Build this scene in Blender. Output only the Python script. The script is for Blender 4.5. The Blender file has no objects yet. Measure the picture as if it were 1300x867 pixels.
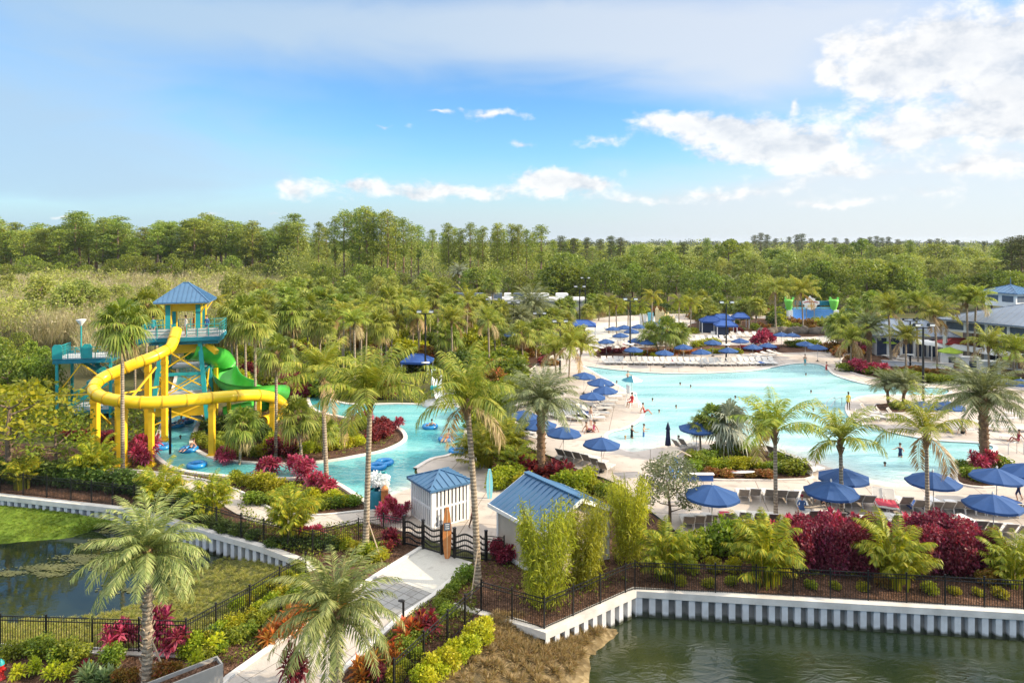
import bpy, math, random
import numpy as np
from mathutils import Vector, Matrix, Euler
from mathutils.geometry import tessellate_polygon

R = random.Random(11)
rng = np.random.default_rng(11)
scene = bpy.context.scene
col = scene.collection
PI = math.pi
rad = math.radians

# Camera: 17 m up on a balcony, 24 mm lens, level, horizon at row 305 of 867 (lens shift).
CAM_H = 17.0
FPX = 1300 * 24 / 36
HORIZ = 305.0

def g(u, v, z=0.0):
    """point of the level z seen at photo position u, v"""
    d = FPX * (CAM_H - z) / (v - HORIZ)
    return Vector(((u - 650) * d / FPX, d, z))

def gd(u, v, d):
    """point seen at u, v standing d metres away"""
    return Vector(((u - 650) * d / FPX, d, CAM_H - (v - HORIZ) * d / FPX))

def ppm(d):
    return FPX / d

# ------------------------------------------------------------------ materials
def new_mat(name):
    m = bpy.data.materials.new(name)
    m.use_nodes = True
    nt = m.node_tree
    b = nt.nodes['Principled BSDF']
    return m, nt, b

def ramp(nt, cols, pos=None):
    r = nt.nodes.new('ShaderNodeValToRGB')
    n = len(cols)
    el = r.color_ramp.elements
    while len(el) < n:
        el.new(0.5)
    for i, c in enumerate(cols):
        el[i].position = pos[i] if pos else i / max(1, n - 1)
        el[i].color = (c[0], c[1], c[2], 1)
    return r

def pbr(name, c, rough=0.6, metal=0.0, var=0.12, scale=3.0, bump=0.0, bscale=20.0, c2=None, spec=0.4, coat=0.0):
    """painted / cast surface with a little wear in colour, gloss and relief"""
    m, nt, b = new_mat(name)
    N, L = nt.nodes, nt.links
    tc = N.new('ShaderNodeTexCoord')
    no = N.new('ShaderNodeTexNoise')
    no.inputs['Scale'].default_value = scale
    no.inputs['Detail'].default_value = 6
    L.new(tc.outputs['Object'], no.inputs['Vector'])
    a = c2 if c2 else tuple(x * (1 - var) for x in c)
    bb = c if c2 else tuple(min(1, x * (1 + var * .6)) for x in c)
    r = ramp(nt, [a, bb], [0.3, 0.7])
    L.new(no.outputs['Fac'], r.inputs['Fac'])
    L.new(r.outputs['Color'], b.inputs['Base Color'])
    b.inputs['Roughness'].default_value = rough
    b.inputs['Metallic'].default_value = metal
    b.inputs['Specular IOR Level'].default_value = spec
    b.inputs['Coat Weight'].default_value = coat
    if bump:
        n2 = N.new('ShaderNodeTexNoise')
        n2.inputs['Scale'].default_value = bscale
        n2.inputs['Detail'].default_value = 5
        L.new(tc.outputs['Object'], n2.inputs['Vector'])
        bp = N.new('ShaderNodeBump')
        bp.inputs['Strength'].default_value = bump
        bp.inputs['Distance'].default_value = 0.03
        L.new(n2.outputs['Fac'], bp.inputs['Height'])
        L.new(bp.outputs['Normal'], b.inputs['Normal'])
    return m

def leafmat(name, cols, trans=0.35, rough=0.5, objvar=0.18, hue=0.02, tcol=(1.15, 1.1, .55)):
    """foliage: every leaf its own tint, every plant slightly its own shade, light shines through"""
    m, nt, b = new_mat(name)
    N, L = nt.nodes, nt.links
    ge = N.new('ShaderNodeNewGeometry')
    r = ramp(nt, cols)
    L.new(ge.outputs['Random Per Island'], r.inputs['Fac'])
    oi = N.new('ShaderNodeObjectInfo')
    hs = N.new('ShaderNodeHueSaturation')
    mr = N.new('ShaderNodeMapRange')
    mr.inputs['To Min'].default_value = 1.1 - objvar
    mr.inputs['To Max'].default_value = 1.1 + objvar
    L.new(oi.outputs['Random'], mr.inputs['Value'])
    L.new(mr.outputs['Result'], hs.inputs['Value'])
    mh = N.new('ShaderNodeMath'); mh.operation = 'MULTIPLY'; mh.inputs[1].default_value = 7.31
    fr = N.new('ShaderNodeMath'); fr.operation = 'FRACT'
    m2 = N.new('ShaderNodeMapRange')
    m2.inputs['To Min'].default_value = .493 - hue
    m2.inputs['To Max'].default_value = .493 + hue
    L.new(oi.outputs['Random'], mh.inputs[0]); L.new(mh.outputs[0], fr.inputs[0]); L.new(fr.outputs[0], m2.inputs['Value'])
    L.new(m2.outputs['Result'], hs.inputs['Hue'])
    L.new(r.outputs['Color'], hs.inputs['Color'])
    L.new(hs.outputs['Color'], b.inputs['Base Color'])
    b.inputs['Roughness'].default_value = rough
    b.inputs['Specular IOR Level'].default_value = 0.35
    if trans > 0:
        tr = N.new('ShaderNodeBsdfTranslucent')
        mx = N.new('ShaderNodeMix'); mx.data_type = 'RGBA'; mx.blend_type = 'MULTIPLY'
        mx.inputs[0].default_value = 1
        L.new(hs.outputs['Color'], mx.inputs[6])
        mx.inputs[7].default_value = (*tcol, 1)
        L.new(mx.outputs[2], tr.inputs['Color'])
        ms = N.new('ShaderNodeMixShader')
        ms.inputs[0].default_value = trans
        L.new(b.outputs[0], ms.inputs[1]); L.new(tr.outputs[0], ms.inputs[2])
        L.new(ms.outputs[0], N['Material Output'].inputs['Surface'])
    return m

# ------------------------------------------------------------------ mesh builder
class MB:
    def __init__(s):
        s.v = []; s.f = []; s.m = []; s.sm = []
    def add(s, vs, fs, mi=0, smooth=False, M=None):
        o = len(s.v)
        for p in vs:
            p = Vector(p)
            if M is not None:
                p = M @ p
            s.v.append(tuple(p))
        for f in fs:
            s.f.append(tuple(i + o for i in f)); s.m.append(mi); s.sm.append(smooth)
        return s
    def box(s, c, size, rz=0.0, mi=0, M=None, taper=1.0, bev=0.0):
        x, y, z = [q / 2 for q in size]
        t = taper
        vs = [(-x, -y, -z), (x, -y, -z), (x, y, -z), (-x, y, -z), (-x*t, -y*t, z), (x*t, -y*t, z), (x*t, y*t, z), (-x*t, y*t, z)]
        T = Matrix.Translation(Vector(c)) @ Matrix.Rotation(rz, 4, 'Z')
        if M is not None: T = M @ T
        return s.add(vs, [(0,3,2,1), (4,5,6,7), (0,1,5,4), (1,2,6,5), (2,3,7,6), (3,0,4,7)], mi, False, T)
    def bar(s, a, b, w, h=None, mi=0, M=None):
        """rectangular bar between two points"""
        a = Vector(a); b = Vector(b); h = h or w
        t = (b - a)
        ln = t.length
        if ln < 1e-6: return s
        t.normalize()
        up = Vector((0, 0, 1)) if abs(t.z) < .98 else Vector((0, 1, 0))
        sd = t.cross(up).normalized(); up = sd.cross(t)
        vs = []
        for p in (a, b):
            for q in ((-1, -1), (1, -1), (1, 1), (-1, 1)):
                vs.append(p + sd * q[0] * w / 2 + up * q[1] * h / 2)
        return s.add(vs, [(0,1,2,3), (7,6,5,4), (0,4,5,1), (1,5,6,2), (2,6,7,3), (3,7,4,0)], mi, False, M)
    def tube(s, pts, r, n=8, mi=0, caps=True, smooth=True, M=None, sq=1.0):
        pts = [Vector(p) for p in pts]
        if not isinstance(r, (list, tuple)): r = [r] * len(pts)
        vs = []; prev = None
        for i, p in enumerate(pts):
            t = (pts[min(i+1, len(pts)-1)] - pts[max(i-1, 0)]).normalized()
            if prev is None:
                up = Vector((0, 0, 1)) if abs(t.z) < .95 else Vector((1, 0, 0))
                sd = t.cross(up).normalized()
            else:
                sd = (prev - t * prev.dot(t))
                sd = sd.normalized() if sd.length > 1e-6 else t.orthogonal().normalized()
            prev = sd; up = t.cross(sd)
            for k in range(n):
                a = 2 * PI * k / n
                vs.append(p + (sd * math.cos(a) + up * math.sin(a) * sq) * r[i])
        fs = []
        for i in range(len(pts) - 1):
            for k in range(n):
                a = i*n + k; b = i*n + (k+1) % n
                fs.append((a, a + n, b + n, b))
        s.add(vs, fs, mi, smooth, M)
        if caps:
            o = len(vs)
            s.add(vs[:n], [tuple(range(n))], mi, False, M)
            s.add(vs[-n:], [tuple(reversed(range(n)))], mi, False, M)
        return s
    def lathe(s, prof, c=(0, 0, 0), n=12, mi=0, smooth=True, M=None, sx=1.0, sy=1.0, a0=0.0):
        vs = []; fs = []
        for (r, z) in prof:
            for k in range(n):
                a = 2*PI*k/n + a0
                vs.append((c[0] + r*math.cos(a)*sx, c[1] + r*math.sin(a)*sy, c[2] + z))
        for i in range(len(prof)-1):
            for k in range(n):
                a = i*n+k; b = i*n+(k+1) % n
                fs.append((a, b, b+n, a+n))
        return s.add(vs, fs, mi, smooth, M)
    def ell(s, c, rx, ry, rz, n=10, m=6, mi=0, M=None):
        pr = [(max(1e-4, math.sin(PI*i/m)), -math.cos(PI*i/m)) for i in range(m+1)]
        vs = []; fs = []
        for (r, z) in pr:
            for k in range(n):
                a = 2*PI*k/n
                vs.append((c[0]+rx*r*math.cos(a), c[1]+ry*r*math.sin(a), c[2]+rz*z))
        for i in range(m):
            for k in range(n):
                a = i*n+k; b = i*n+(k+1) % n
                fs.append((a, b, b+n, a+n))
        return s.add(vs, fs, mi, True, M)
    def prism(s, poly, z0, z1, mi=0, M=None, holes=(), mside=None):
        loops = [[Vector((p[0], p[1], 0)) for p in poly]] + [[Vector((p[0], p[1], 0)) for p in h] for h in holes]
        tris = tessellate_polygon(loops)
        flat = [p for lp in loops for p in lp]
        if len(flat) > 2:
            top = [(p.x, p.y, z1) for p in flat]; fs = []
            for t in tris:
                a, b, c = [flat[i] for i in t]
                if (b - a).cross(c - a).z < 0: t = tuple(reversed(t))
                fs.append(tuple(t))
            s.add(top, fs, mi, False, M)
        if z1 - z0 > 1e-6:
            for lp in loops:
                n = len(lp)
                vs = [(p.x, p.y, z0) for p in lp] + [(p.x, p.y, z1) for p in lp]
                s.add(vs, [(i, (i+1) % n, n + (i+1) % n, n + i) for i in range(n)], mi if mside is None else mside, False, M)
        return s
    def mesh(s, name, mats):
        me = bpy.data.meshes.new(name)
        me.from_pydata(s.v, [], s.f)
        if not isinstance(mats, (list, tuple)): mats = [mats]
        for m in mats: me.materials.append(m)
        me.polygons.foreach_set('material_index', s.m)
        me.polygons.foreach_set('use_smooth', s.sm)
        me.update()
        return me
    def build(s, name, mats, parent=None):
        return obj(name, s.mesh(name, mats), parent)

def mesh_np(name, verts, faces, mats, mi=None, smooth=False):
    """fast mesh from numpy arrays: verts (n,3), faces (m,k)"""
    me = bpy.data.meshes.new(name)
    verts = np.ascontiguousarray(verts, dtype=np.float32).reshape(-1, 3)
    faces = np.ascontiguousarray(faces, dtype=np.int32)
    m, k = faces.shape
    me.vertices.add(len(verts)); me.vertices.foreach_set('co', verts.ravel())
    me.loops.add(m * k); me.loops.foreach_set('vertex_index', faces.ravel())
    me.polygons.add(m)
    me.polygons.foreach_set('loop_start', np.arange(0, m*k, k, dtype=np.int32))
    if not isinstance(mats, (list, tuple)): mats = [mats]
    for q in mats: me.materials.append(q)
    if mi is not None: me.polygons.foreach_set('material_index', np.ascontiguousarray(mi, dtype=np.int32))
    if smooth: me.polygons.foreach_set('use_smooth', np.ones(m, dtype=bool))
    me.update(calc_edges=True)
    return me

def quads(Q):
    """(n,4,3) -> verts, faces"""
    Q = np.asarray(Q); n = len(Q)
    return Q.reshape(-1, 3), np.arange(n*4).reshape(n, 4)

# ------------------------------------------------------------------ objects
def obj(name, me, parent=None, loc=None, rz=None, scale=None):
    o = bpy.data.objects.new(name, me)
    col.objects.link(o)
    if parent is not None: o.parent = parent
    if loc is not None: o.location = loc
    if rz is not None: o.rotation_euler = (0, 0, rz)
    if scale is not None: o.scale = (scale,)*3 if not isinstance(scale, (tuple, list)) else scale
    return o

def tag(o, label=None, cat=None, group=None, kind=None):
    if label: o['label'] = label
    if cat: o['category'] = cat
    if group: o['group'] = group
    if kind: o['kind'] = kind
    return o

def thing(name, label, cat, loc=(0, 0, 0), rz=0.0, group=None, scale=None):
    o = obj(name, None, None, loc, rz, scale)
    o.empty_display_size = .2
    return tag(o, label, cat, group)

def kids(o):
    return [c for c in bpy.data.objects if c.parent is o]

KID = {}
def reg(root):
    """remember the parts of a finished thing so that copying is quick"""
    KID[root.name] = [(c, [(d) for d in kids(c)]) for c in kids(root)]
    return root

def dup(root, loc, rz=0.0, label=None, group=None, scale=None):
    r = root.copy(); col.objects.link(r)
    r.location = loc; r.rotation_euler = (0, 0, rz)
    if scale is not None: r.scale = (scale,)*3 if not isinstance(scale, (tuple, list)) else scale
    if label: r['label'] = label
    if group: r['group'] = group
    for c, ds in KID[root.name]:
        k = c.copy(); col.objects.link(k); k.parent = r
        for d in ds:
            q = d.copy(); col.objects.link(q); q.parent = k
    return r

def structure(o):
    o['kind'] = 'structure'; return o
def stuff(o, label=None):
    o['kind'] = 'stuff'
    if label: o['label'] = label
    return o

def inside(p, poly):
    x, y = p[0], p[1]; c = False; n = len(poly); j = n-1
    for i in range(n):
        xi, yi = poly[i][0], poly[i][1]; xj, yj = poly[j][0], poly[j][1]
        if (yi > y) != (yj > y) and x < (xj-xi)*(y-yi)/(yj-yi)+xi: c = not c
        j = i
    return c

def smooth_loop(pts, n=4, closed=True):
    """Catmull-Rom through world points"""
    P = [Vector(p) for p in pts]; out = []
    m = len(P)
    for i in range(m if closed else m-1):
        if closed: p0, p1, p2, p3 = P[i-1], P[i], P[(i+1) % m], P[(i+2) % m]
        else: p0, p1, p2, p3 = P[max(i-1, 0)], P[i], P[i+1], P[min(i+2, m-1)]
        for k in range(n):
            t = k/n
            out.append(.5*((2*p1) + (p2-p0)*t + (2*p0-5*p1+4*p2-p3)*t*t + (3*p1-p0-3*p2+p3)*t**3))
    if not closed: out.append(P[-1])
    return out

def px(pts, z=0.0):
    return [g(u, v, z) for u, v in pts]
SUN_E = 4.0; SKY_STR = .14; SKY_SAT = 1.2; SKY_VAL = .82; SKY_TINT = (.66, .88, 1.05); CLOUD = 3.75; EXPO = .9; HAZE = .00006
# ================================================================== materials of the setting
M = {}
def ground_mat():
    m, nt, b = new_mat('ground_grass')
    N, L = nt.nodes, nt.links
    tc = N.new('ShaderNodeTexCoord')
    n1 = N.new('ShaderNodeTexNoise'); n1.inputs['Scale'].default_value = .06; n1.inputs['Detail'].default_value = 8
    n2 = N.new('ShaderNodeTexNoise'); n2.inputs['Scale'].default_value = 3; n2.inputs['Detail'].default_value = 8
    L.new(tc.outputs['Object'], n1.inputs['Vector']); L.new(tc.outputs['Object'], n2.inputs['Vector'])
    r1 = ramp(nt, [(.05, .07, .018), (.09, .085, .035), (.12, .105, .055)], [.35, .5, .68])
    r2 = ramp(nt, [(.55,)*3, (1.3,)*3], [.3, .7])
    mx = N.new('ShaderNodeMix'); mx.data_type = 'RGBA'; mx.blend_type = 'MULTIPLY'; mx.inputs[0].default_value = 1
    L.new(n1.outputs['Fac'], r1.inputs['Fac']); L.new(n2.outputs['Fac'], r2.inputs['Fac'])
    L.new(r1.outputs['Color'], mx.inputs[6]); L.new(r2.outputs['Color'], mx.inputs[7])
    L.new(mx.outputs[2], b.inputs['Base Color'])
    b.inputs['Roughness'].default_value = .95
    b.inputs['Specular IOR Level'].default_value = .1
    return m

def mulch_mat(name, c1, c2, c3, sc=14):
    m, nt, b = new_mat(name)
    N, L = nt.nodes, nt.links
    tc = N.new('ShaderNodeTexCoord')
    vo = N.new('ShaderNodeTexVoronoi'); vo.inputs['Scale'].default_value = sc
    n1 = N.new('ShaderNodeTexNoise'); n1.inputs['Scale'].default_value = 1.1; n1.inputs['Detail'].default_value = 7
    L.new(tc.outputs['Object'], vo.inputs['Vector']); L.new(tc.outputs['Object'], n1.inputs['Vector'])
    r = ramp(nt, [c1, c2, c3], [.1, .5, .95])
    L.new(vo.outputs['Color'], r.inputs['Fac'])
    r2 = ramp(nt, [(.6,)*3, (1.25,)*3], [.35, .65])
    L.new(n1.outputs['Fac'], r2.inputs['Fac'])
    mx = N.new('ShaderNodeMix'); mx.data_type = 'RGBA'; mx.blend_type = 'MULTIPLY'; mx.inputs[0].default_value = 1
    L.new(r.outputs['Color'], mx.inputs[6]); L.new(r2.outputs['Color'], mx.inputs[7])
    L.new(mx.outputs[2], b.inputs['Base Color'])
    bp = N.new('ShaderNodeBump'); bp.inputs['Strength'].default_value = .8; bp.inputs['Distance'].default_value = .05
    L.new(vo.outputs['Distance'], bp.inputs['Height']); L.new(bp.outputs['Normal'], b.inputs['Normal'])
    b.inputs['Roughness'].default_value = .95; b.inputs['Specular IOR Level'].default_value = .1
    return m

def deck_mat(name, c, c2, joint=0.0, jsize=3.0, ang=0.0):
    """broom-finished concrete: blotches, fine grain, saw-cut joints"""
    m, nt, b = new_mat(name)
    N, L = nt.nodes, nt.links
    tc = N.new('ShaderNodeTexCoord')
    n1 = N.new('ShaderNodeTexNoise'); n1.inputs['Scale'].default_value = .35; n1.inputs['Detail'].default_value = 8
    n2 = N.new('ShaderNodeTexNoise'); n2.inputs['Scale'].default_value = 25; n2.inputs['Detail'].default_value = 3
    L.new(tc.outputs['Object'], n1.inputs['Vector']); L.new(tc.outputs['Object'], n2.inputs['Vector'])
    r = ramp(nt, [c2, c], [.35, .6]); L.new(n1.outputs['Fac'], r.inputs['Fac'])
    r2 = ramp(nt, [(.86,)*3, (1.08,)*3], [.3, .7]); L.new(n2.outputs['Fac'], r2.inputs['Fac'])
    mx = N.new('ShaderNodeMix'); mx.data_type = 'RGBA'; mx.blend_type = 'MULTIPLY'; mx.inputs[0].default_value = 1
    L.new(r.outputs['Color'], mx.inputs[6]); L.new(r2.outputs['Color'], mx.inputs[7])
    out = mx.outputs[2]
    n3 = N.new('ShaderNodeTexNoise'); n3.inputs['Scale'].default_value = 1.1; n3.inputs['Detail'].default_value = 5; n3.inputs['Distortion'].default_value = .8
    L.new(tc.outputs['Object'], n3.inputs['Vector'])
    r3 = ramp(nt, [(1, 1, 1), (1, 1, 1), (.80, .79, .78), (.74, .73, .72)], [0, .56, .66, 1]); L.new(n3.outputs['Fac'], r3.inputs['Fac'])   # damp stains and wear
    m4 = N.new('ShaderNodeMix'); m4.data_type = 'RGBA'; m4.blend_type = 'MULTIPLY'; m4.inputs[0].default_value = 1
    L.new(out, m4.inputs[6]); L.new(r3.outputs['Color'], m4.inputs[7]); out = m4.outputs[2]
    if joint:
        mp = N.new('ShaderNodeMapping'); mp.inputs['Rotation'].default_value = (0, 0, ang)
        L.new(tc.outputs['Object'], mp.inputs['Vector'])
        br = N.new('ShaderNodeTexBrick'); br.offset = 0
        br.inputs['Scale'].default_value = 1
        br.inputs['Brick Width'].default_value = jsize; br.inputs['Row Height'].default_value = jsize
        br.inputs['Mortar Size'].default_value = joint
        br.inputs['Color1'].default_value = (1, 1, 1, 1); br.inputs['Color2'].default_value = (.94, .94, .94, 1)
        br.inputs['Mortar'].default_value = (.5, .48, .46, 1)
        L.new(mp.outputs['Vector'], br.inputs['Vector'])
        m3 = N.new('ShaderNodeMix'); m3.data_type = 'RGBA'; m3.blend_type = 'MULTIPLY'; m3.inputs[0].default_value = 1
        L.new(out, m3.inputs[6]); L.new(br.outputs['Color'], m3.inputs[7]); out = m3.outputs[2]
    L.new(out, b.inputs['Base Color'])
    b.inputs['Roughness'].default_value = .85; b.inputs['Specular IOR Level'].default_value = .25
    return m

def pool_mat(name='pool_water', cols=((.18, .40, .42), (.29, .53, .535), (.42, .65, .64))):
    """pool water over a pale blue plaster floor; attribute 'shallow' is 1 where the beach entry runs out"""
    m, nt, b = new_mat(name)
    N, L = nt.nodes, nt.links
    tc = N.new('ShaderNodeTexCoord')
    at = N.new('ShaderNodeAttribute'); at.attribute_name = 'shallow'
    n1 = N.new('ShaderNodeTexNoise'); n1.inputs['Scale'].default_value = .22; n1.inputs['Detail'].default_value = 6; n1.inputs['Distortion'].default_value = .6
    mp = N.new('ShaderNodeMapping'); mp.inputs['Scale'].default_value = (.4, 1.5, 1)
    L.new(tc.outputs['Object'], mp.inputs['Vector']); L.new(mp.outputs['Vector'], n1.inputs['Vector'])
    r = ramp(nt, list(cols), [.32, .5, .68])
    L.new(n1.outputs['Fac'], r.inputs['Fac'])
    r2 = ramp(nt, [(0, 0, 0), (.35,)*3, (1, 1, 1)], [0.0, .5, 1.0])
    L.new(at.outputs['Fac'], r2.inputs['Fac'])
    mx = N.new('ShaderNodeMix'); mx.data_type = 'RGBA'
    L.new(r2.outputs['Color'], mx.inputs[0]); L.new(r.outputs['Color'], mx.inputs[6]); mx.inputs[7].default_value = (.55, .57, .50, 1)
    L.new(mx.outputs[2], b.inputs['Base Color'])
    w = N.new('ShaderNodeTexNoise'); w.inputs['Scale'].default_value = 1.6; w.inputs['Detail'].default_value = 4; w.inputs['Distortion'].default_value = 1.0
    mp2 = N.new('ShaderNodeMapping'); mp2.inputs['Scale'].default_value = (1, 1.6, 1)
    L.new(tc.outputs['Object'], mp2.inputs['Vector']); L.new(mp2.outputs['Vector'], w.inputs['Vector'])
    bp = N.new('ShaderNodeBump'); bp.inputs['Strength'].default_value = .5; bp.inputs['Distance'].default_value = .22
    L.new(w.outputs['Fac'], bp.inputs['Height']); L.new(bp.outputs['Normal'], b.inputs['Normal'])
    b.inputs['Roughness'].default_value = .04; b.inputs['IOR'].default_value = 1.33; b.inputs['Specular IOR Level'].default_value = .5
    return m

def pond_mat(name='pond_water', bs=.3):
    m, nt, b = new_mat(name)
    N, L = nt.nodes, nt.links
    tc = N.new('ShaderNodeTexCoord')
    n1 = N.new('ShaderNodeTexNoise'); n1.inputs['Scale'].default_value = .18; n1.inputs['Detail'].default_value = 5
    L.new(tc.outputs['Object'], n1.inputs['Vector'])
    r = ramp(nt, [(.010, .018, .009), (.020, .029, .012), (.036, .042, .015)], [.35, .55, .75])
    L.new(n1.outputs['Fac'], r.inputs['Fac']); L.new(r.outputs['Color'], b.inputs['Base Color'])
    w = N.new('ShaderNodeTexNoise'); w.inputs['Scale'].default_value = 1.1; w.inputs['Detail'].default_value = 4; w.inputs['Distortion'].default_value = 1.8
    mp2 = N.new('ShaderNodeMapping'); mp2.inputs['Scale'].default_value = (.8, 1.7, 1)
    L.new(tc.outputs['Object'], mp2.inputs['Vector']); L.new(mp2.outputs['Vector'], w.inputs['Vector'])
    bp = N.new('ShaderNodeBump'); bp.inputs['Strength'].default_value = bs; bp.inputs['Distance'].default_value = .2
    L.new(w.outputs['Fac'], bp.inputs['Height']); L.new(bp.outputs['Normal'], b.inputs['Normal'])
    b.inputs['Roughness'].default_value = .02; b.inputs['IOR'].default_value = 1.55
    return m

M['ground'] = ground_mat()
M['mulch'] = mulch_mat('bark_mulch', (.045, .025, .015), (.10, .055, .035), (.19, .11, .075))
M['sandbank'] = mulch_mat('sandy_bank', (.12, .085, .04), (.19, .14, .07), (.27, .21, .115), 5)
M['bankgrass'] = mulch_mat('bank_soil', (.06, .07, .018), (.12, .125, .035), (.20, .18, .07), 8)
M['lawn'] = mulch_mat('lawn_turf', (.075, .12, .012), (.11, .17, .018), (.15, .20, .03), 6)
M['deck'] = deck_mat('pool_deck_concrete', (.52, .455, .395), (.43, .375, .325), .03, 3.6, .2)
M['path'] = deck_mat('path_concrete', (.54, .48, .42), (.44, .40, .355), .02, 1.7, rad(36))
M['ramp'] = deck_mat('pale_concrete', (.58, .56, .50), (.49, .475, .43))
M['paver'] = deck_mat('grey_pavers', (.36, .35, .33), (.29, .29, .28), .02, .5, rad(36))
M['kerb'] = pbr('white_kerb', (.66, .63, .58), .8, var=.15, scale=2)
M['coping'] = pbr('pool_coping', (.66, .60, .54), .7, var=.15, scale=1)
M['tile'] = pbr('waterline_tile', (.035, .05, .07), .3, var=.3, scale=8)
M['pool'] = pool_mat(); M['river'] = pool_mat('river_water', ((.05, .27, .29), (.11, .38, .39), (.22, .50, .49)))
M['pond'] = pond_mat('pond_water', .13); M['pondcalm'] = pond_mat('calm_pond_water', .02)
M['wallcap'] = pbr('seawall_cap_concrete', (.60, .57, .52), .85, var=.22, scale=1.3, bump=.3, bscale=12)
M['pile'] = pbr('sheet_piling_grey', (.46, .46, .47), .7, var=.4, scale=1.8, bump=.2, bscale=6)
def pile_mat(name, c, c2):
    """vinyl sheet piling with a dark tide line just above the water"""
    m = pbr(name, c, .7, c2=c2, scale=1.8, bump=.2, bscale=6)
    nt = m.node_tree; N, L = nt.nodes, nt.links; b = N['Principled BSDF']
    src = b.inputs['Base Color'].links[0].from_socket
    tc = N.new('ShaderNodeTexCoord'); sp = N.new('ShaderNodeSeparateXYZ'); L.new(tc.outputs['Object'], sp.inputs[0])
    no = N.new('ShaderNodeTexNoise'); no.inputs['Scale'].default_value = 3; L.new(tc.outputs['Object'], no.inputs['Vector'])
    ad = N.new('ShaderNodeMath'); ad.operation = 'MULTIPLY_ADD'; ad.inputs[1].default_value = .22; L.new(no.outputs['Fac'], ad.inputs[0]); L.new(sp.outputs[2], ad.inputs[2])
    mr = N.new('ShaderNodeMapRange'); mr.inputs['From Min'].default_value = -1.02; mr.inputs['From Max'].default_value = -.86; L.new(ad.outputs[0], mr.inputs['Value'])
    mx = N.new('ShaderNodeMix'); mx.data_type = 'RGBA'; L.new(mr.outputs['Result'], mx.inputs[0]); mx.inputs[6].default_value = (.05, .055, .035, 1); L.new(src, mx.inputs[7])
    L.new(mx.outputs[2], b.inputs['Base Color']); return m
M['pile'] = pile_mat('sheet_piling_pale', (.62, .63, .64), (.48, .48, .48)); M['pilein'] = pile_mat('sheet_piling_recess', (.27, .255, .24), (.18, .17, .155))  # recess panels coloured darker: weathered dirt with painted-in shade
M['black'] = pbr('black_powder_coat', (.012, .012, .013), .4, var=.2)
M['asphalt'] = pbr('asphalt', (.055, .055, .055), .9, var=.3, scale=.5)

# ================================================================== ground with two pond basins
WALL_R = [(572, 771), (660, 793.6), (692.6, 804), (807.7, 751), (960, 760), (1300, 779.5)]
wallR = px(WALL_R) + [Vector((46, 28.6, 0))]
WALL_L = [(-200, 611), (0, 630), (90, 640), (170, 648.5), (248, 671.5), (330, 694.5), (388, 716)]
wallL = px(WALL_L)
basinR = [g(622, 784)] + wallR[1:] + [Vector((46, 7, 0)), Vector((-12.8, 7, 0)), g(545, 867)]
basinL = wallL + px([(392, 733), (355, 757), (317, 782), (274, 806), (240, 827), (100, 821), (0, 817), (-200, 806)])
gm = MB()
gm.prism([(-4000, -300), (4000, -300), (4000, 4500), (-4000, 4500)], 0, 0, holes=[[(p.x, p.y) for p in basinR], [(p.x, p.y) for p in basinL]])
structure(gm.build('ground', M['ground']))

def sheet(name, pts, z, mat, loop_smooth=0):
    if loop_smooth: pts = smooth_loop(pts, loop_smooth)
    o = MB().prism([(p.x, p.y) for p in pts], z, z).build(name, mat)
    return structure(o)

WZ = -1.2
def bank(name, rows, mat, n=10, rough=.03, label=None):
    """sloping soil between given rows of points"""
    rows = [smooth_loop(r, 8, False) for r in rows]
    m = len(rows[0]); V = []; Fc = []
    G = []
    for i in range(len(rows)-1):
        for k in range(n):
            t = k/n; G.append([rows[i][j].lerp(rows[i+1][j], t) for j in range(m)])
    G.append(rows[-1])
    for a, r in enumerate(G):
        for b, p in enumerate(r):
            e = 0 if a == 0 else 1
            V.append((p.x + e*R.uniform(-.05, .05), p.y + e*R.uniform(-.05, .05), p.z + e*(R.uniform(-rough, rough) + .04*math.sin(p.x*1.7+p.y))))
    for a in range(len(G)-1):
        for b in range(m-1):
            q = a*m+b
            Fc.append((q, q+1, q+m+1, q+m))
    mb = MB().add(V, Fc, 0, True)
    return structure(mb.build(name, mat))

# right pond
sheet('pond_water', [Vector((p.x, p.y, 0)) for p in [g(600, 770)] + wallR[1:] + [Vector((47, 6, 0)), Vector((-14, 6, 0))]], WZ, M['pond'])
A = [g(618, 781), g(600, 805), g(545, 867), Vector((-12.8, 7, 0))]
B = [g(790, 800, -1.25), g(768, 828, -1.25), g(752, 880, -1.25), Vector((.6, 7, -1.25))]
C = [p + Vector((2.5, -.6, -1.0)) for p in B]
bank('pond_bank', [A, [a.lerp(b, .55) + Vector((0, 0, .06)) for a, b in zip(A, B)], B, C], M['sandbank'], 8, .02)
# left pond
sheet('pond_water', [Vector((p.x, p.y, 0)) for p in basinL], WZ, M['pondcalm'])
A = px([(-200, 806), (0, 817), (100, 821), (240, 827), (274, 806), (317, 782), (355, 757), (392, 733)])
B = px([(-200, 792), (0, 789), (60, 788), (120, 782), (180, 766), (225, 736), (300, 706), (372, 708)], -1.22)
C = [p + Vector((-1.2, 1.6, -.8)) for p in B]
bank('pond_bank', [A, B, C], M['bankgrass'], 10, .05)
A = px([(-200, 622), (0, 641), (70, 648), (150, 662)], -.55)
B = px([(-200, 700), (0, 688), (75, 682), (118, 672)], -1.16)
C = [p + Vector((1.0, -1.2, -.6)) for p in B]
bank('lawn', [A, B, C], M['lawn'], 8, .025)

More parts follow.
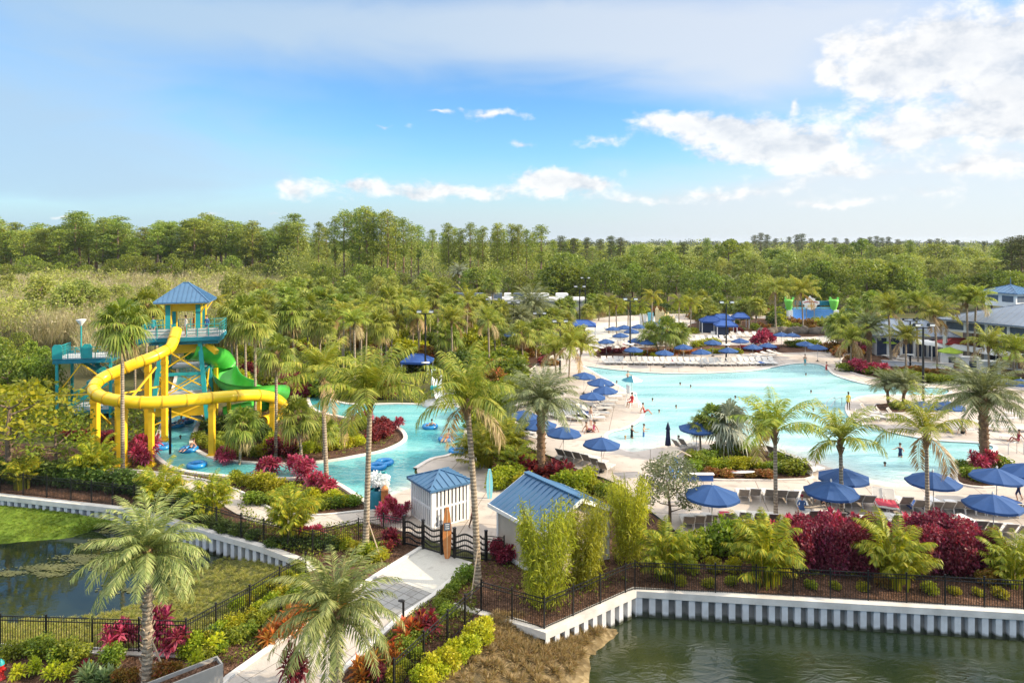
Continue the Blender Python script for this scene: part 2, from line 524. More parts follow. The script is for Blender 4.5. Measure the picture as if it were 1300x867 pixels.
# ================================================================== pool, river, decks
POOL = [(741, 464), (800, 471), (862, 474), (930, 472), (965, 469), (1003, 462), (1030, 461), (1047, 465), (1058, 475),
        (1085, 484), (1112, 489), (1150, 491), (1200, 493), (1198, 501), (1150, 501), (1112, 501), (1086, 505), (1073, 516), (1083, 534), (1112, 543), (1148, 552), (1193, 559),
        (1242, 562), (1262, 568), (1240, 582), (1216, 594), (1196, 611), (1160, 617), (1122, 617), (1085, 606), (1045, 590),
        (1004, 576), (965, 566), (925, 561), (880, 559), (850, 564), (822, 571), (800, 573), (783, 566), (771, 555), (776, 548),
        (796, 543), (813, 533), (819, 521), (810, 508), (794, 494), (768, 480)]
DZ = .15
poolW = smooth_loop(px(POOL, DZ), 4)
DECK = [(676, 462), (700, 441), (724, 421), (752, 405), (830, 399), (930, 399), (1010, 405), (1075, 424), (1125, 436), (1180, 446), (1300, 450), (1560, 470),
        (1560, 705), (1290, 694), (1258, 682), (1150, 675), (1000, 670), (939, 676), (878, 686), (852, 668), (815, 640), (780, 612), (735, 596),
        (702, 580), (672, 568), (655, 555), (655, 520), (662, 488)]
deckW = smooth_loop(px(DECK, DZ), 3)
RIVER = [(226, 466), (218, 500), (210, 528), (202, 547), (195, 571), (203, 583), (225, 595), (270, 602), (330, 606), (400, 607), (424, 611), (456, 631),
         (474, 644), (494, 630), (527, 618), (543, 610), (530, 602), (527, 594), (548, 582), (570, 577), (586, 568), (592, 545), (593, 528), (582, 516),
         (545, 513), (500, 512), (440, 512), (395, 500), (398, 519), (440, 530), (470, 535), (503, 542), (514, 551), (511, 560), (487, 571), (456, 577.5),
         (418, 584), (370, 588), (327, 587), (287, 583.5), (266, 579), (249, 570), (243, 562), (247, 549), (255, 527), (259, 500), (264, 466)]
riverW = smooth_loop(px(RIVER, DZ), 3)

def water_mesh(name, loop, z, beach, reach, step=.6, mat='pool'):
    """water surface with a 'shallow' weight that fades out over `reach` metres from the beach points"""
    xs = [p.x for p in loop]; ys = [p.y for p in loop]
    import bmesh
    bm = bmesh.new()
    vs = [bm.verts.new((p.x, p.y, z)) for p in loop]
    tris = tessellate_polygon([[Vector((p.x, p.y, 0)) for p in loop]])
    for t in tris:
        try: bm.faces.new([vs[i] for i in t])
        except ValueError: pass
    bmesh.ops.recalc_face_normals(bm, faces=bm.faces)
    for ax, lo, hi in ((0, min(xs), max(xs)), (1, min(ys), max(ys))):
        q = lo + step
        while q < hi:
            no = [0, 0, 0]; no[ax] = 1; co = [0, 0, 0]; co[ax] = q
            bmesh.ops.bisect_plane(bm, geom=bm.verts[:] + bm.edges[:] + bm.faces[:], plane_co=co, plane_no=no)
            q += step
    for f in bm.faces:
        if f.normal.z < 0: f.normal_flip()
    me = bpy.data.meshes.new(name); bm.to_mesh(me); bm.free()
    n = len(me.vertices)
    co = np.empty(n*3, dtype=np.float32); me.vertices.foreach_get('co', co); co = co.reshape(-1, 3)
    d = np.full(n, 1e9)
    for a, b in zip(beach[:-1], beach[1:]):
        a2 = np.array([a.x, a.y]); e = np.array([b.x-a.x, b.y-a.y])
        t = np.clip(((co[:, :2]-a2) @ e)/max(1e-6, e @ e), 0, 1)
        d = np.minimum(d, np.hypot(*(co[:, :2]-a2-t[:, None]*e).T))
    w = np.clip(1-d/reach, 0, 1)
    a = me.attributes.new('shallow', 'FLOAT', 'POINT'); a.data.foreach_set('value', w.astype(np.float32))
    me.materials.append(M[mat])
    return structure(obj(name, me))

water_mesh('pool_water', poolW, .05, px([(1196, 611), (1160, 617), (1122, 617), (1085, 606), (1045, 590), (1004, 576), (965, 566), (925, 561), (880, 559), (822, 571), (800, 573), (783, 566)], .05), 4.0, .9)
water_mesh('river_water', riverW, .05, px([(474, 644), (494, 630), (527, 618), (543, 610)], .05), 2.5, .7, 'river')

dm = MB()
dm.prism([(p.x, p.y) for p in deckW], -.05, DZ, holes=[[(p.x, p.y) for p in poolW]], mi=0, mside=1)
structure(dm.build('pool_deck', [M['deck'], M['tile']]))

def strip(name, line, w, z0, z1, mat, off=0.0, closed=False):
    """a band of width w along a line of points (offset to its left by off)"""
    P = [Vector((p.x, p.y, 0)) for p in line]; n = len(P)
    Lp, Rp = [], []
    for i in range(n):
        a = P[(i-1) % n] if closed or i else P[i]; b = P[(i+1) % n] if closed or i < n-1 else P[i]
        t = (b-a).normalized(); s = Vector((-t.y, t.x, 0))
        Lp.append(P[i]+s*(off+w/2)); Rp.append(P[i]+s*(off-w/2))
    mb = MB()
    m = n if closed else n-1
    for i in range(m):
        j = (i+1) % n
        vs = [(*Lp[i][:2], z0), (*Lp[j][:2], z0), (*Rp[j][:2], z0), (*Rp[i][:2], z0), (*Lp[i][:2], z1), (*Lp[j][:2], z1), (*Rp[j][:2], z1), (*Rp[i][:2], z1)]
        mb.add(vs, [(4, 7, 6, 5), (0, 1, 5, 4), (2, 3, 7, 6)], 0)
    return mb.build(name, mat)

# coping of pool and river (not along the beach entries)
cop = smooth_loop(px(POOL, DZ)[0:27], 4, False)
structure(strip('pool_coping', cop, .32, .09, DZ+.012, M['coping'], .13))
cop = smooth_loop(px(POOL, DZ)[37:] + px(POOL, DZ)[:1], 4, False)
structure(strip('pool_coping', cop, .32, .09, DZ+.012, M['coping'], .13))
structure(strip('river_coping', smooth_loop(px(RIVER, DZ)[:13], 4, False), .34, .0, DZ+.02, M['coping'], .0))
structure(strip('river_coping', smooth_loop(px(RIVER, DZ)[17:], 4, False), .34, .0, DZ+.02, M['coping'], .0))
# kiosk plaza
PLAZA = [(452, 652), (476, 645), (496, 629), (527, 617.5), (542, 611), (531, 603), (529, 596), (548, 583), (575, 578), (588, 572), (604, 580), (632, 606), (660, 640), (655, 690), (646, 702), (604, 700), (570, 693), (538, 682), (505, 672), (470, 662)]
structure(MB().prism([(p.x, p.y) for p in px(PLAZA, .08)], -.02, .08).build('plaza_paving', M['deck']))
# garden path behind the left seawall
pl = smooth_loop(px([(40, 598), (110, 600), (160, 603), (205, 608), (245, 615), (285, 628), (312, 644), (345, 658), (400, 662), (455, 657), (480, 656)], .05), 6, False)
structure(strip('garden_path', pl, 1.7, 0, .05, M['path']))
structure(strip('path_kerb', pl, .14, 0, .13, M['kerb'], .95))
# entrance ramp and pavers
RAMP = [(480, 727), (534, 694), (598, 713), (550, 753.5)]
structure(MB().prism([(p.x, p.y) for p in px(RAMP, .03)], 0, .03).build('entrance_ramp', M['ramp']))
PAV = [(480, 727.6), (550, 754.2), (533, 770), (505, 783), (455, 757)]
structure(MB().prism([(p.x, p.y) for p in px(PAV, .026)], 0, .026).build('paver_band', M['paver']))
WALK = [(455, 757.5), (505, 783.6), (434, 850), (400, 905), (250, 905), (292, 858), (374, 799)]
structure(MB().prism([(p.x, p.y) for p in px(WALK, .03)], 0, .03).build('entrance_path', M['path']))
structure(strip('path_kerb', px([(535, 693), (478, 728), (374, 797), (288, 858), (245, 905)], .1), .24, 0, .12, M['kerb'], .05))
structure(strip('path_kerb', px([(598, 713.5), (551, 755), (506, 785), (436, 851), (400, 905)], .1), .24, 0, .12, M['kerb'], -.05))

# planting beds: bark on the ground between paths, river and decks
def bed(pts, z=.02, mat='mulch'):
    return sheet('planting_bed', px(pts, z), z, M[mat])
bed([(0, 560), (150, 575), (205, 590), (260, 604), (400, 609), (455, 634), (472, 646), (470, 660), (505, 672), (537, 684), (535, 692), (478, 727), (392, 716), (330, 693), (248, 670), (170, 647), (90, 639), (0, 629), (-200, 610), (-200, 560)], .012)
bed([(388, 718), (478, 729), (374, 799), (288, 860), (245, 910), (-200, 910), (-200, 807), (0, 818), (100, 822), (240, 828), (274, 807), (317, 783), (355, 758), (392, 734)], .012)
bed([(600, 714), (660, 700), (700, 640), (760, 606), (850, 668), (878, 688), (1000, 672), (1258, 684), (1560, 707), (1560, 800), (1300, 779), (960, 759.5), (808, 750.5), (692, 803), (660, 793), (620, 783), (545, 867), (525, 890), (400, 905), (436, 852), (508, 785), (552, 756)], .012)
bed([(595, 572), (640, 548), (655, 555), (702, 580), (735, 597), (780, 613), (770, 640), (662, 638), (633, 605)], .016)
bed([(256, 527), (300, 515), (400, 521), (440, 532), (470, 537), (500, 543.5), (512, 551), (509, 559), (487, 569), (456, 576), (418, 582.5), (370, 586.5), (327, 585.5), (287, 582), (266, 577.5), (252, 569), (246, 562), (250, 549)], .016)
# beds raised on the deck, edged with kerbs
def raised(pts):
    p = smooth_loop(px(pts, DZ+.06), 3)
    o = MB().prism([(q.x, q.y) for q in p], DZ, DZ+.06).build('planting_bed', M['mulch'])
    structure(o)
    structure(strip('bed_kerb', p, .16, DZ, DZ+.11, M['coping'], 0, True))
raised([(868, 590), (872, 607), (1022, 608), (1018, 596), (1000, 582), (985, 574), (940, 570), (900, 570), (878, 576)])
raised([(1222, 590), (1214, 604), (1222, 615), (1262, 618), (1292, 606), (1286, 588), (1262, 574), (1238, 580)])
raised([(1068, 462), (1074, 452), (1110, 448), (1150, 462), (1230, 474), (1340, 478), (1340, 492), (1230, 489), (1150, 486), (1110, 480), (1080, 472)])
raised([(812, 441), (812, 450), (1050, 447), (1052, 438), (930, 438)])
raised([(760, 444), (758, 454), (806, 454), (806, 444)])
raised([(1056, 434), (1050, 446), (1068, 448), (1110, 440), (1085, 430)])
raised([(1112, 513), (1118, 524), (1168, 522), (1160, 512)])
raised([(700, 432), (712, 424), (735, 420), (738, 430), (712, 438)])
raised([(655, 470), (668, 452), (700, 444), (716, 446), (690, 456), (672, 470)])
raised([(872, 417), (890, 408), (960, 404), (1010, 409), (1060, 424), (1010, 428), (960, 422), (905, 424)])
# low pale splash-pad and far walks
sheet('splash_pad', px([(742, 432), (742, 411), (860, 404), (880, 420), (860, 434)], DZ+.006), DZ+.006, M['ramp'])
# ================================================================== seawalls
def seawall(line, name_label, side=1, depth=1.0):
    t = thing('seawall', name_label, 'seawall', (0, 0, 0))
    P = [Vector((p.x, p.y, 0)) for p in line]
    o = strip('cap', P, .42, -.26, .05, M['wallcap'], .18*side); o.parent = t
    # corrugated vinyl sheet piling
    prof = [(0, .02), (.28, .02), (.30, .30), (.58, .30), (.60, .02)]
    V = []; Fc = []; MI = []
    for a, b in zip(P[:-1], P[1:]):
        L_ = (b-a).length; tv = (b-a)/L_; s = Vector((-tv.y, tv.x, 0))*side
        k = max(1, round(L_/.6)); sc = L_/(k*.6)
        pts = []
        for i in range(k):
            for (q, d) in prof[:-1]: pts.append(a + tv*(i*.6+q)*sc + s*d)
        pts.append(b + s*.02)
        o0 = len(V)
        for p in pts: V.append((p.x, p.y, -.25))
        for p in pts: V.append((p.x, p.y, -2.2))
        n = len(pts)
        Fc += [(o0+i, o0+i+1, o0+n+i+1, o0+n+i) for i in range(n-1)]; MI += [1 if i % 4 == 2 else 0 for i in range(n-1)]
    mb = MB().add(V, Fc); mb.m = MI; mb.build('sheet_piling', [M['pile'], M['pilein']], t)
    return t
seawall(wallR, 'grey corrugated seawall with pale cap holding the bed beside the right pond', 1)
seawall(wallL + [g(393, 726)], 'grey corrugated seawall with pale cap curving behind the left pond', 1)

structure(strip('pond_kerb', px([(-140, 813), (0, 820), (100, 824), (234, 829)], .06), .42, -.1, .06, M['wallcap'], .0))
# ================================================================== fences
FENCE_H = 1.38
def fence(line, label, h=FENCE_H, bay=1.83, z=0.0, wavy=False):
    P = [Vector((p.x, p.y, z)) for p in line]
    t = thing('picket_fence', label, 'fence', P[0])
    O = P[0]
    posts = []
    for a, b in zip(P[:-1], P[1:]):
        L_ = (b-a).length; k = max(1, round(L_/bay))
        for i in range(k):
            p = a.lerp(b, i/k) - O; q = a.lerp(b, (i+1)/k) - O
            posts.append((p, (b-a).normalized()))
            rm = MB()
            for zz in (h-.03, h-.2, .1):
                rm.bar(p+Vector((0, 0, zz)), q+Vector((0, 0, zz)), .028, .034)
            n = int((q-p).length/.108)
            for j in range(1, n):
                c = p.lerp(q, j/n)
                rm.bar(c+Vector((0, 0, .06)), c+Vector((0, 0, h-.02)), .017)
            rm.build('picket_panel', M['black'], t)
    posts.append((P[-1]-O, (P[-1]-P[-2]).normalized()))
    for p, d in posts:
        pm = MB(); rz = math.atan2(d.y, d.x)
        pm.box((0, 0, h/2+.03), (.06, .06, h+.06), rz)
        pm.box((0, 0, h+.075), (.075, .075, .03), rz)
        o = pm.build('post', M['black'], t); o.location = p
    return t
fence(px([(611, 776), (691, 799), (794, 753), (806, 749), (960, 755), (1300, 774.5)]) + [Vector((40, 29.6, 0))], 'black picket fence on the pale seawall cap beside the right pond')
fence(px([(611, 776), (568, 818), (538, 847), (500, 885)]), 'black picket fence running down the slope beside the lime hedge')
fence(px([(-140, 815), (0, 822.5), (236, 830), (274, 808), (317, 783), (355, 758), (388, 738)]), 'black picket fence along the near edge of the left pond')
fence(px([(-200, 606), (0, 625), (90, 635), (170, 644), (245, 666), (306, 684), (335, 691), (397, 706), (455, 690), (487, 684), (513, 690)]), 'black picket fence behind the curved seawall of the left pond')
fence(px([(617, 712), (640, 715)]) , 'short black fence bay between the wave gate and the tan building')
# gate with curved rails
def gate():
    line = px([(513, 691), (537, 697), (560.5, 704), (577, 708.5), (603, 711), (617, 712)])
    t = thing('entrance_gate', 'black entrance gate with wave shaped rails behind the orange surfboard', 'gate', line[0])
    O = line[0]
    for p in line:
        m = MB().box((0, 0, .8), (.12, .12, 1.6), rad(36)); m.box((0, 0, 1.62), (.15, .15, .05), rad(36))
        o = m.build('post', M['black'], t); o.location = p - O
    for i, (a, b) in enumerate(zip(line[:-1], line[1:])):
        m = MB(); p = a-O; q = b-O
        n = max(3, int((q-p).length/.11))
        for j in range(1, n):
            c = p.lerp(q, j/n); m.bar(c+Vector((0, 0, .08)), c+Vector((0, 0, 1.32)), .018)
        for zz in (.1, .38, .66, .94, 1.25):
            pts = []
            for j in range(9):
                c = p.lerp(q, j/8); pts.append(c+Vector((0, 0, zz+.09*math.sin(j/8*PI*2+i*1.5)*(0 if zz == .1 else 1))))
            for c0, c1 in zip(pts[:-1], pts[1:]): m.bar(c0, c1, .03, .09)
        m.build('gate_leaf', M['black'], t)
gate()
# ================================================================== plant materials
M['coco'] = leafmat('coconut_frond', [(.12, .18, .018), (.20, .27, .028), (.30, .33, .04), (.38, .36, .06)], .35)
M['cocodry'] = leafmat('dry_frond', [(.30, .24, .10), (.42, .33, .16), (.30, .20, .08)], .25)
M['date'] = leafmat('date_frond', [(.13, .18, .05), (.19, .25, .07), (.26, .31, .10), (.34, .35, .13)], .25, hue=.01)
M['silver'] = leafmat('silver_frond', [(.20, .24, .17), (.27, .30, .22), (.35, .36, .27)], .2)
M['fan'] = leafmat('fan_frond', [(.09, .14, .018), (.15, .20, .025), (.21, .26, .035), (.30, .31, .06)], .3)
M['foxtail'] = leafmat('foxtail_frond', [(.14, .19, .015), (.24, .27, .02), (.34, .33, .025)], .4)
M['areca'] = leafmat('areca_frond', [(.12, .18, .014), (.21, .27, .018), (.34, .36, .025), (.50, .37, .028)], .4)
M['trunk'] = pbr('palm_trunk_grey', (.40, .34, .26), .9, c2=(.24, .19, .14), scale=6, bump=.8, bscale=14)
def ringed(name, c, c2, n):
    m = pbr(name, c, .9, c2=c2, scale=6, bump=.8, bscale=14)
    nt = m.node_tree; N, L = nt.nodes, nt.links; b = N['Principled BSDF']
    src = b.inputs['Base Color'].links[0].from_socket
    tc = N.new('ShaderNodeTexCoord'); wv = N.new('ShaderNodeTexWave'); wv.bands_direction = 'Z'; wv.inputs['Scale'].default_value = n; wv.inputs['Distortion'].default_value = 2.5; wv.inputs['Detail'].default_value = 3
    L.new(tc.outputs['Object'], wv.inputs['Vector'])
    r = ramp(nt, [(.5, .47, .44), (1, 1, 1), (1.1, 1.1, 1.1)], [0, .35, 1]); L.new(wv.outputs['Fac'], r.inputs['Fac'])
    mx = N.new('ShaderNodeMix'); mx.data_type = 'RGBA'; mx.blend_type = 'MULTIPLY'; mx.inputs[0].default_value = 1
    L.new(src, mx.inputs[6]); L.new(r.outputs['Color'], mx.inputs[7]); L.new(mx.outputs[2], b.inputs['Base Color'])
    bp = N.new('ShaderNodeBump'); bp.inputs['Strength'].default_value = .6; bp.inputs['Distance'].default_value = .03
    L.new(wv.outputs['Fac'], bp.inputs['Height']); L.new(b.inputs['Normal'].links[0].from_socket, bp.inputs['Normal']); L.new(bp.outputs['Normal'], b.inputs['Normal'])
    return m
M['trunk'] = ringed('palm_trunk_grey', (.42, .35, .26), (.25, .19, .13), 1.8)
M['trunkb'] = pbr('palm_trunk_brown', (.26, .16, .09), .95, c2=(.12, .07, .04), scale=5, bump=1.0, bscale=16)
M['boots'] = pbr('palm_leaf_bases', (.33, .22, .11), .95, c2=(.14, .08, .035), scale=9, bump=1.0, bscale=22)
M['bootsp'] = pbr('pale_leaf_bases', (.46, .37, .27), .95, c2=(.28, .20, .13), scale=9, bump=.8, bscale=22)
M['bark'] = pbr('tree_bark', (.21, .15, .105), .95, c2=(.10, .07, .05), scale=2, bump=.6, bscale=8)
M['barkp'] = pbr('pine_bark', (.27, .18, .12), .95, c2=(.15, .095, .06), scale=.8, bump=.6, bscale=8)
M['pine'] = leafmat('pine_needles', [(.09, .15, .02), (.15, .22, .026), (.22, .29, .034), (.31, .35, .045)], .25, hue=.02, objvar=.22)
M['pined'] = leafmat('pine_needles_dark', [(.05, .07, .02), (.08, .10, .028), (.115, .13, .04)], .2)
M['oak'] = leafmat('broad_leaves', [(.07, .115, .014), (.12, .175, .02), (.18, .24, .026), (.25, .30, .036)], .35, hue=.018, objvar=.25)
M['cyp'] = leafmat('cypress_leaves', [(.17, .22, .04), (.23, .28, .055), (.30, .33, .08)], .35, hue=.02, objvar=.2)
M['willow'] = leafmat('thicket_twigs', [(.26, .215, .125), (.34, .295, .18), (.25, .245, .10), (.40, .36, .25), (.19, .205, .065)], .3, hue=.0)
M['wood'] = leafmat('far_wood', [(.10, .15, .03), (.15, .21, .04), (.22, .27, .055), (.28, .31, .08)], .3)
M['wooddk'] = leafmat('far_wood_dark', [(.05, .075, .025), (.075, .10, .035)], .2)
M['lime'] = leafmat('lime_leaves', [(.25, .32, .012), (.38, .42, .02), (.50, .50, .03)], .4)
M['green'] = leafmat('green_leaves', [(.10, .155, .014), (.16, .22, .018), (.24, .28, .024)], .35, hue=.03)
M['dkgreen'] = leafmat('dark_green_leaves', [(.035, .075, .012), (.06, .11, .016), (.09, .14, .022)], .3, hue=.02)
M['yelgreen'] = leafmat('yellow_green_leaves', [(.16, .22, .012), (.26, .30, .015), (.36, .36, .02)], .4, hue=.03)
M['red'] = leafmat('crimson_leaves', [(.10, .015, .022), (.19, .024, .045), (.32, .04, .08), (.40, .07, .12)], .4, hue=.01, tcol=(1.2, .5, .6))
M['pink'] = leafmat('pink_cordyline', [(.26, .03, .055), (.44, .055, .12), (.56, .14, .20), (.22, .03, .04), (.12, .09, .03)], .4, hue=.01, tcol=(1.2, .5, .6))
M['maroon'] = leafmat('maroon_leaves', [(.07, .012, .015), (.14, .02, .022), (.22, .035, .03), (.26, .06, .04)], .3, hue=.015, tcol=(1.3, .5, .45))
M['orange'] = leafmat('orange_bromeliad', [(.42, .10, .02), (.52, .17, .03), (.50, .27, .05), (.26, .09, .025), (.20, .16, .04)], .4)
M['bronze'] = leafmat('bronze_croton', [(.20, .10, .02), (.28, .16, .025), (.16, .14, .02), (.30, .08, .03)], .3)
M['bamboo'] = leafmat('bamboo_leaves', [(.20, .25, .018), (.31, .35, .025), (.42, .43, .04)], .45, hue=.012)
M['culm'] = pbr('bamboo_culm', (.30, .30, .06), .5)
M['silverleaf'] = leafmat('pale_small_leaves', [(.16, .18, .09), (.24, .25, .13), (.33, .33, .19)], .3)
M['agave'] = leafmat('blue_green_straps', [(.10, .17, .07), (.16, .24, .10), (.24, .30, .14)], .25)
M['cover'] = leafmat('ground_cover_leaves', [(.07, .12, .014), (.14, .20, .018), (.24, .28, .024), (.12, .09, .025)], .35, hue=0)
M['grass'] = leafmat('grass_blades', [(.13, .18, .03), (.21, .24, .045), (.32, .31, .08), (.38, .34, .13)], .35, hue=0)
M['drygrass'] = leafmat('dry_bunch_grass', [(.25, .17, .075), (.36, .26, .12), (.44, .34, .17), (.18, .17, .06)], .3, hue=0)
M['lawnb'] = leafmat('lawn_blades', [(.10, .17, .012), (.15, .22, .02), (.20, .26, .03)], .35, hue=0)
M['algae'] = leafmat('floating_weed', [(.11, .115, .035), (.16, .16, .06), (.07, .085, .022)], .1, hue=0)

UP = np.array([0, 0, 1.0])
def nrm(a):
    return a/np.maximum(1e-9, np.linalg.norm(a, axis=-1, keepdims=True))

def diamonds(c, d, w, ln, droop=0.0, mid=.45):
    """leaf quads: base c, direction d, half width vector w, length ln (arrays)"""
    ln = np.asarray(ln).reshape(-1, 1); dz = np.zeros_like(c); dz[:, 2] = -1
    dr = np.asarray(droop).reshape(-1, 1) if np.ndim(droop) else droop
    m = c + d*ln*mid + dz*ln*dr*.15
    return np.stack([c, m + w, c + d*ln + dz*ln*dr, m - w], 1)

def rand_dirs(n, rg):
    v = rg.normal(size=(n, 3)); return nrm(v)

def cloud(n, ctr, rxyz, size, rg, shell=.5, wid=.55, flat=0.0, updir=.2, jit=.35):
    """n loose leaves filling an ellipsoid, denser towards its skin"""
    d = rand_dirs(n, rg)
    r = (shell + (1-shell)*rg.random(n)**.6)[:, None]
    p = np.asarray(ctr) + d*r*np.asarray(rxyz)
    ld = nrm(d*.6 + rand_dirs(n, rg)*.9 + UP*updir)
    if flat: ld[:, 2] *= 1-flat; ld = nrm(ld)
    sd = nrm(np.cross(ld, rand_dirs(n, rg)))
    s = size*(1-jit+2*jit*rg.random(n))
    return diamonds(p, ld, sd*(s*wid*.5)[:, None], s, .12)

def frond(az, e0, L, bend, nl, ll, rg, vee=.15, droop=.35, a0=35, a1=70, wid=.05, p=1.5, start=.14, twist=0.0, rach=.025, prof=None, origin=(0, 0, 0)):
    """one pinnate palm frond as quads: arching rachis with two ranks of leaflets"""
    m = 14
    s = np.linspace(0, 1, m)
    e = e0 - bend*s**p
    azs = az + twist*s**2
    T = np.stack([np.cos(e)*np.cos(azs), np.cos(e)*np.sin(azs), np.sin(e)], 1)
    P = np.concatenate([[[0, 0, 0]], np.cumsum((T[:-1]+T[1:])/2*(L/(m-1)), 0)]) + np.asarray(origin)
    S = np.stack([-np.sin(azs), np.cos(azs), 0*azs], 1)
    Nn = np.cross(S, T); Nn = np.where(Nn[:, 2:3] < 0, -Nn, Nn) if False else np.cross(T, S)*-1
    Q = []
    w = rach*(1-.8*s)[:, None]
    for V in (S, Nn):
        a = P+V*w; b = P-V*w
        Q.append(np.stack([a[:-1], a[1:], b[1:], b[:-1]], 1))
    t = np.linspace(start, .985, nl)
    def at(A): return np.stack([np.interp(t, s, A[:, k]) for k in range(3)], 1)
    Pt, Tt, St, Nt = at(P), nrm(at(T)), nrm(at(S)), nrm(at(Nn))
    if prof is None: prof = np.clip(np.sin(PI*(.12+.80*t))**.7, .25, 1)
    else: prof = prof(t)
    for sg in (1, -1):
        al = np.radians(a0 + (a1-a0)*t)
        jit = rg.normal(0, .10, (nl, 3))
        d = nrm(St*sg*np.sin(al)[:, None]*1.0 + Tt*np.cos(al)[:, None] + Nt*(vee) + jit)
        # cos/sin swapped: leaflets lean more to the tip near the end
        ln = ll*prof*(.9+.2*rg.random(nl))
        wv = nrm(np.cross(d, Nt + rg.normal(0, .25, (nl, 3))))*(wid*ln**.5)[:, None]
        Q.append(diamonds(Pt, d, wv, ln, droop*(.7+.6*rg.random(nl)), .4))
    return np.concatenate(Q)

def fan_leaf(az, e0, pet, r, rg, seg=22, span=300, droop=.3, wid=.5, origin=(0, 0, 0)):
    """one palmate leaf: petiole and a fan of segments"""
    o = np.asarray(origin)
    pd = np.array([math.cos(e0)*math.cos(az), math.cos(e0)*math.sin(az), math.sin(e0)])
    sd = np.array([-math.sin(az), math.cos(az), 0])
    nn = np.cross(pd, sd)
    h = o + pd*pet
    w = .02
    Q = [np.array([[o+sd*w, h+sd*w*.6, h-sd*w*.6, o-sd*w]]), np.array([[o+nn*w, h+nn*w*.6, h-nn*w*.6, o-nn*w]])]
    pd2 = nrm((pd + np.array([0, 0, -.25]))[None])[0]; nn = np.cross(pd2, sd)
    a = np.radians(np.linspace(-span/2, span/2, seg)) + rg.normal(0, .03, seg)
    d = nrm(np.cos(a)[:, None]*pd2 + np.sin(a)[:, None]*sd + nn*.16*np.abs(np.sin(a))[:, None]*-1)
    ln = r*(.62+.38*np.cos(a/2)**2)*(.9+.2*rg.random(seg))
    wv = np.cross(d, nn); wv = nrm(wv)*(ln*math.radians(span/seg)*wid)[:, None]*.55
    c = np.repeat(h[None], seg, 0)
    Q.append(diamonds(c, d, wv, ln, droop*(.6+.8*rg.random(seg)), .62))
    return np.concatenate(Q)

def qmesh(name, Q, mats, mi=None):
    v, f = quads(Q); return mesh_np(name, v, f, mats, mi)

# ------------------------------------------------------------------ palm crowns (unit: metres, crown base at origin)
def crown_coco(seed, n=24, L=3.4, dry=3, mat='coco'):
    rg = np.random.default_rng(seed); Q = []; mi = []
    for i in range(n + dry):
        k = i/(n-1) if i < n else 1.08
        az = i*2.4 + rg.uniform(-.3, .3)
        e0 = math.radians(86 - 66*min(k, 1)**1.15 - (40 if i >= n else 0)) + rg.uniform(-.12, .12)
        q = frond(az, e0, L*rg.uniform(.85, 1.1)*(.78 if k < .15 else 1), .75+.75*k+rg.uniform(-.2, .25), 42, .82*L/3.3, rg, vee=.02, droop=.40+.30*rg.random(), a0=48, a1=60, wid=.042, p=1.7, twist=rg.uniform(-.5, .5), rach=.035, start=.13)
        Q.append(q); mi += [0 if i < n else 1]*len(q)
    return qmesh('crown', np.concatenate(Q), [M[mat], M['cocodry']], mi)

def crown_date(seed, n=56, L=2.5, mat='date', upright=0.0):
    rg = np.random.default_rng(seed); Q = []
    for i in range(n):
        k = i/(n-1)
        e0 = math.radians(86 - (108-upright)*k**.95) + rg.uniform(-.1, .1)
        Q.append(frond(i*2.4+rg.uniform(-.2, .2), e0, L*rg.uniform(.88, 1.08), .85+.5*(1-abs(k-.5)), 40, .46*L/2.5, rg, vee=.38, droop=.14, a0=52, a1=42, wid=.034, p=1.7, rach=.022, start=.10,
                 prof=lambda t: np.clip(np.sin(PI*(.16+.78*t))**.6, .3, 1)))
    return qmesh('crown', np.concatenate(Q), [M[mat]])

def crown_fan(seed, n=34, r=.95, pet=1.0, mat='fan', span=250, skirt=6):
    rg = np.random.default_rng(seed); Q = []; mi = []
    for i in range(n + skirt):
        k = i/(n-1) if i < n else 1.0
        e0 = math.radians(84 - 118*k - (20 if i >= n else 0)) + rg.uniform(-.15, .15)
        q = fan_leaf(i*2.4+rg.uniform(-.3, .3), e0, pet*rg.uniform(.8, 1.1)*(1 if i < n else .6), r*rg.uniform(.85, 1.1), rg, 20, span, .35+.25*k)
        Q.append(q); mi += [0 if i < n else 1]*len(q)
    return qmesh('crown', np.concatenate(Q), [M[mat], M['cocodry']], mi)

def crown_fox(seed, n=12, L=2.3, mat='foxtail'):
    rg = np.random.default_rng(seed); Q = []
    for i in range(n):
        k = i/(n-1)
        e0 = math.radians(82 - 72*k) + rg.uniform(-.1, .1)
        q = frond(i*2.4, e0, L*rg.uniform(.9, 1.1), 1.5+.5*k, 30, .5*L/2.3, rg, vee=.25, droop=.4, a0=50, a1=65, wid=.045, p=1.2, rach=.03)
        q2 = frond(i*2.4, e0, L*.95, 1.5+.5*k, 24, .36*L/2.3, rg, vee=.75, droop=.25, a0=50, a1=65, wid=.045, p=1.2, rach=.01)
        Q += [q, q2]
    return qmesh('crown', np.concatenate(Q), [M[mat]])

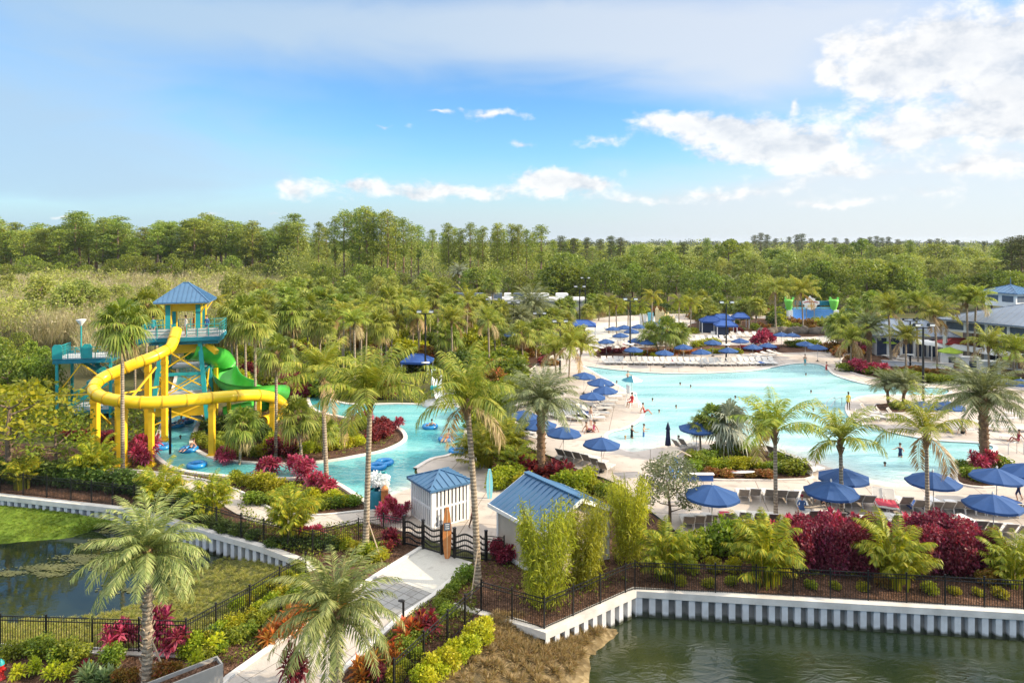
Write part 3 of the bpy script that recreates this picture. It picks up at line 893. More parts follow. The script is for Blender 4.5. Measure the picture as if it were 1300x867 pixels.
CROWN = {'coco': [crown_coco(100+i, n_, L_, d_) for i, (n_, L_, d_) in enumerate([(22, 3.4, 1), (20, 3.6, 2), (24, 3.2, 1), (18, 3.4, 2), (22, 3.7, 3), (15, 3.6, 1), (16, 3.4, 1), (14, 3.7, 2)])],
         'date': [crown_date(110+i) for i in range(2)], 'fan': [crown_fan(120+i, 30+3*i, .9+.04*i, 1.0, skirt=5+3*i) for i in range(4)], 'foxtail': [crown_fox(126+i, 11+2*i) for i in range(3)]}
CROWN['silver'] = [crown_fan(131, 22, 1.25, .9, 'silver', 300, 2), crown_fan(132, 20, 1.2, .9, 'silver', 300, 2)]
CROWN['greydate'] = [crown_date(141, 46, 3.2, 'silver', 28), crown_date(142, 44, 3.2, 'silver', 20)]
M['mdate'] = leafmat('tall_date_frond', [(.11, .14, .055), (.16, .19, .08), (.22, .25, .12), (.28, .29, .15)], .25, hue=.01)
CROWN['bigdate'] = [crown_date(151, 54, 3.2, 'mdate', 16), crown_date(152, 50, 3.2, 'mdate', 10)]
CREACH = {'coco': 2.95, 'date': 2.35, 'fan': 1.75, 'foxtail': 2.0, 'silver': 1.9, 'greydate': 3.0, 'bigdate': 3.0}

def palm_trunk(base, top, r0, r1, kind):
    """leaning tapered trunk from base to crown, ringed, as mesh relative to base"""
    v = top - base; n = 14 if kind in ('date', 'bigdate', 'greydate') else 10
    mid = Vector((v.x*.25, v.y*.25, v.z*.5)) if (abs(v.x)+abs(v.y)) > .4 else v*.5
    pts, rs = [], []
    nn = max(8, int(v.z/.22)) if kind in ('date', 'bigdate', 'greydate') else max(8, int(v.z/.5))
    for i in range(nn+1):
        t = i/nn
        p = (1-t)**2*Vector((0, 0, -.05)) + 2*t*(1-t)*mid + t*t*v
        r = r0+(r1-r0)*t**.6
        if i == 0: r *= 1.35
        if kind in ('date', 'bigdate', 'greydate'): r *= 1.09 if i % 2 else .90
        pts.append(p); rs.append(r)
    m = MB().tube(pts, rs, n)
    return m

PALMWORD = {'coco': ('coconut_palm', 'coconut palm'), 'date': ('date_palm', 'date palm'), 'bigdate': ('date_palm', 'date palm'), 'greydate': ('date_palm', 'date palm'),
            'fan': ('fan_palm', 'fan palm'), 'foxtail': ('foxtail_palm', 'foxtail palm'), 'silver': ('silver_palm', 'silver palm')}
def palm(kind, base, top, reach, label, group=None, r0=.17, r1=.11, var=None, rz=None, boots=True, zs=1.0):
    nm = PALMWORD[kind][0]
    t = thing(nm, label, 'palm tree', base, 0, group)
    pm = palm_trunk(base, top, r0, r1, kind)
    pm.build('trunk', M['trunkb'] if kind in ('bigdate', 'date') and kind == 'bigdate' else M['trunk'], t)
    if kind in ('date', 'bigdate') and base.y < 60:
        m = MB(); v = top-base; n = int(v.z/.075)
        for i in range(n):
            f = i/n; a = i*2.4; r = r0+(r1-r0)*f**.6; q = v*f
            o = Vector((math.cos(a), math.sin(a), 0)); m.bar(q+o*(r*.85)-Vector((0, 0, .04)), q+o*(r+.075)+Vector((0, 0, .10)), .15, .035)
        m.build('leaf_base', M['boots'] if kind == 'bigdate' else M['bootsp'], t)
    vs = CROWN[kind]
    sc = reach/CREACH[kind]
    c = obj('crown', vs[R.randrange(len(vs)) if var is None else var % len(vs)], t, top-base, R.uniform(0, 6.28) if rz is None else rz)
    c.scale = (sc*R.uniform(.93, 1.07), sc, sc*zs*R.uniform(.9, 1.1)); c.rotation_euler = (R.uniform(-.1, .1), R.uniform(-.1, .1), c.rotation_euler[2])
    if boots and kind != 'silver':
        rb = r1*(2.2 if kind != 'coco' else 1.5)
        hb = .8 if kind != 'fan' else .6
        m = MB().lathe([(r1*1.05, -hb), (rb*.9, -hb*.45), (rb, -.05), (rb*.55, .22), (.03, .3)], n=10)
        for i in range(14):
            a = i*2.4; z = -hb*.8+hb*.75*(i/14)
            m.bar((math.cos(a)*r1, math.sin(a)*r1, z-.1), (math.cos(a)*(rb+.1), math.sin(a)*(rb+.1), z+.28), .07, .03)
        o = m.build('leaf_base', M['boots'], t); o.location = top-base
    return t

def P(kind, bu, bv, cu, cv, rpx, label, group=None, d=None, **kw):
    """palm by where its foot and crown centre show; foot row bv gives the distance"""
    base = g(bu, bv); d = base.y
    top = gd(cu, cv, d); top.x -= 0
    return palm(kind, base, top, rpx*d/FPX, label, group, **kw)

# ------------------------------------------------------------------ foreground and named palms
P('date', 187, 866, 187, 702, 82, 'small date palm with drooping feathery crown beside the near pond fence', r0=.20, r1=.17, var=0, zs=.9)
P('date', 428, 905, 425, 778, 88, 'date palm with orange seed stalks overhanging the entrance path', r0=.20, r1=.18, var=1, zs=1.0)
dp = [o for o in bpy.data.objects if o.get('label', '').startswith('date palm with orange')][0]
rgs = np.random.default_rng(77); kk = 150; dd_ = nrm(rand_dirs(kk, rgs)*np.array([1, 1, .5])+np.array([0, 0, .25])); cc_ = np.tile(np.array([[0, 0, .25]]), (kk, 1))+rgs.normal(0, .12, (kk, 3))
ll_ = rgs.uniform(.25, .7, kk); o_ = obj('seed_stalk', qmesh('seed_stalk', diamonds(cc_, dd_, nrm(np.cross(dd_, rand_dirs(kk, rgs)))*.016, ll_, .5), [M['orange']]), dp); o_.location = [c for c in bpy.data.objects if c.parent is dp and c.name.startswith('crown')][0].location
P('coco', 464, 700, 470, 505, 72, 'yellow green coconut palm with straight trunk left of the striped kiosk', r0=.19, r1=.13, var=0, rz=.4)
P('coco', 607, 742, 593, 512, 68, 'tall leaning coconut palm in front of the tan building beside the gate', r0=.20, r1=.13, var=1, rz=2.0)
P('bigdate', 687, 609, 687, 512, 60, 'grey green date palm with thick brown trunk on the left pool terrace', r0=.28, r1=.30, var=0)
P('bigdate', 1250, 596, 1248, 507, 66, 'large dark date palm with thick trunk in the bed at the right pool edge', r0=.30, r1=.32, var=1)
P('coco', 985, 668, 984, 548, 56, 'leftmost coconut palm of the three rising from the crimson hedge by the right pond', r0=.14, r1=.10, var=5)
P('coco', 1069, 668, 1067, 560, 54, 'middle coconut palm of the three rising from the crimson hedge by the right pond', r0=.14, r1=.10, var=6, rz=1.2)
P('coco', 1178, 674, 1176, 552, 52, 'rightmost coconut palm of the three rising from the crimson hedge by the right pond', r0=.14, r1=.10, var=7, rz=3.0)
P('silver', 930, 582, 926, 538, 33, 'silvery fan palm in the planted island on the pool deck', r0=.16, r1=.16, var=0)
P('fan', 890, 580, 888, 541, 20, 'small green fan palm beside the silvery palm on the planted island', r0=.08, r1=.08, var=0)
P('fan', 912, 578, 904, 530, 22, 'slender leaning fan palm behind the silvery palm on the planted island', r0=.07, r1=.07, var=1)
P('fan', 964, 574, 968, 538, 20, 'low fan palm at the right end of the planted island', r0=.08, r1=.08, var=2)
P('coco', 415, 616, 409, 478, 52, 'coconut palm with two tone trunk between the garden path and the river', r0=.18, r1=.12, var=2, rz=4.0)
P('fan', 350, 580, 351, 450, 32, 'tall fan palm with grey trunk at the near rim of the planted river island', r0=.13, r1=.11, var=0)
P('fan', 324, 545, 324, 412, 30, 'tall fan palm in front of the green slide flume', r0=.13, r1=.11, var=1)
P('fan', 156, 600, 155, 414, 36, 'tall fan palm standing between the yellow tube and the stair platform', r0=.15, r1=.12, var=2)
P('fan', 304, 590, 308, 540, 28, 'short fan palm leaning over the river beside pink cordylines', r0=.09, r1=.09, var=2)
P('fan', 384, 587, 378, 530, 30, 'short propped fan palm on the planted river island', r0=.10, r1=.09, var=1)
P('fan', 410, 582, 412, 546, 24, 'low yellowish fan palm at the middle of the planted river island', r0=.08, r1=.08, var=0)
P('coco', 985, 425, 984, 369, 26, 'paler coconut palm left of the surf ride sign', r0=.16, r1=.12, var=0)
P('coco', 1020, 424, 1017, 372, 24, 'coconut palm standing in front of the surf ride sign', r0=.15, r1=.12, var=1)
P('coco', 1131, 462, 1128, 395, 28, 'coconut palm with dry frond tips left of the clubhouse awning', r0=.16, r1=.12, var=2)
P('coco', 1166, 468, 1163, 388, 27, 'coconut palm between the two black light poles by the clubhouse', r0=.15, r1=.12, var=0)
P('coco', 1190, 474, 1186, 401, 29, 'coconut palm left of the lime umbrella by the clubhouse', r0=.15, r1=.12, var=1)
P('coco', 1230, 470, 1227, 385, 28, 'left of the paired coconut palms before the clubhouse roof', r0=.15, r1=.12, var=2)
P('coco', 1236, 470, 1239, 381, 27, 'right of the paired coconut palms before the clubhouse roof', r0=.15, r1=.12, var=0)
P('bigdate', 1103, 466, 1104, 417, 27, 'grey green date palm with stout trunk in the bed behind the far pool edge', r0=.3, r1=.32, var=0)
P('bigdate', 1128, 516, 1126, 488, 26, 'left of the low grey green palms on the concrete peninsula', r0=.14, r1=.15, var=1)
P('bigdate', 1146, 520, 1148, 490, 28, 'right of the low grey green palms on the concrete peninsula', r0=.14, r1=.15, var=0)
P('coco', 706, 478, 704, 445, 28, 'leftmost of the yellow green palm clump beside the left umbrellas', r0=.12, r1=.09, var=0)
P('coco', 722, 486, 724, 440, 30, 'middle of the yellow green palm clump beside the left umbrellas', r0=.12, r1=.09, var=1)
P('coco', 734, 482, 738, 442, 28, 'rightmost of the yellow green palm clump beside the left umbrellas', r0=.12, r1=.09, var=2)
P('bigdate', 676, 432, 676, 390, 34, 'tall grey green date palm in front of the far service building', r0=.3, r1=.3, var=1)
P('bigdate', 663, 440, 660, 405, 24, 'shorter grey green date palm left of the twin light poles', r0=.25, r1=.25, var=0)
P('greydate', 583, 372, 583, 347, 17, 'silvery feather palm standing against the dark pines', r0=.3, r1=.3, var=0)
P('greydate', 768, 380, 768, 360, 15, 'silvery feather palm above the yellow foxtail palms', r0=.3, r1=.3, var=1)
P('greydate', 848, 382, 848, 360, 16, 'silvery feather palm behind the children play structure', r0=.3, r1=.3, var=0)
P('greydate', 930, 386, 930, 362, 16, 'silvery feather palm behind the blue shade tents', r0=.3, r1=.3, var=1)
FOX = [(773, 424, 774, 384, 15), (783, 426, 782, 388, 15), (797, 422, 798, 388, 16), (827, 426, 828, 377, 17), (862, 420, 862, 384, 16), (876, 424, 878, 386, 17), (818, 424, 813, 390, 15)]
for i, q in enumerate(FOX):
    P('foxtail', *q, ['first yellow foxtail palm at the splash pad from the left', 'second yellow foxtail palm at the splash pad from the left', 'third yellow foxtail palm at the splash pad from the left, behind a black light pole',
      'tallest greener foxtail palm behind the splash pad', 'foxtail palm right of the cream play structure', 'rightmost foxtail palm beside the blue shade tents', 'short foxtail palm left of the play structure'][i], 'foxtail palms around the splash pad', r0=.12, r1=.1)
TWIN = [(838, 452, 826, 424, 18), (845, 454, 846, 420, 20), (854, 452, 862, 424, 18)]
for i, q in enumerate(TWIN):
    P('fan', *q, ['leftmost leaning stem of the triple palm in the orange bed behind the pool', 'centre stem of the triple palm in the orange bed behind the pool', 'rightmost leaning stem of the triple palm in the orange bed behind the pool'][i], 'triple palm in the orange bed', r0=.13, r1=.12)
P('coco', 575, 470, 573, 408, 26, 'upright green palm left of the black pole above the river dock', r0=.12, r1=.1, var=0)
P('coco', 533, 462, 530, 402, 24, 'yellowish coconut palm behind the blue shelter by the river', r0=.13, r1=.1, var=1)
for i, (u, cu, cv) in enumerate([(484, 480, 408), (490, 492, 403), (496, 500, 410)]):
    P('foxtail', u, 458, cu, cv, 20, ['leftmost', 'middle', 'rightmost'][i] + ' of the three white stemmed palms behind the river', 'white stemmed palms behind the river', r0=.1, r1=.09)
GARDEN = []
def midpalms(lst, kind, label, group):
    for (u, v, cv, r) in lst:
        r *= 1.25
        GARDEN.append((u, v))
        P(kind, u, v, u + R.uniform(-3, 3), cv, r, label, group, r0=.13, r1=.11)
midpalms([(302, 500, 412, 24), (313, 505, 402, 24), (296, 480, 405, 22), (374, 478, 398, 21), (392, 470, 392, 19), (407, 462, 385, 18), (421, 462, 388, 18), (430, 470, 390, 18), (445, 455, 378, 16), (365, 470, 400, 20)],
         'fan', 'tall fan palm in the grove between the slide tower and the river', 'fan palms in the grove behind the green flume')
midpalms([(290, 470, 420, 16), (272, 468, 425, 16), (435, 450, 400, 15), (457, 445, 385, 14), (470, 440, 390, 14), (515, 430, 384, 13), (546, 432, 378, 14), (556, 428, 382, 13), (612, 420, 388, 14), (600, 424, 390, 13), (632, 415, 392, 12), (524, 440, 398, 15), (505, 446, 400, 14), (590, 436, 398, 15), (620, 440, 402, 15)],
         'fan', 'smaller fan palm in the garden far behind the river', 'smaller fan palms in the far garden')
midpalms([(185, 520, 388, 22), (172, 520, 402, 22), (200, 510, 400, 20)], 'fan', 'fan palm crowding behind the slide tower deck', 'fan palms behind the slide tower')
midpalms([(905, 418, 398, 10), (953, 412, 390, 12), (940, 414, 392, 11), (960, 416, 388, 12), (712, 420, 392, 12), (722, 418, 388, 11), (745, 412, 396, 10), (1085, 418, 392, 13), (1108, 428, 384, 15)],
         'fan', 'small fan palm at the far rim of the pool gardens', 'small fan palms at the far rim')

midpalms([(885, 418, 396, 11), (895, 416, 390, 12), (915, 412, 386, 12), (702, 436, 404, 14), (716, 434, 408, 13), (664, 462, 424, 17), (680, 456, 420, 16), (694, 452, 418, 15), (760, 408, 386, 11), (750, 404, 384, 11), (892, 404, 380, 11), (876, 402, 378, 11), (1076, 450, 416, 16), (1064, 446, 414, 15), (1090, 450, 412, 16)],
         'fan', 'slim fan palm in the beds beyond the main pool', 'slim fan palms in the beds beyond the main pool')
midpalms([(1150, 476, 430, 20), (1256, 484, 440, 22), (1080, 468, 432, 18)], 'coco', 'bushy coconut palm in the bed below the clubhouse', 'bushy coconut palms below the clubhouse')
midpalms([(1286, 486, 446, 22)], 'coco', 'bushy coconut palm at the right edge below the lime umbrella', 'bushy coconut palm at the right edge')
for i in range(46):
    for _ in range(30):
        u = R.uniform(275, 655); v = R.uniform(402, 500)
        q = g(u, v)
        if (500 < u < 600 and v > 466) or inside(q, [(p.x, p.y) for p in riverW]) or inside(q, [(p.x, p.y) for p in deckW]): continue
        if all(abs(u-a)+2*abs(v-b) > 12 for a, b in GARDEN): break
    GARDEN.append((u, v)); s_ = ppm(g(u, v).y); k = R.choice(['fan', 'fan', 'foxtail', 'coco'])
    h = R.uniform(3.8, 8.6)*s_
    P(k, u, v, u+R.uniform(-3, 3), v-h, s_*R.uniform(2.0, 2.7), {'fan': 'leafy fan palm among the shrubs of the garden behind the river', 'foxtail': 'yellow green feather palm among the shrubs behind the river', 'coco': 'loose coconut palm among the shrubs behind the river'}[k],
      {'fan': 'fan palms among the back garden shrubs', 'foxtail': 'feather palms among the back garden shrubs', 'coco': 'coconut palms among the back garden shrubs'}[k], r0=.14, r1=.11)

# ------------------------------------------------------------------ clumping palms, bamboo, shrubs
def areca_mesh(seed, mat='areca', n=72, hgt=1.0):
    """clump of canes, each with short arching fronds; about 2.3 m tall, 1 m reach"""
    rg = np.random.default_rng(seed); Q = []
    for i in range(n):
        k = (i+.5)/n
        a = i*2.4; ro = .42*math.sqrt(rg.random())
        o = (ro*math.cos(a), ro*math.sin(a), (.15+1.25*rg.random()**.8*(1-.35*k))*hgt)
        e0 = math.radians(88-44*k*rg.uniform(.6, 1.2))
        L = rg.uniform(.75, 1.2)
        st = np.array(o); w = .016
        Q.append(np.array([[[st[0]-w, st[1], 0], [st[0]+w, st[1], 0], st+[w, 0, 0], st-[w, 0, 0]], [[st[0], st[1]-w, 0], [st[0], st[1]+w, 0], st+[0, w, 0], st-[0, w, 0]]]))
        Q.append(frond(a+rg.uniform(-.7, .7), e0, L, .9+.7*rg.random(), 20, .30, rg, vee=.45, droop=.3, a0=44, a1=48, wid=.036, p=1.7, rach=.012, start=.2, origin=o))
    return qmesh('areca_palm', np.concatenate(Q), [M[mat]])
ARECA = [areca_mesh(201), areca_mesh(202), areca_mesh(203, n=84)]
M['arecag'] = leafmat('areca_green', [(.10, .16, .014), (.18, .24, .018), (.27, .31, .024), (.38, .36, .03)], .4)
ARECAG = [areca_mesh(204, 'arecag'), areca_mesh(205, 'arecag', 84)]
# unit: about 2.3 m tall and 1.5 m reach
def areca(u, v, hpx, label, group=None, green=False, wide=1.0):
    b = g(u, v); h = hpx/ppm(b.y); s = h/2.25
    o = obj('areca_palm', R.choice(ARECAG if green else ARECA), None, b, R.uniform(0, 6.28), (s*wide, s*wide, s))
    return tag(o, label, 'palm bush', group)
for q in [(118, 612, 62, 'areca palm clump in front of the left yellow column'), (206, 648, 66, 'areca palm clump behind the fence between two black hedges, below the lamp post'), (268, 658, 62, 'areca palm clump left of the curving garden path'),
          (371, 688, 78, 'areca palm clump at the bend of the garden path behind the fence'), (845, 733, 76, 'yellow areca palm clump right of the bamboo at the corner of the right pond'),
          (973, 742, 98, 'golden areca palm clump at the left end of the crimson hedge'), (1136, 744, 96, 'green areca palm clump in the middle of the crimson hedge'), (1284, 742, 78, 'green areca palm clump at the right end of the crimson hedge'),
          (28, 620, 50, 'areca palm clump at the left behind the fence of the left pond')]:
    areca(*q, green=(q[0] in (1136, 1284)))
for q in [(612, 592, 60, 'bushy areca palm left of the brown date palm trunk'), (640, 578, 56, 'broad areca palm behind the blue surfboard'), (655, 600, 40, 'low yellow areca palm behind the tan building roof')]:
    areca(*q, green=True, wide=1.3)

def bamboo_mesh(seed):
    rg = np.random.default_rng(seed); Q = []; mi = []
    for i in range(34):
        a = rg.random()*6.28; r0 = .55*math.sqrt(rg.random())
        b = np.array([r0*math.cos(a), r0*math.sin(a), 0]); h = rg.uniform(2.6, 4.0); lean = rg.uniform(.05, .22)
        ts = np.linspace(0, 1, 9)
        P_ = b+np.stack([math.cos(a)*lean*h*ts**1.8, math.sin(a)*lean*h*ts**1.8, h*ts], 1)
        for wv in (np.array([.014, 0, 0]), np.array([0, .014, 0])):
            q = np.stack([P_[:-1]-wv, P_[:-1]+wv, P_[1:]+wv*.8, P_[1:]-wv*.8], 1); Q.append(q); mi += [1]*len(q)
        n = 215
        t = .06+.88*rg.random(n)**.8
        c = np.stack([np.interp(t, ts, P_[:, k]) for k in range(3)], 1)
        sp = rg.normal(0, 1, (n, 3))*np.array([.2, .2, .12])*(1.05-.5*t)[:, None]
        d = nrm(rand_dirs(n, rg)+np.array([0, 0, -.15]))
        sd = nrm(np.cross(d, rand_dirs(n, rg)))
        ln = rg.uniform(.14, .28, n)
        q = diamonds(c+sp, d, sd*(ln*.085)[:, None], ln, .3); Q.append(q); mi += [0]*len(q)
    return qmesh('bamboo_clump', np.concatenate(Q), [M['bamboo'], M['culm']], mi)
BAM = [bamboo_mesh(i) for i in (301, 302, 303)]
for i, (u, v, hp, lab) in enumerate([(693, 768, 140, 'tallest bamboo clump hiding the wall of the tan building'), (742, 742, 116, 'slim bamboo clump in the middle of the three beside the tan building'),
                                     (796, 712, 114, 'greener bamboo clump at the right end of the tan building')]):
    b = g(u, v); s = hp/ppm(b.y)/3.9
    tag(obj('bamboo_clump', BAM[i], None, b, i*1.3, (s*.94, s*.94, s*1.0)), lab, 'bamboo', 'bamboo clumps beside the tan building')

def bush_mesh(name, seed, mat, n=900, size=.13, wid=.6, lumps=7, h=1.0, up=.25):
    """unit shrub: 1 m across, about h tall, several lumps"""
    rg = np.random.default_rng(seed); Q = []
    for i in range(lumps):
        a = i*2.4; r = .27*math.sqrt((i+.3)/lumps)*1.1
        c = (r*math.cos(a), r*math.sin(a), h*rg.uniform(.38, .68)*(1-.5*r))
        rr = rg.uniform(.22, .30)
        Q.append(cloud(n//lumps, c, (rr, rr, rr*h*1.15), size, rg, .45, wid, updir=up))
    Q.append(cloud(n//4, (0, 0, h*.3), (.42, .42, h*.3), size, rg, .5, wid, updir=up))
    return qmesh(name, np.concatenate(Q), [M[mat]])
def spiky_mesh(name, seed, mat, heads=9, n=26, ln=.34, hgt=.85, spread=.36, wid=.07):
    """cordyline-like shrub: stems each ending in a rosette of strap leaves"""
    rg = np.random.default_rng(seed); Q = []
    for i in range(heads):
        a = i*2.4; r = spread*math.sqrt((i+.4)/heads)
        top = np.array([r*math.cos(a), r*math.sin(a), hgt*rg.uniform(.55, 1.0)])
        w = .012; b = top*np.array([.5, .5, 0])
        Q.append(np.array([[b-[w, 0, 0], b+[w, 0, 0], top+[w, 0, 0], top-[w, 0, 0]]]))
        k = np.arange(n); az = k*2.4+rg.random(); e = np.radians(85-110*(k/n)**.9)
        d = np.stack([np.cos(e)*np.cos(az), np.cos(e)*np.sin(az), np.sin(e)], 1)
        c = top+np.stack([0*e, 0*e, -.22*(k/n)], 1)
        sd = nrm(np.cross(d, UP+rg.normal(0, .1, (n, 3))))
        L = ln*rg.uniform(.8, 1.15, n)
        Q.append(diamonds(c, d, sd*(L*wid*2.2)[:, None], L, .3))
    return qmesh(name, np.concatenate(Q), [M[mat]])
BUSH = {}
for k, (mat, size) in {'lime': ('lime', .13), 'green': ('green', .12), 'dkgreen': ('dkgreen', .12), 'yelgreen': ('yelgreen', .12), 'bronze': ('bronze', .13), 'maroon': ('maroon', .13), 'red': ('red', .13)}.items():
    BUSH[k] = [bush_mesh('shrub', 400+len(BUSH)*7+i, mat, 800, size) for i in range(2)]
BUSH['pink'] = [spiky_mesh('cordyline', 480+i, 'pink') for i in range(3)]
BUSH['cordred'] = [spiky_mesh('cordyline', 484+i, 'red', 12, 24, .3) for i in range(2)]
BUSH['darkcord'] = [spiky_mesh('cordyline', 488+i, 'maroon', 10, 22, .36, .75) for i in range(2)]
BUSH['orange'] = [spiky_mesh('bromeliad', 490+i, 'orange', 7, 30, .42, .42, .40, .045) for i in range(2)]
BUSH['agave'] = [spiky_mesh('strap_plant', 494+i, 'agave', 3, 40, .55, .25, .22, .05) for i in range(2)]
BUSH['yelspike'] = [spiky_mesh('croton', 497+i, 'lime', 9, 18, .26, .7, .34, .10) for i in range(2)]
def bush(kind, u, v, wpx, hpx, label, group=None, z=0.0, cat='shrub'):
    b = g(u, v, z); s = ppm(b.y)
    me = R.choice(BUSH[kind])
    hh = {'orange': .75, 'agave': .7, 'pink': 1.08, 'cordred': 1.05, 'darkcord': .95, 'yelspike': .85}.get(kind, .95)
    o = obj(me.name.split('.')[0], me, None, b, R.uniform(0, 6.28), (wpx/s, wpx/s, hpx/s/hh))
    return tag(o, label, cat, group)

FILL = []
def fill(kind, u, v, wpx, hpx):
    b = g(u, v); s = ppm(b.y); FILL.append((kind, b, wpx/s, hpx/s))
def fillmany(kind, pts, wpx, hpx, label=None, group=None, z=0.0, jit=.2):
    for (u, v) in pts:
        q = 1+R.uniform(-jit, jit); b = g(u+R.uniform(-2, 2), v+R.uniform(-1, 1), z); s = ppm(b.y); FILL.append((kind, b, wpx*q/s, hpx*q/s))
def bushes(kind, pts, wpx, hpx, label, group, z=0.0, jit=.2):
    for (u, v) in pts:
        q = 1+R.uniform(-jit, jit)
        bush(kind, u+R.uniform(-2, 2), v+R.uniform(-1, 1), wpx*q, hpx*q, label, group, z)
def along(pts, step):
    """photo points spaced along a polyline"""
    out = []
    for a, b in zip(pts[:-1], pts[1:]):
        n = max(1, round(math.hypot(b[0]-a[0], b[1]-a[1])/step))
        out += [(a[0]+(b[0]-a[0])*i/n, a[1]+(b[1]-a[1])*i/n) for i in range(n)]
    return out + [pts[-1]]

# crimson hedge of copperleaf shrubs
HEDGE = leafmat('copperleaf', [(.08, .015, .022), (.155, .022, .04), (.25, .036, .075), (.12, .03, .028), (.32, .08, .10)], .35, hue=.01, tcol=(1.2, .5, .5))
M['hedge'] = HEDGE
BUSH['hedge'] = [bush_mesh('copperleaf_shrub', 470+i, 'hedge', 4200, .062, .75, 9, 1.0) for i in range(3)]
bushes('hedge', [(1012, 724), (1034, 722), (1056, 727), (1080, 724), (1102, 728), (1168, 728), (1190, 726), (1212, 730), (1236, 730), (1256, 726)], 46, 64, 'dark crimson copperleaf shrub in the tall hedge behind the right pond fence', 'copperleaf shrubs of the crimson hedge', jit=.12)
bushes('hedge', [(1026, 700), (1048, 702), (1092, 702), (1118, 704), (1176, 704), (1200, 706), (1228, 708)], 44, 54, 'dark crimson copperleaf shrub in the back row of the tall hedge', 'copperleaf shrubs in the back row of the crimson hedge', jit=.12)
for i, q in enumerate([(1066, 692, 34, 48, 'bright pink cordyline standing up in the left half of the crimson hedge'), (1090, 690, 26, 44, 'narrow red cordyline right of the bright pink one in the crimson hedge'), (1158, 694, 36, 44, 'red cordyline right of the middle areca palm in the hedge'),
                       (975, 690, 30, 36, 'small dark pink cordyline left of the crimson hedge'), (1000, 694, 34, 40, 'maroon cordyline at the left tip of the crimson hedge')]):
    bush('pink', *q)
bushes('yelgreen', [(862, 742), (900, 744), (928, 742), (1030, 746), (1060, 748), (1094, 750), (1180, 752), (1212, 754), (1244, 756), (1270, 758)], 20, 13, 'small low green plant in the bark between the crimson hedge and the fence', 'small low plants behind the right pond fence')
bushes('green', along([(868, 714), (905, 706), (940, 704), (985, 712)], 18), 40, 44, 'green shrub in the hedge between the yellow areca palm and the crimson hedge', 'green shrubs left of the crimson hedge')
bushes('yelgreen', along([(880, 728), (930, 726)], 22), 24, 22, 'low yellow leaved shrub before the green hedge at the pond corner', 'low yellow shrubs at the pond corner')
bushes('bronze', [(1262, 738), (1252, 742), (1120, 744)], 24, 20, 'low bronze shrub at the foot of the crimson hedge', 'low bronze shrubs under the hedge')

for u, v, lab in [(1012, 690, 'short red cordyline at the top of the crimson hedge, left end'), (1034, 692, 'red cordyline rising left of the bright pink one in the hedge'), (1110, 694, 'red cordyline just left of the middle green areca'), (1184, 694, 'red cordyline right of the rightmost hedge palm trunk'), (1206, 696, 'low red cordyline in the right half of the hedge'), (1232, 698, 'red cordyline near the right end of the hedge')]:
    bush('pink', u, v, 30, 40, lab)
# lime hedge by the right bank and left slope hedge
lim = along([(536, 866), (562, 846), (590, 824), (614, 803)], 15)
bushes('lime', lim + [(u+9, v+5) for u, v in lim[:-1]], 27, 24, 'lime green shrub in the low hedge down the slope beside the right pond', 'lime shrubs of the slope hedge')
bushes('yelgreen', along([(236, 834), (275, 812), (318, 790), (352, 764), (384, 744)], 15), 26, 24, 'yellow green shrub along the fence right of the left pond', 'yellow green shrubs along the pond fence')
bushes('green', along([(262, 836), (300, 816), (340, 784), (372, 762)], 20), 26, 18, 'low green plant between the fence shrubs and the entrance path', 'low green plants beside the entrance path')
bushes('yelgreen', along([(300, 775), (345, 748), (380, 728)], 16), 18, 16, 'yellow green shrub on the pond side of the fence', 'yellow green shrubs on the pond side')
for q in [(365, 800, 44, 30, 'orange bromeliad bed plant left of the entrance path'), (388, 786, 40, 30, 'orange bromeliad behind the date palm beside the left kerb'), (344, 812, 34, 24, 'small orange bromeliad lowest beside the left kerb'),
          (520, 812, 44, 36, 'bright orange bromeliad by the bollard on the right of the path'), (462, 858, 40, 34, 'orange bromeliad under the date palm on the right kerb'), (500, 838, 30, 26, 'small orange bromeliad lower right of the entrance path')]:
    bush('orange', *q)
for q in [(540, 806, 40, 34, 'maroon cordyline right of the bright orange bromeliad'), (478, 862, 26, 24, 'purple cordyline beside the lowest orange bromeliad'), (374, 872, 36, 60, 'dark bronze cordyline at the bottom in front of the path')]:
    bush('darkcord', *q)
bushes('green', along([(560, 770), (575, 752), (590, 735)], 14), 26, 16, 'low green plant between the entrance ramp and the fence', 'low green plants right of the ramp')
bushes('green', along([(515, 830), (545, 800), (566, 782)], 20), 30, 20, 'green shrub inside the sloping fence', 'green shrubs inside the sloping fence')
bushes('yelgreen', [(500, 866), (514, 850), (530, 834)], 26, 20, 'yellow green plant inside the lower sloping fence', 'yellow green plants inside the sloping fence')
# bed by the near-left pond fence
bushes('pink', [(145, 828), (160, 820)], 40, 46, 'bright pink cordyline left of the small date palm trunk', 'pink cordylines left of the small date palm')
bush('pink', 202, 822, 36, 58, 'tall pink cordyline just right of the small date palm trunk')
bush('pink', 222, 830, 36, 40, 'pink cordyline at the corner of the pond fence')
bushes('green', [(15, 838), (35, 832), (72, 842), (84, 838), (100, 842), (140, 846), (55, 836)], 30, 26, 'leafy green plant along the near pond fence', 'green plants along the near pond fence')
bushes('yelspike', [(45, 856), (82, 864), (20, 862), (64, 862), (108, 858)], 22, 22, 'small yellow croton in the bark bed by the hydrant', 'small yellow crotons in the near bed')
bushes('agave', [(115, 866), (134, 868)], 34, 26, 'blue green strap leaved plant in the near bed', 'strap leaved plants in the near bed')
bushes('bronze', [(150, 868), (208, 866), (222, 858), (165, 866)], 26, 24, 'bronze croton at the foot of the small date palm', 'bronze crotons at the small date palm')
bush('yelspike', 250, 850, 26, 30, 'yellow croton in the grey planter box', z=.4)
bush('yelspike', 272, 828, 34, 26, 'yellow spiky plant behind the planter box')
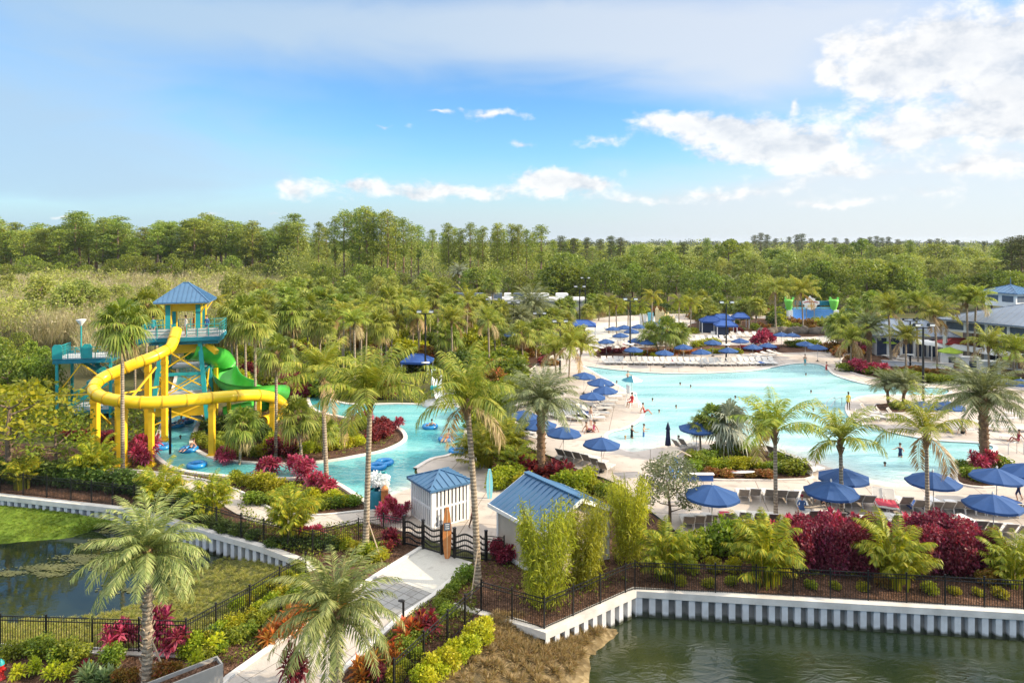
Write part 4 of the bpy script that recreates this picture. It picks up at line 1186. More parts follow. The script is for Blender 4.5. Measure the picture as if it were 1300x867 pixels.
bush('agave', 268, 816, 30, 26, 'blue green strap plant at the fence corner')
bush('red', 108, 846, 12, 12, 'small dark red plant in the near bed')

# between the garden path and the river
bushes('yelgreen', along([(300, 612), (335, 622), (365, 632), (392, 650)], 13), 25, 20, 'yellow green shrub between the garden path and the river', 'yellow green shrubs along the garden path')
bushes('green', along([(318, 640), (350, 640), (400, 648), (430, 644), (450, 642)], 15), 24, 15, 'low green plant on the inner side of the garden path', 'low green plants along the garden path')
bushes('lime', [(395, 634), (410, 640), (425, 634), (438, 640), (404, 626)], 20, 14, 'low lime plant at the river bank beside the splash barrel', 'low lime plants at the river bank')
bushes('pink', [(335, 606), (350, 604), (372, 600), (382, 612), (400, 626), (415, 628), (392, 606)], 22, 26, 'bright pink cordyline on the near river bank', 'pink cordylines on the near river bank')
bushes('pink', [(285, 592), (292, 590), (280, 588)], 20, 22, 'pink cordyline at the left river bend', 'pink cordylines at the left river bend')
bushes('pink', [(172, 582), (184, 584), (194, 582), (178, 590), (190, 592)], 22, 32, 'pink cordyline under the yellow tube beside the river', 'pink cordylines under the yellow tube')
bushes('pink', [(487, 668), (497, 660), (505, 664), (515, 658)], 20, 30, 'pink cordyline left of the striped kiosk', 'pink cordylines left of the kiosk')
bushes('pink', [(382, 684), (397, 686), (405, 690)], 24, 22, 'pink cordyline right of the areca palm at the path bend', 'pink cordylines at the path bend')
bushes('red', [(640, 716), (652, 712), (634, 708)], 24, 26, 'crimson cordyline at the corner of the tan building', 'crimson cordylines at the tan building')
bushes('maroon', along([(88, 556), (120, 560), (148, 566)], 11), 24, 17, 'maroon shrub in the hedge behind the left yellow columns', 'maroon shrubs behind the yellow columns')
# island in the river
bushes('yelgreen', along([(272, 572), (300, 578), (335, 580), (345, 566)], 11), 21, 17, 'lime yellow shrub along the island rim above the river bend', 'lime yellow shrubs on the island rim')
bushes('lime', along([(378, 576), (405, 572), (432, 570), (455, 566)], 11), 20, 16, 'lime shrub on the right half of the river island', 'lime shrubs on the river island')
bushes('maroon', [(352, 574), (362, 572), (345, 578), (368, 578), (475, 560), (488, 556), (495, 548), (482, 548)], 24, 19, 'maroon shrub on the river island', 'maroon shrubs on the river island')
bushes('red', along([(350, 508), (372, 506), (392, 504)], 8) + [(360, 492), (375, 490), (385, 494), (366, 500)], 19, 22, 'crimson shrub behind the end of the green flume', 'crimson shrubs behind the green flume')
bushes('green', along([(250, 560), (262, 568), (285, 560), (310, 565)], 12), 20, 14, 'low green shrub on the left half of the river island', 'low green shrubs on the river island')
bushes('dkgreen', [(268, 548), (286, 545), (300, 552), (322, 556), (335, 560)], 26, 20, 'dark green shrub under the yellow tube on the island', 'dark green shrubs on the river island')
bushes('yelgreen', [(420, 556), (440, 552), (460, 545), (398, 560), (446, 560)], 26, 24, 'loose yellow green shrub in the middle of the river island', 'loose yellow green shrubs on the river island')
bushes('pink', [(452, 540), (505, 546), (470, 538)], 15, 18, 'small pink cordyline at the far rim of the island', 'small pink cordylines at the far island rim')
# left corner trees and hedges
bushes('dkgreen', along([(-40, 608), (40, 612), (100, 618), (160, 624), (215, 640), (255, 660)], 15), 34, 28, 'dark clipped shrub along the fence above the curved seawall', 'dark hedge shrubs above the curved seawall')
bushes('dkgreen', along([(270, 668), (320, 684), (345, 694), (425, 694)], 20), 28, 15, 'low dark shrub inside the seawall fence', 'low dark shrubs inside the seawall fence')
bushes('yelgreen', along([(432, 694), (452, 700), (480, 710), (498, 690)], 13), 24, 15, 'low yellow green plant left of the entrance gate', 'low yellow green plants left of the gate')
bushes('darkcord', [(495, 690), (490, 700)], 24, 20, 'dark cordyline left of the entrance gate posts', 'dark cordylines left of the gate')
# behind the tan building
bushes('darkcord', along([(645, 598), (668, 606), (690, 610), (712, 612)], 10), 30, 27, 'maroon cordyline behind the blue roof of the tan building', 'maroon cordylines behind the tan building')
bushes('yelgreen', [(640, 614), (652, 612), (630, 622), (662, 622), (716, 618), (728, 620), (742, 616), (735, 626), (755, 624)], 30, 22, 'yellow green shrub behind the blue roof of the tan building', 'yellow green shrubs behind the tan building')
bushes('green', [(700, 632), (770, 632), (785, 640), (800, 650)], 32, 22, 'green shrub right of the blue roof', 'green shrubs right of the blue roof')
# planted island on the deck and bed at the right pool edge
bushes('yelgreen', along([(905, 596), (930, 594), (960, 594), (975, 596)], 11), 20, 13, 'yellow flowered shrub on the front of the deck island', 'yellow shrubs on the deck island', .2)
bushes('green', [(880, 600), (890, 592), (880, 588), (898, 586), (915, 580), (935, 578), (955, 580), (985, 600), (1000, 602), (1012, 602), (990, 590)], 26, 18, 'green shrub on the deck island', 'green shrubs on the deck island', .2)
bushes('bronze', [(905, 604), (925, 605), (950, 606), (970, 605)], 22, 9, 'low bronze plant along the kerb of the deck island', 'low bronze plants on the deck island', .2)
bushes('pink', [(1240, 598), (1258, 596), (1248, 604)], 17, 28, 'red cordyline beside the large dark date palm', 'red cordylines beside the large date palm', .2)
bushes('green', [(1224, 596), (1230, 606), (1270, 596), (1282, 600), (1262, 610), (1244, 612)], 22, 15, 'green shrub under the large dark date palm', 'green shrubs under the large date palm', .2)
bushes('bronze', [(1238, 610), (1256, 612)], 18, 10, 'bronze plant at the front of the bed under the large date palm', 'bronze plants under the large date palm', .2)
# beds behind the pool
fillmany('orange', along([(822, 450), (850, 450), (885, 449)], 7), 14, 9, 'orange flowering plant in the bed behind the pool loungers', 'orange plants behind the pool loungers', .2)
fillmany('maroon', along([(765, 448), (800, 447)], 7) + along([(945, 446), (985, 445)], 8), 12, 8, 'dark red hedge plant behind the pool loungers', 'dark red hedge plants behind the pool', .2)
fillmany('yelgreen', along([(806, 451), (835, 452)], 7) + along([(896, 449), (940, 448)], 7), 11, 7, 'clipped yellow hedge plant behind the pool loungers', 'clipped yellow hedge plants behind the pool', .2)
fillmany('maroon', along([(818, 436), (850, 436)], 7), 11, 7, 'dark red plant in front of the splash pad', 'dark red plants at the splash pad', .2)
fillmany('yelgreen', along([(884, 440), (908, 438)], 7), 13, 10, 'yellow shrub right of the triple palm', 'yellow shrubs right of the triple palm', .2)
fillmany('red', [(966, 436), (972, 434), (978, 435), (960, 438)], 16, 16, 'crimson shrub left of the twin blue umbrellas', 'crimson shrubs left of the twin umbrellas', .2)
fillmany('green', along([(1000, 440), (1035, 440)], 9) + along([(1070, 470), (1100, 474), (1130, 478)], 10), 17, 10, 'green border shrub in the bed behind the far pool edge', 'green border shrubs behind the far pool edge', .2)
fillmany('bronze', along([(1048, 446), (1078, 446), (1090, 452)], 9) + [(1066, 452), (1080, 458)], 17, 13, 'golden croton in the bed behind the far pool edge', 'golden crotons behind the far pool edge', .2)
fillmany('pink', [(1085, 472), (1095, 474), (1112, 474), (1118, 476), (1092, 452), (1096, 450)], 17, 15, 'crimson cordyline in the bed behind the far pool edge', 'crimson cordylines behind the far pool edge', .2)
fillmany('bronze', along([(1150, 474), (1185, 480), (1220, 484)], 10), 20, 13, 'bronze shrub in the bed below the clubhouse', 'bronze shrubs below the clubhouse', .2)
fillmany('green', along([(1140, 482), (1200, 487), (1290, 488)], 12) + [(1150, 518), (1138, 518)], 22, 13, 'green shrub in the bed below the clubhouse', 'green shrubs below the clubhouse', .2)

# scattered garden filling between the tower, river and far walks
RW = [(p.x, p.y) for p in riverW]; DW = [(p.x, p.y) for p in deckW]
def free(u, v):
    q = g(u, v); return not (inside(q, RW) or inside(q, DW))
for i in range(330):
    u = R.uniform(262, 668); v = R.choice([R.uniform(392, 440), R.uniform(415, 506)])
    if 500 < u < 600 and v > 472: continue
    if not free(u, v): continue
    s_ = ppm(g(u, v).y)
    fill(R.choices(['green', 'yelgreen', 'dkgreen', 'maroon', 'bronze', 'lime'], [4, 5, 2.2, .9, 1.2, 1.5])[0], u, v, s_*R.uniform(2.2, 4.2), s_*R.uniform(1.6, 3.4))
for i in range(60):
    u, v = R.choice([(R.uniform(875, 1055), R.uniform(406, 424)), (R.uniform(700, 738), R.uniform(422, 434)), (R.uniform(658, 712), R.uniform(446, 466))])
    s_ = ppm(g(u, v).y); fill(R.choice(['green', 'yelgreen', 'dkgreen', 'bronze', 'maroon']), u, v, s_*R.uniform(1.6, 2.8), s_*R.uniform(1.0, 2.0))
for i in range(90):
    u = R.uniform(690, 1130); v = R.uniform(388, 402) if u < 980 else R.uniform(400, 422)
    s_ = ppm(g(u, v).y); fill(R.choice(['green', 'yelgreen', 'dkgreen', 'bronze', 'yelgreen']), u, v, s_*R.uniform(2.5, 4.5), s_*R.uniform(1.5, 3.0))
bushes('green', [(600, 545), (612, 556), (626, 548), (606, 572), (618, 572), (640, 560), (598, 530), (615, 526), (630, 520), (604, 510), (640, 530), (648, 510)], 30, 30, 'dark leafy shrub on the bank right of the river', 'dark shrubs right of the river')
bushes('green', [(640, 500), (625, 500), (610, 490), (645, 480), (598, 495), (655, 470), (640, 462), (620, 470)], 30, 26, 'leafy shrub between the river and the left pool terrace', 'leafy shrubs left of the pool terrace')
bushes('pink', [(660, 455), (672, 452)], 14, 12, 'red plant by the walk at the left pool terrace', 'red plants by the left walk')

def fill_mass():
    V = []; MI = []; mats = []
    for kind, b, w_, h_ in FILL:
        me = R.choice(BUSH[kind]); n = len(me.vertices)
        if me.materials[0] not in mats: mats.append(me.materials[0])
        co = np.empty(n*3, dtype=np.float32); me.vertices.foreach_get('co', co); co = co.reshape(-1, 4, 3)
        step = 1 if b.y < 90 else 2
        co = co[::step]
        c = co.mean(1, keepdims=True)
        co = c+(co-c)*(1.0 if step == 1 else 1.35)
        a = R.uniform(0, 6.28); ca, sa = math.cos(a), math.sin(a)
        x = (co[..., 0]*ca-co[..., 1]*sa)*w_+b.x; y = (co[..., 0]*sa+co[..., 1]*ca)*w_+b.y; z = co[..., 2]*h_+b.z
        V.append(np.stack([x, y, z], -1)); MI += [mats.index(me.materials[0])]*len(co)
    return qmesh('garden_shrubs', np.concatenate(V), mats, MI)
tag(stuff(obj('garden_shrubs', fill_mass())), 'mixed shrubs massed through the far beds and the garden behind the river', 'shrubs')

# ------------------------------------------------------------------ small thin tree and loose trees near
def broad_mesh(seed, mat, H_=9.0, Rr=3.4, clumps=24, per=105, size=.42, base=.28, trunk='bark', wid=.6, flat=.55):
    """tree: (trunk mesh, crown mesh); limbs reach each clump"""
    rg = np.random.default_rng(seed); Q = []; tm = MB()
    r0 = H_*.022
    tm.tube([(0, 0, -.2), (.05, .03, H_*.25), (-.05, .06, H_*.5), (.04, 0, H_*.78)], [r0*1.5, r0, r0*.75, r0*.3], 7)
    for i in range(clumps):
        a = i*2.4+rg.uniform(-.4, .4); k = (i+.5)/clumps
        z = H_*(base+(1-base)*k**.85); prof = math.sin(PI*min(1, .18+.80*k))**.6
        rr = Rr*prof*rg.uniform(.45, 1.0)
        c = np.array([rr*math.cos(a), rr*math.sin(a), z])
        s = Rr*rg.uniform(.26, .42)
        Q.append(cloud(per, c, (s, s, s*flat), size, rg, .35, wid, updir=.1))
        if i % 2 == 0:
            zz = z-rr*.5; zz = max(H_*.15, min(H_*.75, zz))
            tm.tube([(0, 0, zz), (c[0]*.5, c[1]*.5, (zz+z)/2-.1), (c[0]*.9, c[1]*.9, z)], [r0*.5, r0*.3, r0*.12], 5, caps=False)
    return tm.mesh('trunk', M[trunk]), qmesh('crown', np.concatenate(Q), [M[mat]])
def pine_mesh(seed, mat='pine', H_=25.0, Rr=2.9, clumps=20, per=150, base=.40):
    rg = np.random.default_rng(seed); Q = []; tm = MB()
    tm.tube([(0, 0, -.3), (.1, .05, H_*.3), (.15, -.1, H_*.6), (-.05, .05, H_*.97)], [.34, .26, .2, .06], 7)
    for i in range(clumps):
        k = (i+.5)/clumps; a = i*2.4+rg.uniform(-.5, .5)
        z = H_*(base+(1-base)*k); rr = Rr*(1.0-.65*k**2)*rg.uniform(.35, 1.05)*(.55 if k < .25 else 1)
        c = np.array([rr*math.cos(a), rr*math.sin(a), z]); s = Rr*rg.uniform(.36, .78)*(.8 if k < .3 else 1)
        Q.append(cloud(per, c, (s, s, s*.5), .62, rg, .2, .30, updir=.35))
        tm.tube([(0, 0, z-rr*.35-.3), (c[0]*.6, c[1]*.6, z-.4), (c[0], c[1], z)], [.09, .06, .03], 4, caps=False)
    Q.append(cloud(per, (0, 0, H_), (Rr*.5, Rr*.5, Rr*.32), .6, rg, .2, .3, updir=.35))
    return tm.mesh('trunk', M['barkp']), qmesh('crown', np.concatenate(Q), [M[mat]])
TREES = {'pine': [pine_mesh(601), pine_mesh(602, base=.5, clumps=17), pine_mesh(603, base=.32, clumps=26), pine_mesh(604, base=.5, Rr=3.5, clumps=18)],
         'darkpine': [pine_mesh(611, 'pined', base=.30, clumps=22, Rr=2.6), pine_mesh(612, 'pined', base=.4, clumps=18)],
         'oak': [broad_mesh(621, 'oak'), broad_mesh(622, 'oak', Rr=4.0, clumps=28), broad_mesh(623, 'oak', Rr=2.8, clumps=22, base=.2)],
         'cyp': [broad_mesh(631, 'cyp', 9, 2.2, 26, 90, .40, .16, flat=.75), broad_mesh(632, 'cyp', 9, 2.5, 28, 90, .40, .14, flat=.75)],
         'thin': [broad_mesh(641, 'silverleaf', 3.6, 1.7, 22, 170, .14, .35, flat=.65)],
         'sapling': [broad_mesh(651, 'yelgreen', 4.2, 2.0, 16, 60, .22, .45, flat=.35), broad_mesh(652, 'green', 4.0, 1.9, 16, 60, .22, .4, flat=.4)]}
THGT = {'pine': 25.6, 'darkpine': 25.6, 'oak': 9.6, 'cyp': 9.6, 'thin': 3.9, 'sapling': 4.5}
TNAME = {'pine': 'pine_tree', 'darkpine': 'pine_tree', 'oak': 'broadleaf_tree', 'cyp': 'cypress_tree', 'thin': 'small_tree', 'sapling': 'small_tree'}
TPROTO = {}
def tree(kind, loc, h, label, group, wide=1.0, var=None):
    k = (kind, R.randrange(len(TREES[kind])) if var is None else var)
    s = h/THGT[kind]; sc = (s*wide, s*wide, s)
    if k in TPROTO: return dup(TPROTO[k], loc, R.uniform(0, 6.28), label, group, sc)
    t = thing(TNAME[kind], label, 'tree', loc, R.uniform(0, 6.28), group, sc)
    tr, cr = TREES[kind][k[1]]
    obj('trunk', tr, t); obj('crown', cr, t)
    TPROTO[k] = reg(t); return t
def T(kind, u, vtop, d, label, group, wide=1.0, var=None):
    p = Vector(((u-650)*d/FPX, d, 0)); h = CAM_H-(vtop-HORIZ)*d/FPX
    return tree(kind, p, max(2, h), label, group, wide, var)

p = g(850, 668); tree('thin', p, 4.3, 'small thin tree with pale sparse leaves right of the bamboo', None)
p = g(12, 612); tree('sapling', p, 7.4, 'layered yellow green tree at the far left edge behind the fence', None, 1.25, 0)
p = g(70, 606); tree('sapling', p, 5.4, 'layered green tree with slim trunk left of the yellow columns', None, 1.1, 1)
p = g(14, 575); tree('sapling', p, 5.6, 'yellow green tree behind the layered trees at the far left', None, 1.2, 0)
for u, v, h in [(-20, 545, 7), (10, 540, 8), (35, 535, 8), (60, 530, 8.5), (20, 510, 8), (55, 505, 8.5), (-10, 505, 8), (40, 490, 8), (5, 480, 8), (-15, 470, 8), (25, 465, 7)]:
    tree('oak', g(u, v), h*R.uniform(.58, .85), 'dark green tree in the grove left of the stair platforms', 'dark green trees left of the stair platforms', .8)

# ------------------------------------------------------------------ forest
# pines left: a belt about 300 m off
n = 0
for i in range(96):
    u = -25 + 400*(i % 48)/47 + R.uniform(-5, 5); d = (R.uniform(275, 300) if i < 48 else R.uniform(310, 360))
    T('pine', u, 281 + 6*math.sin(u*.043) + 4*math.sin(u*.11+1) + R.uniform(-4, 14), d, 'tall slender pine in the forest belt behind the pale thicket on the left', 'pines of the left forest belt', R.uniform(1.4, 2.2))
for u, v, d in [(405, 283, 250), (414, 290, 255), (425, 276, 240), (437, 268, 235), (447, 272, 238), (456, 266, 232), (465, 263, 228), (474, 270, 232), (484, 272, 230), (492, 268, 226), (502, 276, 232), (512, 278, 236), (522, 286, 242), (531, 287, 250), (400, 296, 265), (549, 292, 300), (470, 285, 260), (450, 290, 262), (497, 290, 255), (385, 300, 280)]:
    T('pine', u, v, d, 'taller pine in the cluster rising highest against the sky', 'pines of the tall central cluster', R.uniform(.95, 1.25))
for u, v, d in [(569, 284, 250), (577, 290, 255), (585, 291, 248), (597, 284, 246), (607, 292, 255), (563, 296, 262), (613, 288, 250), (632, 284, 240), (628, 294, 252), (640, 292, 246), (650, 285, 238), (658, 286, 236), (668, 292, 240), (676, 296, 250)]:
    T('pine', u, v, d, 'pine standing in the group above the far service building', 'pines above the service building', R.uniform(.9, 1.2))
T('pine', 687, 287, 205, 'lone pine with a long bare trunk above the left pool terrace', None, 1.35, 3)
for u, v, d in [(712, 300, 300), (728, 303, 330), (745, 302, 320), (762, 304, 340), (776, 300, 300), (788, 302, 320), (868, 308, 260)]:
    T('darkpine', u, v, d, 'dark round topped pine right of the lone pine on the skyline', 'dark pines right of the lone pine', 1.4)
for u, v in [(958, 299), (966, 296), (974, 298), (985, 303), (1002, 301), (1012, 298), (1018, 297), (1030, 303), (1045, 303), (1060, 302), (1075, 303), (1092, 302), (1104, 301), (1113, 300), (1120, 302), (1128, 301), (1140, 304), (1180, 304), (1190, 303), (1198, 305), (1215, 305), (1250, 307)]:
    T('darkpine', u, v, R.uniform(520, 620), 'far dark pine in the row on the right horizon', 'far dark pines on the right horizon', 1.5)
for u, v, d in [(1284, 302, 165), (1296, 300, 160), (1310, 304, 165)]:
    T('darkpine', u, v, d, 'tall dark brownish pine at the right edge behind the clubhouse', 'dark pines at the right edge', 1.5, 0)
# bright broadleaf trees behind the pool gardens
def rowT(kind, us, vr, dr, label, group, wide=(1, 1.3)):
    for u in us: T(kind, u+R.uniform(-5, 5), R.uniform(*vr), R.uniform(*dr), label, group, R.uniform(*wide))
rowT('oak', range(-25, 370, 17), (318, 340), (252, 274), 'leafy understorey tree at the foot of the left pine belt', 'understorey trees of the left pine belt', (1, 1.4))
rowT('cyp', range(-20, 360, 15), (345, 395), (105, 235), 'pale green tree standing up out of the willow thicket', 'pale trees in the willow thicket', (.9, 1.3))
rowT('oak', range(705, 870, 11), (330, 352), (175, 205), 'bright green leafy tree behind the splash pad', 'leafy trees behind the splash pad')
rowT('oak', range(700, 900, 13), (318, 332), (215, 250), 'leafy tree in the second row behind the splash pad', 'leafy trees in the second row behind the splash pad')
rowT('oak', [1036, 1046, 1056, 1040], (328, 338), (165, 185), 'dark leafy tree right behind the surf ride', 'dark leafy trees behind the surf ride', (.9, 1.1))
rowT('oak', [1100, 1112, 1122, 1135, 1146], (326, 342), (160, 180), 'dense green tree between the surf ride and the clubhouse', 'dense green trees left of the clubhouse', (.9, 1.2))
rowT('oak', range(880, 1300, 15), (340, 362), (155, 180), 'leafy tree along the back of the pool gardens on the right', 'leafy trees along the back right')
rowT('oak', range(540, 700, 13), (335, 355), (190, 225), 'leafy tree under the pines behind the service building', 'leafy trees under the pines')
rowT('oak', range(345, 545, 13), (330, 360), (170, 215), 'leafy tree in front of the tall central pines', 'leafy trees in front of the central pines', (.9, 1.2))
rowT('cyp', range(860, 1300, 17), (318, 332), (200, 260), 'pale feathery cypress in the wetland behind the pool', 'pale cypresses behind the pool', (1.1, 1.5))
rowT('cyp', range(345, 540, 19), (345, 372), (130, 165), 'pale feathery tree at the edge of the back garden', 'pale trees behind the back garden', (1.0, 1.4))
rowT('cyp', [120, 150, 185, 240, 262, 285, 310, 335], (372, 400), (100, 125), 'pale yellow green tree in the thicket around the slide tower', 'pale trees around the slide tower', (1.0, 1.4))

for i, u in enumerate(range(698, 1296, 17)):
    T('oak' if i % 3 else 'pine', u+R.uniform(-7, 7), R.uniform(301, 319), R.uniform(250, 430), 'taller rounded tree rising out of the canopy right of the lone pine' if i % 3 else 'tall loose crowned tree rising out of the canopy right of the lone pine', 'taller rounded trees over the right canopy' if i % 3 else 'tall loose trees over the right canopy', R.uniform(1.0, 1.5))
# far forest as one mass
def forest_mass():
    rg = np.random.default_rng(77); Q = []; mi = []
    N_ = 3400
    d = 225*np.exp(rg.random(N_)**1.15*math.log(2200/225)); a = rg.uniform(-.72, .72, N_)
    for k in range(N_):
        az = a[k]; dd = d[k]; x = dd*math.tan(az); y = dd
        uu = 650+FPX*x/y
        if uu < 360 and dd < 320: continue
        lump = math.sin(x*.021+y*.013)+math.sin(x*.009-y*.017+2)
        h = (rg.uniform(7.5, 13.5)+1.2*lump)*(1.0 if uu > 690 else 1.15)
        if dd > 800: h = rg.uniform(8, 15)
        if rg.random() < .05: h *= 1.35
        r = h*rg.uniform(.24, .40)*(1+dd/1500); sz = max(.55, dd*.0021)
        n = int(58 if dd < 450 else 34 if dd < 900 else 20)
        mat = 1 if dd > 1000 else rg.choice([0, 2, 3, 1], p=[.34, .30, .29, .07] if lump < .4 else [.25, .55, .12, .08])
        for j in range(3):
            aj = j*2.1+rg.random()*2; ro = r*.5*(j > 0)
            c = (x+ro*math.cos(aj), y+ro*math.sin(aj), h*(.74 if j == 0 else rg.uniform(.42, .68)))
            q = cloud(n, c, (r*.72, r*.72, h*.24), sz, rg, .5, .7, updir=.25); Q.append(q); mi += [mat]*len(q)
    return qmesh('forest', np.concatenate(Q), [M['wood'], M['wooddk'], M['cyp'], M['oak']], mi)
tag(stuff(obj('forest', forest_mass())), 'low mixed forest stretching from behind the pool to the horizon', 'forest')
def thicket_mass():
    """leafless willows: long upright twigs with a few pale leaves, in uneven stands"""
    rg = np.random.default_rng(78); Q = []; mi = []
    for k in range(2300):
        u = rg.uniform(-60, 365); d = 84*np.exp(rg.random()*math.log(285/84))
        if u > 250 and d < 120: continue
        if u < 110 and d < 105: continue
        x = (u-650)*d/FPX
        lump = math.sin(x*.11+d*.05)+math.sin(x*.045-d*.08+1.3)+.7*math.sin(x*.23+d*.19)
        h = 5.6+.9*lump+rg.uniform(-1.0, 1.2)
        if u > 300: h *= .85
        green = lump > .85 or rg.random() < .14
        n = int((90 if d < 160 else 55)*(.4 if green else 1))
        az = rg.random(n)*6.28; e = np.radians(rg.uniform(52, 88, n)); r = 1.5*np.sqrt(rg.random(n))
        c = np.stack([x+r*np.cos(az), d+r*np.sin(az), h*rg.uniform(.05, .62, n)], 1)
        dv = np.stack([np.cos(e)*np.cos(az), np.cos(e)*np.sin(az), np.sin(e)], 1)
        ln = rg.uniform(1.3, 3.6, n); sd = nrm(np.cross(dv, rand_dirs(n, rg)))
        q = diamonds(c, dv, sd*(.021*(.7+d/150)), ln, .05); Q.append(q); mi += [0]*len(q)
        m = n if green else n//5
        q = cloud(m*2 if green else m, (x, d, h*.66), (1.9, 1.9, h*.34), .30*(.7+d/170), rg, .3, .6); Q.append(q); mi += [1 if green else 0]*len(q)
    return qmesh('thicket', np.concatenate(Q), [M['willow'], M['cyp']], mi)
tag(stuff(obj('thicket', thicket_mass())), 'pale twiggy willow thicket filling the wetland left of the slides', 'thicket')

# ------------------------------------------------------------------ ground cover, grass
def scatter(name, polys, n, size, mat, label, z=.03, hgt=.25, wid=.5, seed=5, blades=False, clump=0):
    rg = np.random.default_rng(seed); Q = []
    for poly, share in polys:
        W = [(p.x, p.y) for p in px(poly, z)]
        x0, x1 = min(p[0] for p in W), max(p[0] for p in W); y0, y1 = min(p[1] for p in W), max(p[1] for p in W)
        pts = []
        while len(pts) < n*share:
            q = (rg.uniform(x0, x1), rg.uniform(y0, y1))
            if inside(q, W): pts.append(q)
        pts = np.array(pts); k = len(pts)
        nz = np.sin(pts[:, 0]*1.3+2)*np.cos(pts[:, 1]*1.1)+.6*np.sin(pts[:, 0]*3.1+pts[:, 1]*2.3)
        keep = nz+rg.normal(0, .5, k) > -.45; pts = pts[keep]; k = len(pts)
        c = np.stack([pts[:, 0], pts[:, 1], z+rg.random(k)*hgt*(0 if blades else 1)], 1)
        if blades:
            d = nrm(rand_dirs(k, rg)*np.array([.5, .5, 0])+UP*rg.uniform(.5, 1.0, (k, 1)))
        else:
            d = nrm(rand_dirs(k, rg)+UP*.3)
        sd = nrm(np.cross(d, rand_dirs(k, rg)))
        s = size*rg.uniform(.6, 1.4, k)
        Q.append(diamonds(c, d, sd*(s*wid*.5)[:, None], s, .15))
    o = qmesh(name, np.concatenate(Q), [M[mat]])
    return tag(stuff(obj(name, o)), label, 'ground cover')
scatter('ground_cover', [([(0, 565), (150, 577), (205, 592), (260, 606), (400, 611), (452, 636), (400, 655), (345, 652), (300, 632), (245, 608), (150, 598), (0, 596)], .3), ([(262, 540), (300, 520), (400, 524), (440, 534), (500, 546), (508, 553), (486, 567), (418, 580), (327, 583), (287, 580), (256, 568)], .3),
                          ([(600, 575), (640, 551), (700, 582), (775, 614), (765, 636), (662, 634), (635, 604)], .2), ([(300, 640), (345, 664), (400, 668), (470, 664), (500, 676), (470, 720), (395, 712), (330, 690)], .2)], 15000, .16, 'cover', 'mixed low ground cover plants in the beds around the river')
scatter('ground_cover', [([(600, 716), (655, 702), (690, 690), (860, 690), (1000, 690), (1290, 700), (1290, 735), (960, 735), (810, 735), (700, 780), (640, 780)], .35), ([(240, 830), (274, 809), (317, 786), (388, 742), (470, 732), (374, 794), (300, 845)], .3), ([(510, 786), (552, 758), (598, 717), (608, 775), (568, 815), (500, 880), (440, 866)], .35)], 9000, .14, 'cover', 'low leafy plants in the bark beds near the ponds', seed=6, hgt=.14)
scatter('ground_cover', [([(0, 470), (110, 510), (205, 520), (200, 560), (100, 560), (0, 555)], .4), ([(268, 470), (400, 440), (640, 420), (650, 500), (600, 508), (440, 508), (390, 498), (300, 508)], .6)], 16000, .34, 'cover', 'leafy undergrowth of the garden behind the river', seed=7, hgt=.8)
scatter('ground_cover', [([(640, 395), (760, 395), (900, 390), (1080, 400), (1130, 425), (1070, 415), (1000, 402), (760, 402), (700, 432), (650, 450)], 1)], 6000, .5, 'cover', 'low planting along the far rim of the pool gardens', seed=8, hgt=.9)
def bankgrass(name, poly, z0, z1, n, size, mat, label, seed, tuft=1, spread=.0):
    """grass on a sloping bank: poly in photo rows at pond level; height follows the row fraction"""
    rg = np.random.default_rng(seed)
    return None
def tufts(name, A, B, n, mat, label, seed, size=.3, per=26, cat='grass', sa=0.0, sb=1.0, lift=.02):
    rg = np.random.default_rng(seed); Q = []
    A = smooth_loop(A, 8, False); B = smooth_loop(B, 8, False)
    for i in range(n):
        s = rg.random()*(len(A)-1.001); j = int(s); f = s-j; t = sa+(sb-sa)*rg.random()
        a = A[j].lerp(A[j+1], f); b = B[j].lerp(B[j+1], f); p = a.lerp(b, t); p.z += lift
        az = rg.random(per)*6.28; e = np.radians(rg.uniform(25, 85, per))
        d = np.stack([np.cos(e)*np.cos(az), np.cos(e)*np.sin(az), np.sin(e)], 1)
        c = np.array([p.x, p.y, p.z-.02])+d*np.array([.06, .06, 0])*rg.random((per, 1))*size*4
        sd = nrm(np.cross(d, rand_dirs(per, rg))); L = size*rg.uniform(.6, 1.3, per)*rg.uniform(.7, 1.2)
        Q.append(diamonds(c, d, sd*(L*.028)[:, None], L, .3))
    return tag(stuff(obj(name, qmesh(name, np.concatenate(Q), [M[mat]]))), label, cat)
A = [g(618, 781), g(600, 805), g(545, 867), Vector((-9.2, 14, 0))]
B = [g(768, 806, -1.2), g(745, 832, -1.2), g(730, 880, -1.2), Vector((1.6, 14, -1.2))]
tufts('bunch_grass', A, B, 640, 'drygrass', 'dry brown bunch grass tufts on the bank of the right pond', 91, .42, 90, sa=.08, sb=.98, lift=.13)
A = px([(-200, 806), (0, 817), (100, 821), (240, 827), (274, 806), (317, 782), (355, 757), (392, 733)])
B = px([(-200, 792), (0, 789), (60, 788), (120, 782), (180, 766), (225, 736), (300, 706), (372, 708)], -1.22)
tufts('bank_grass', A, B, 2000, 'grass', 'yellow green grass on the bank of the left pond', 92, .24, 46, lift=.06)
A = px([(-200, 622), (0, 641), (70, 648), (150, 662)], -.55)
B = px([(-200, 700), (0, 688), (75, 682), (118, 672)], -1.16)
tufts('lawn_grass', A, B, 900, 'lawnb', 'short bright grass on the spit below the curved seawall', 93, .12, 50, lift=.03)
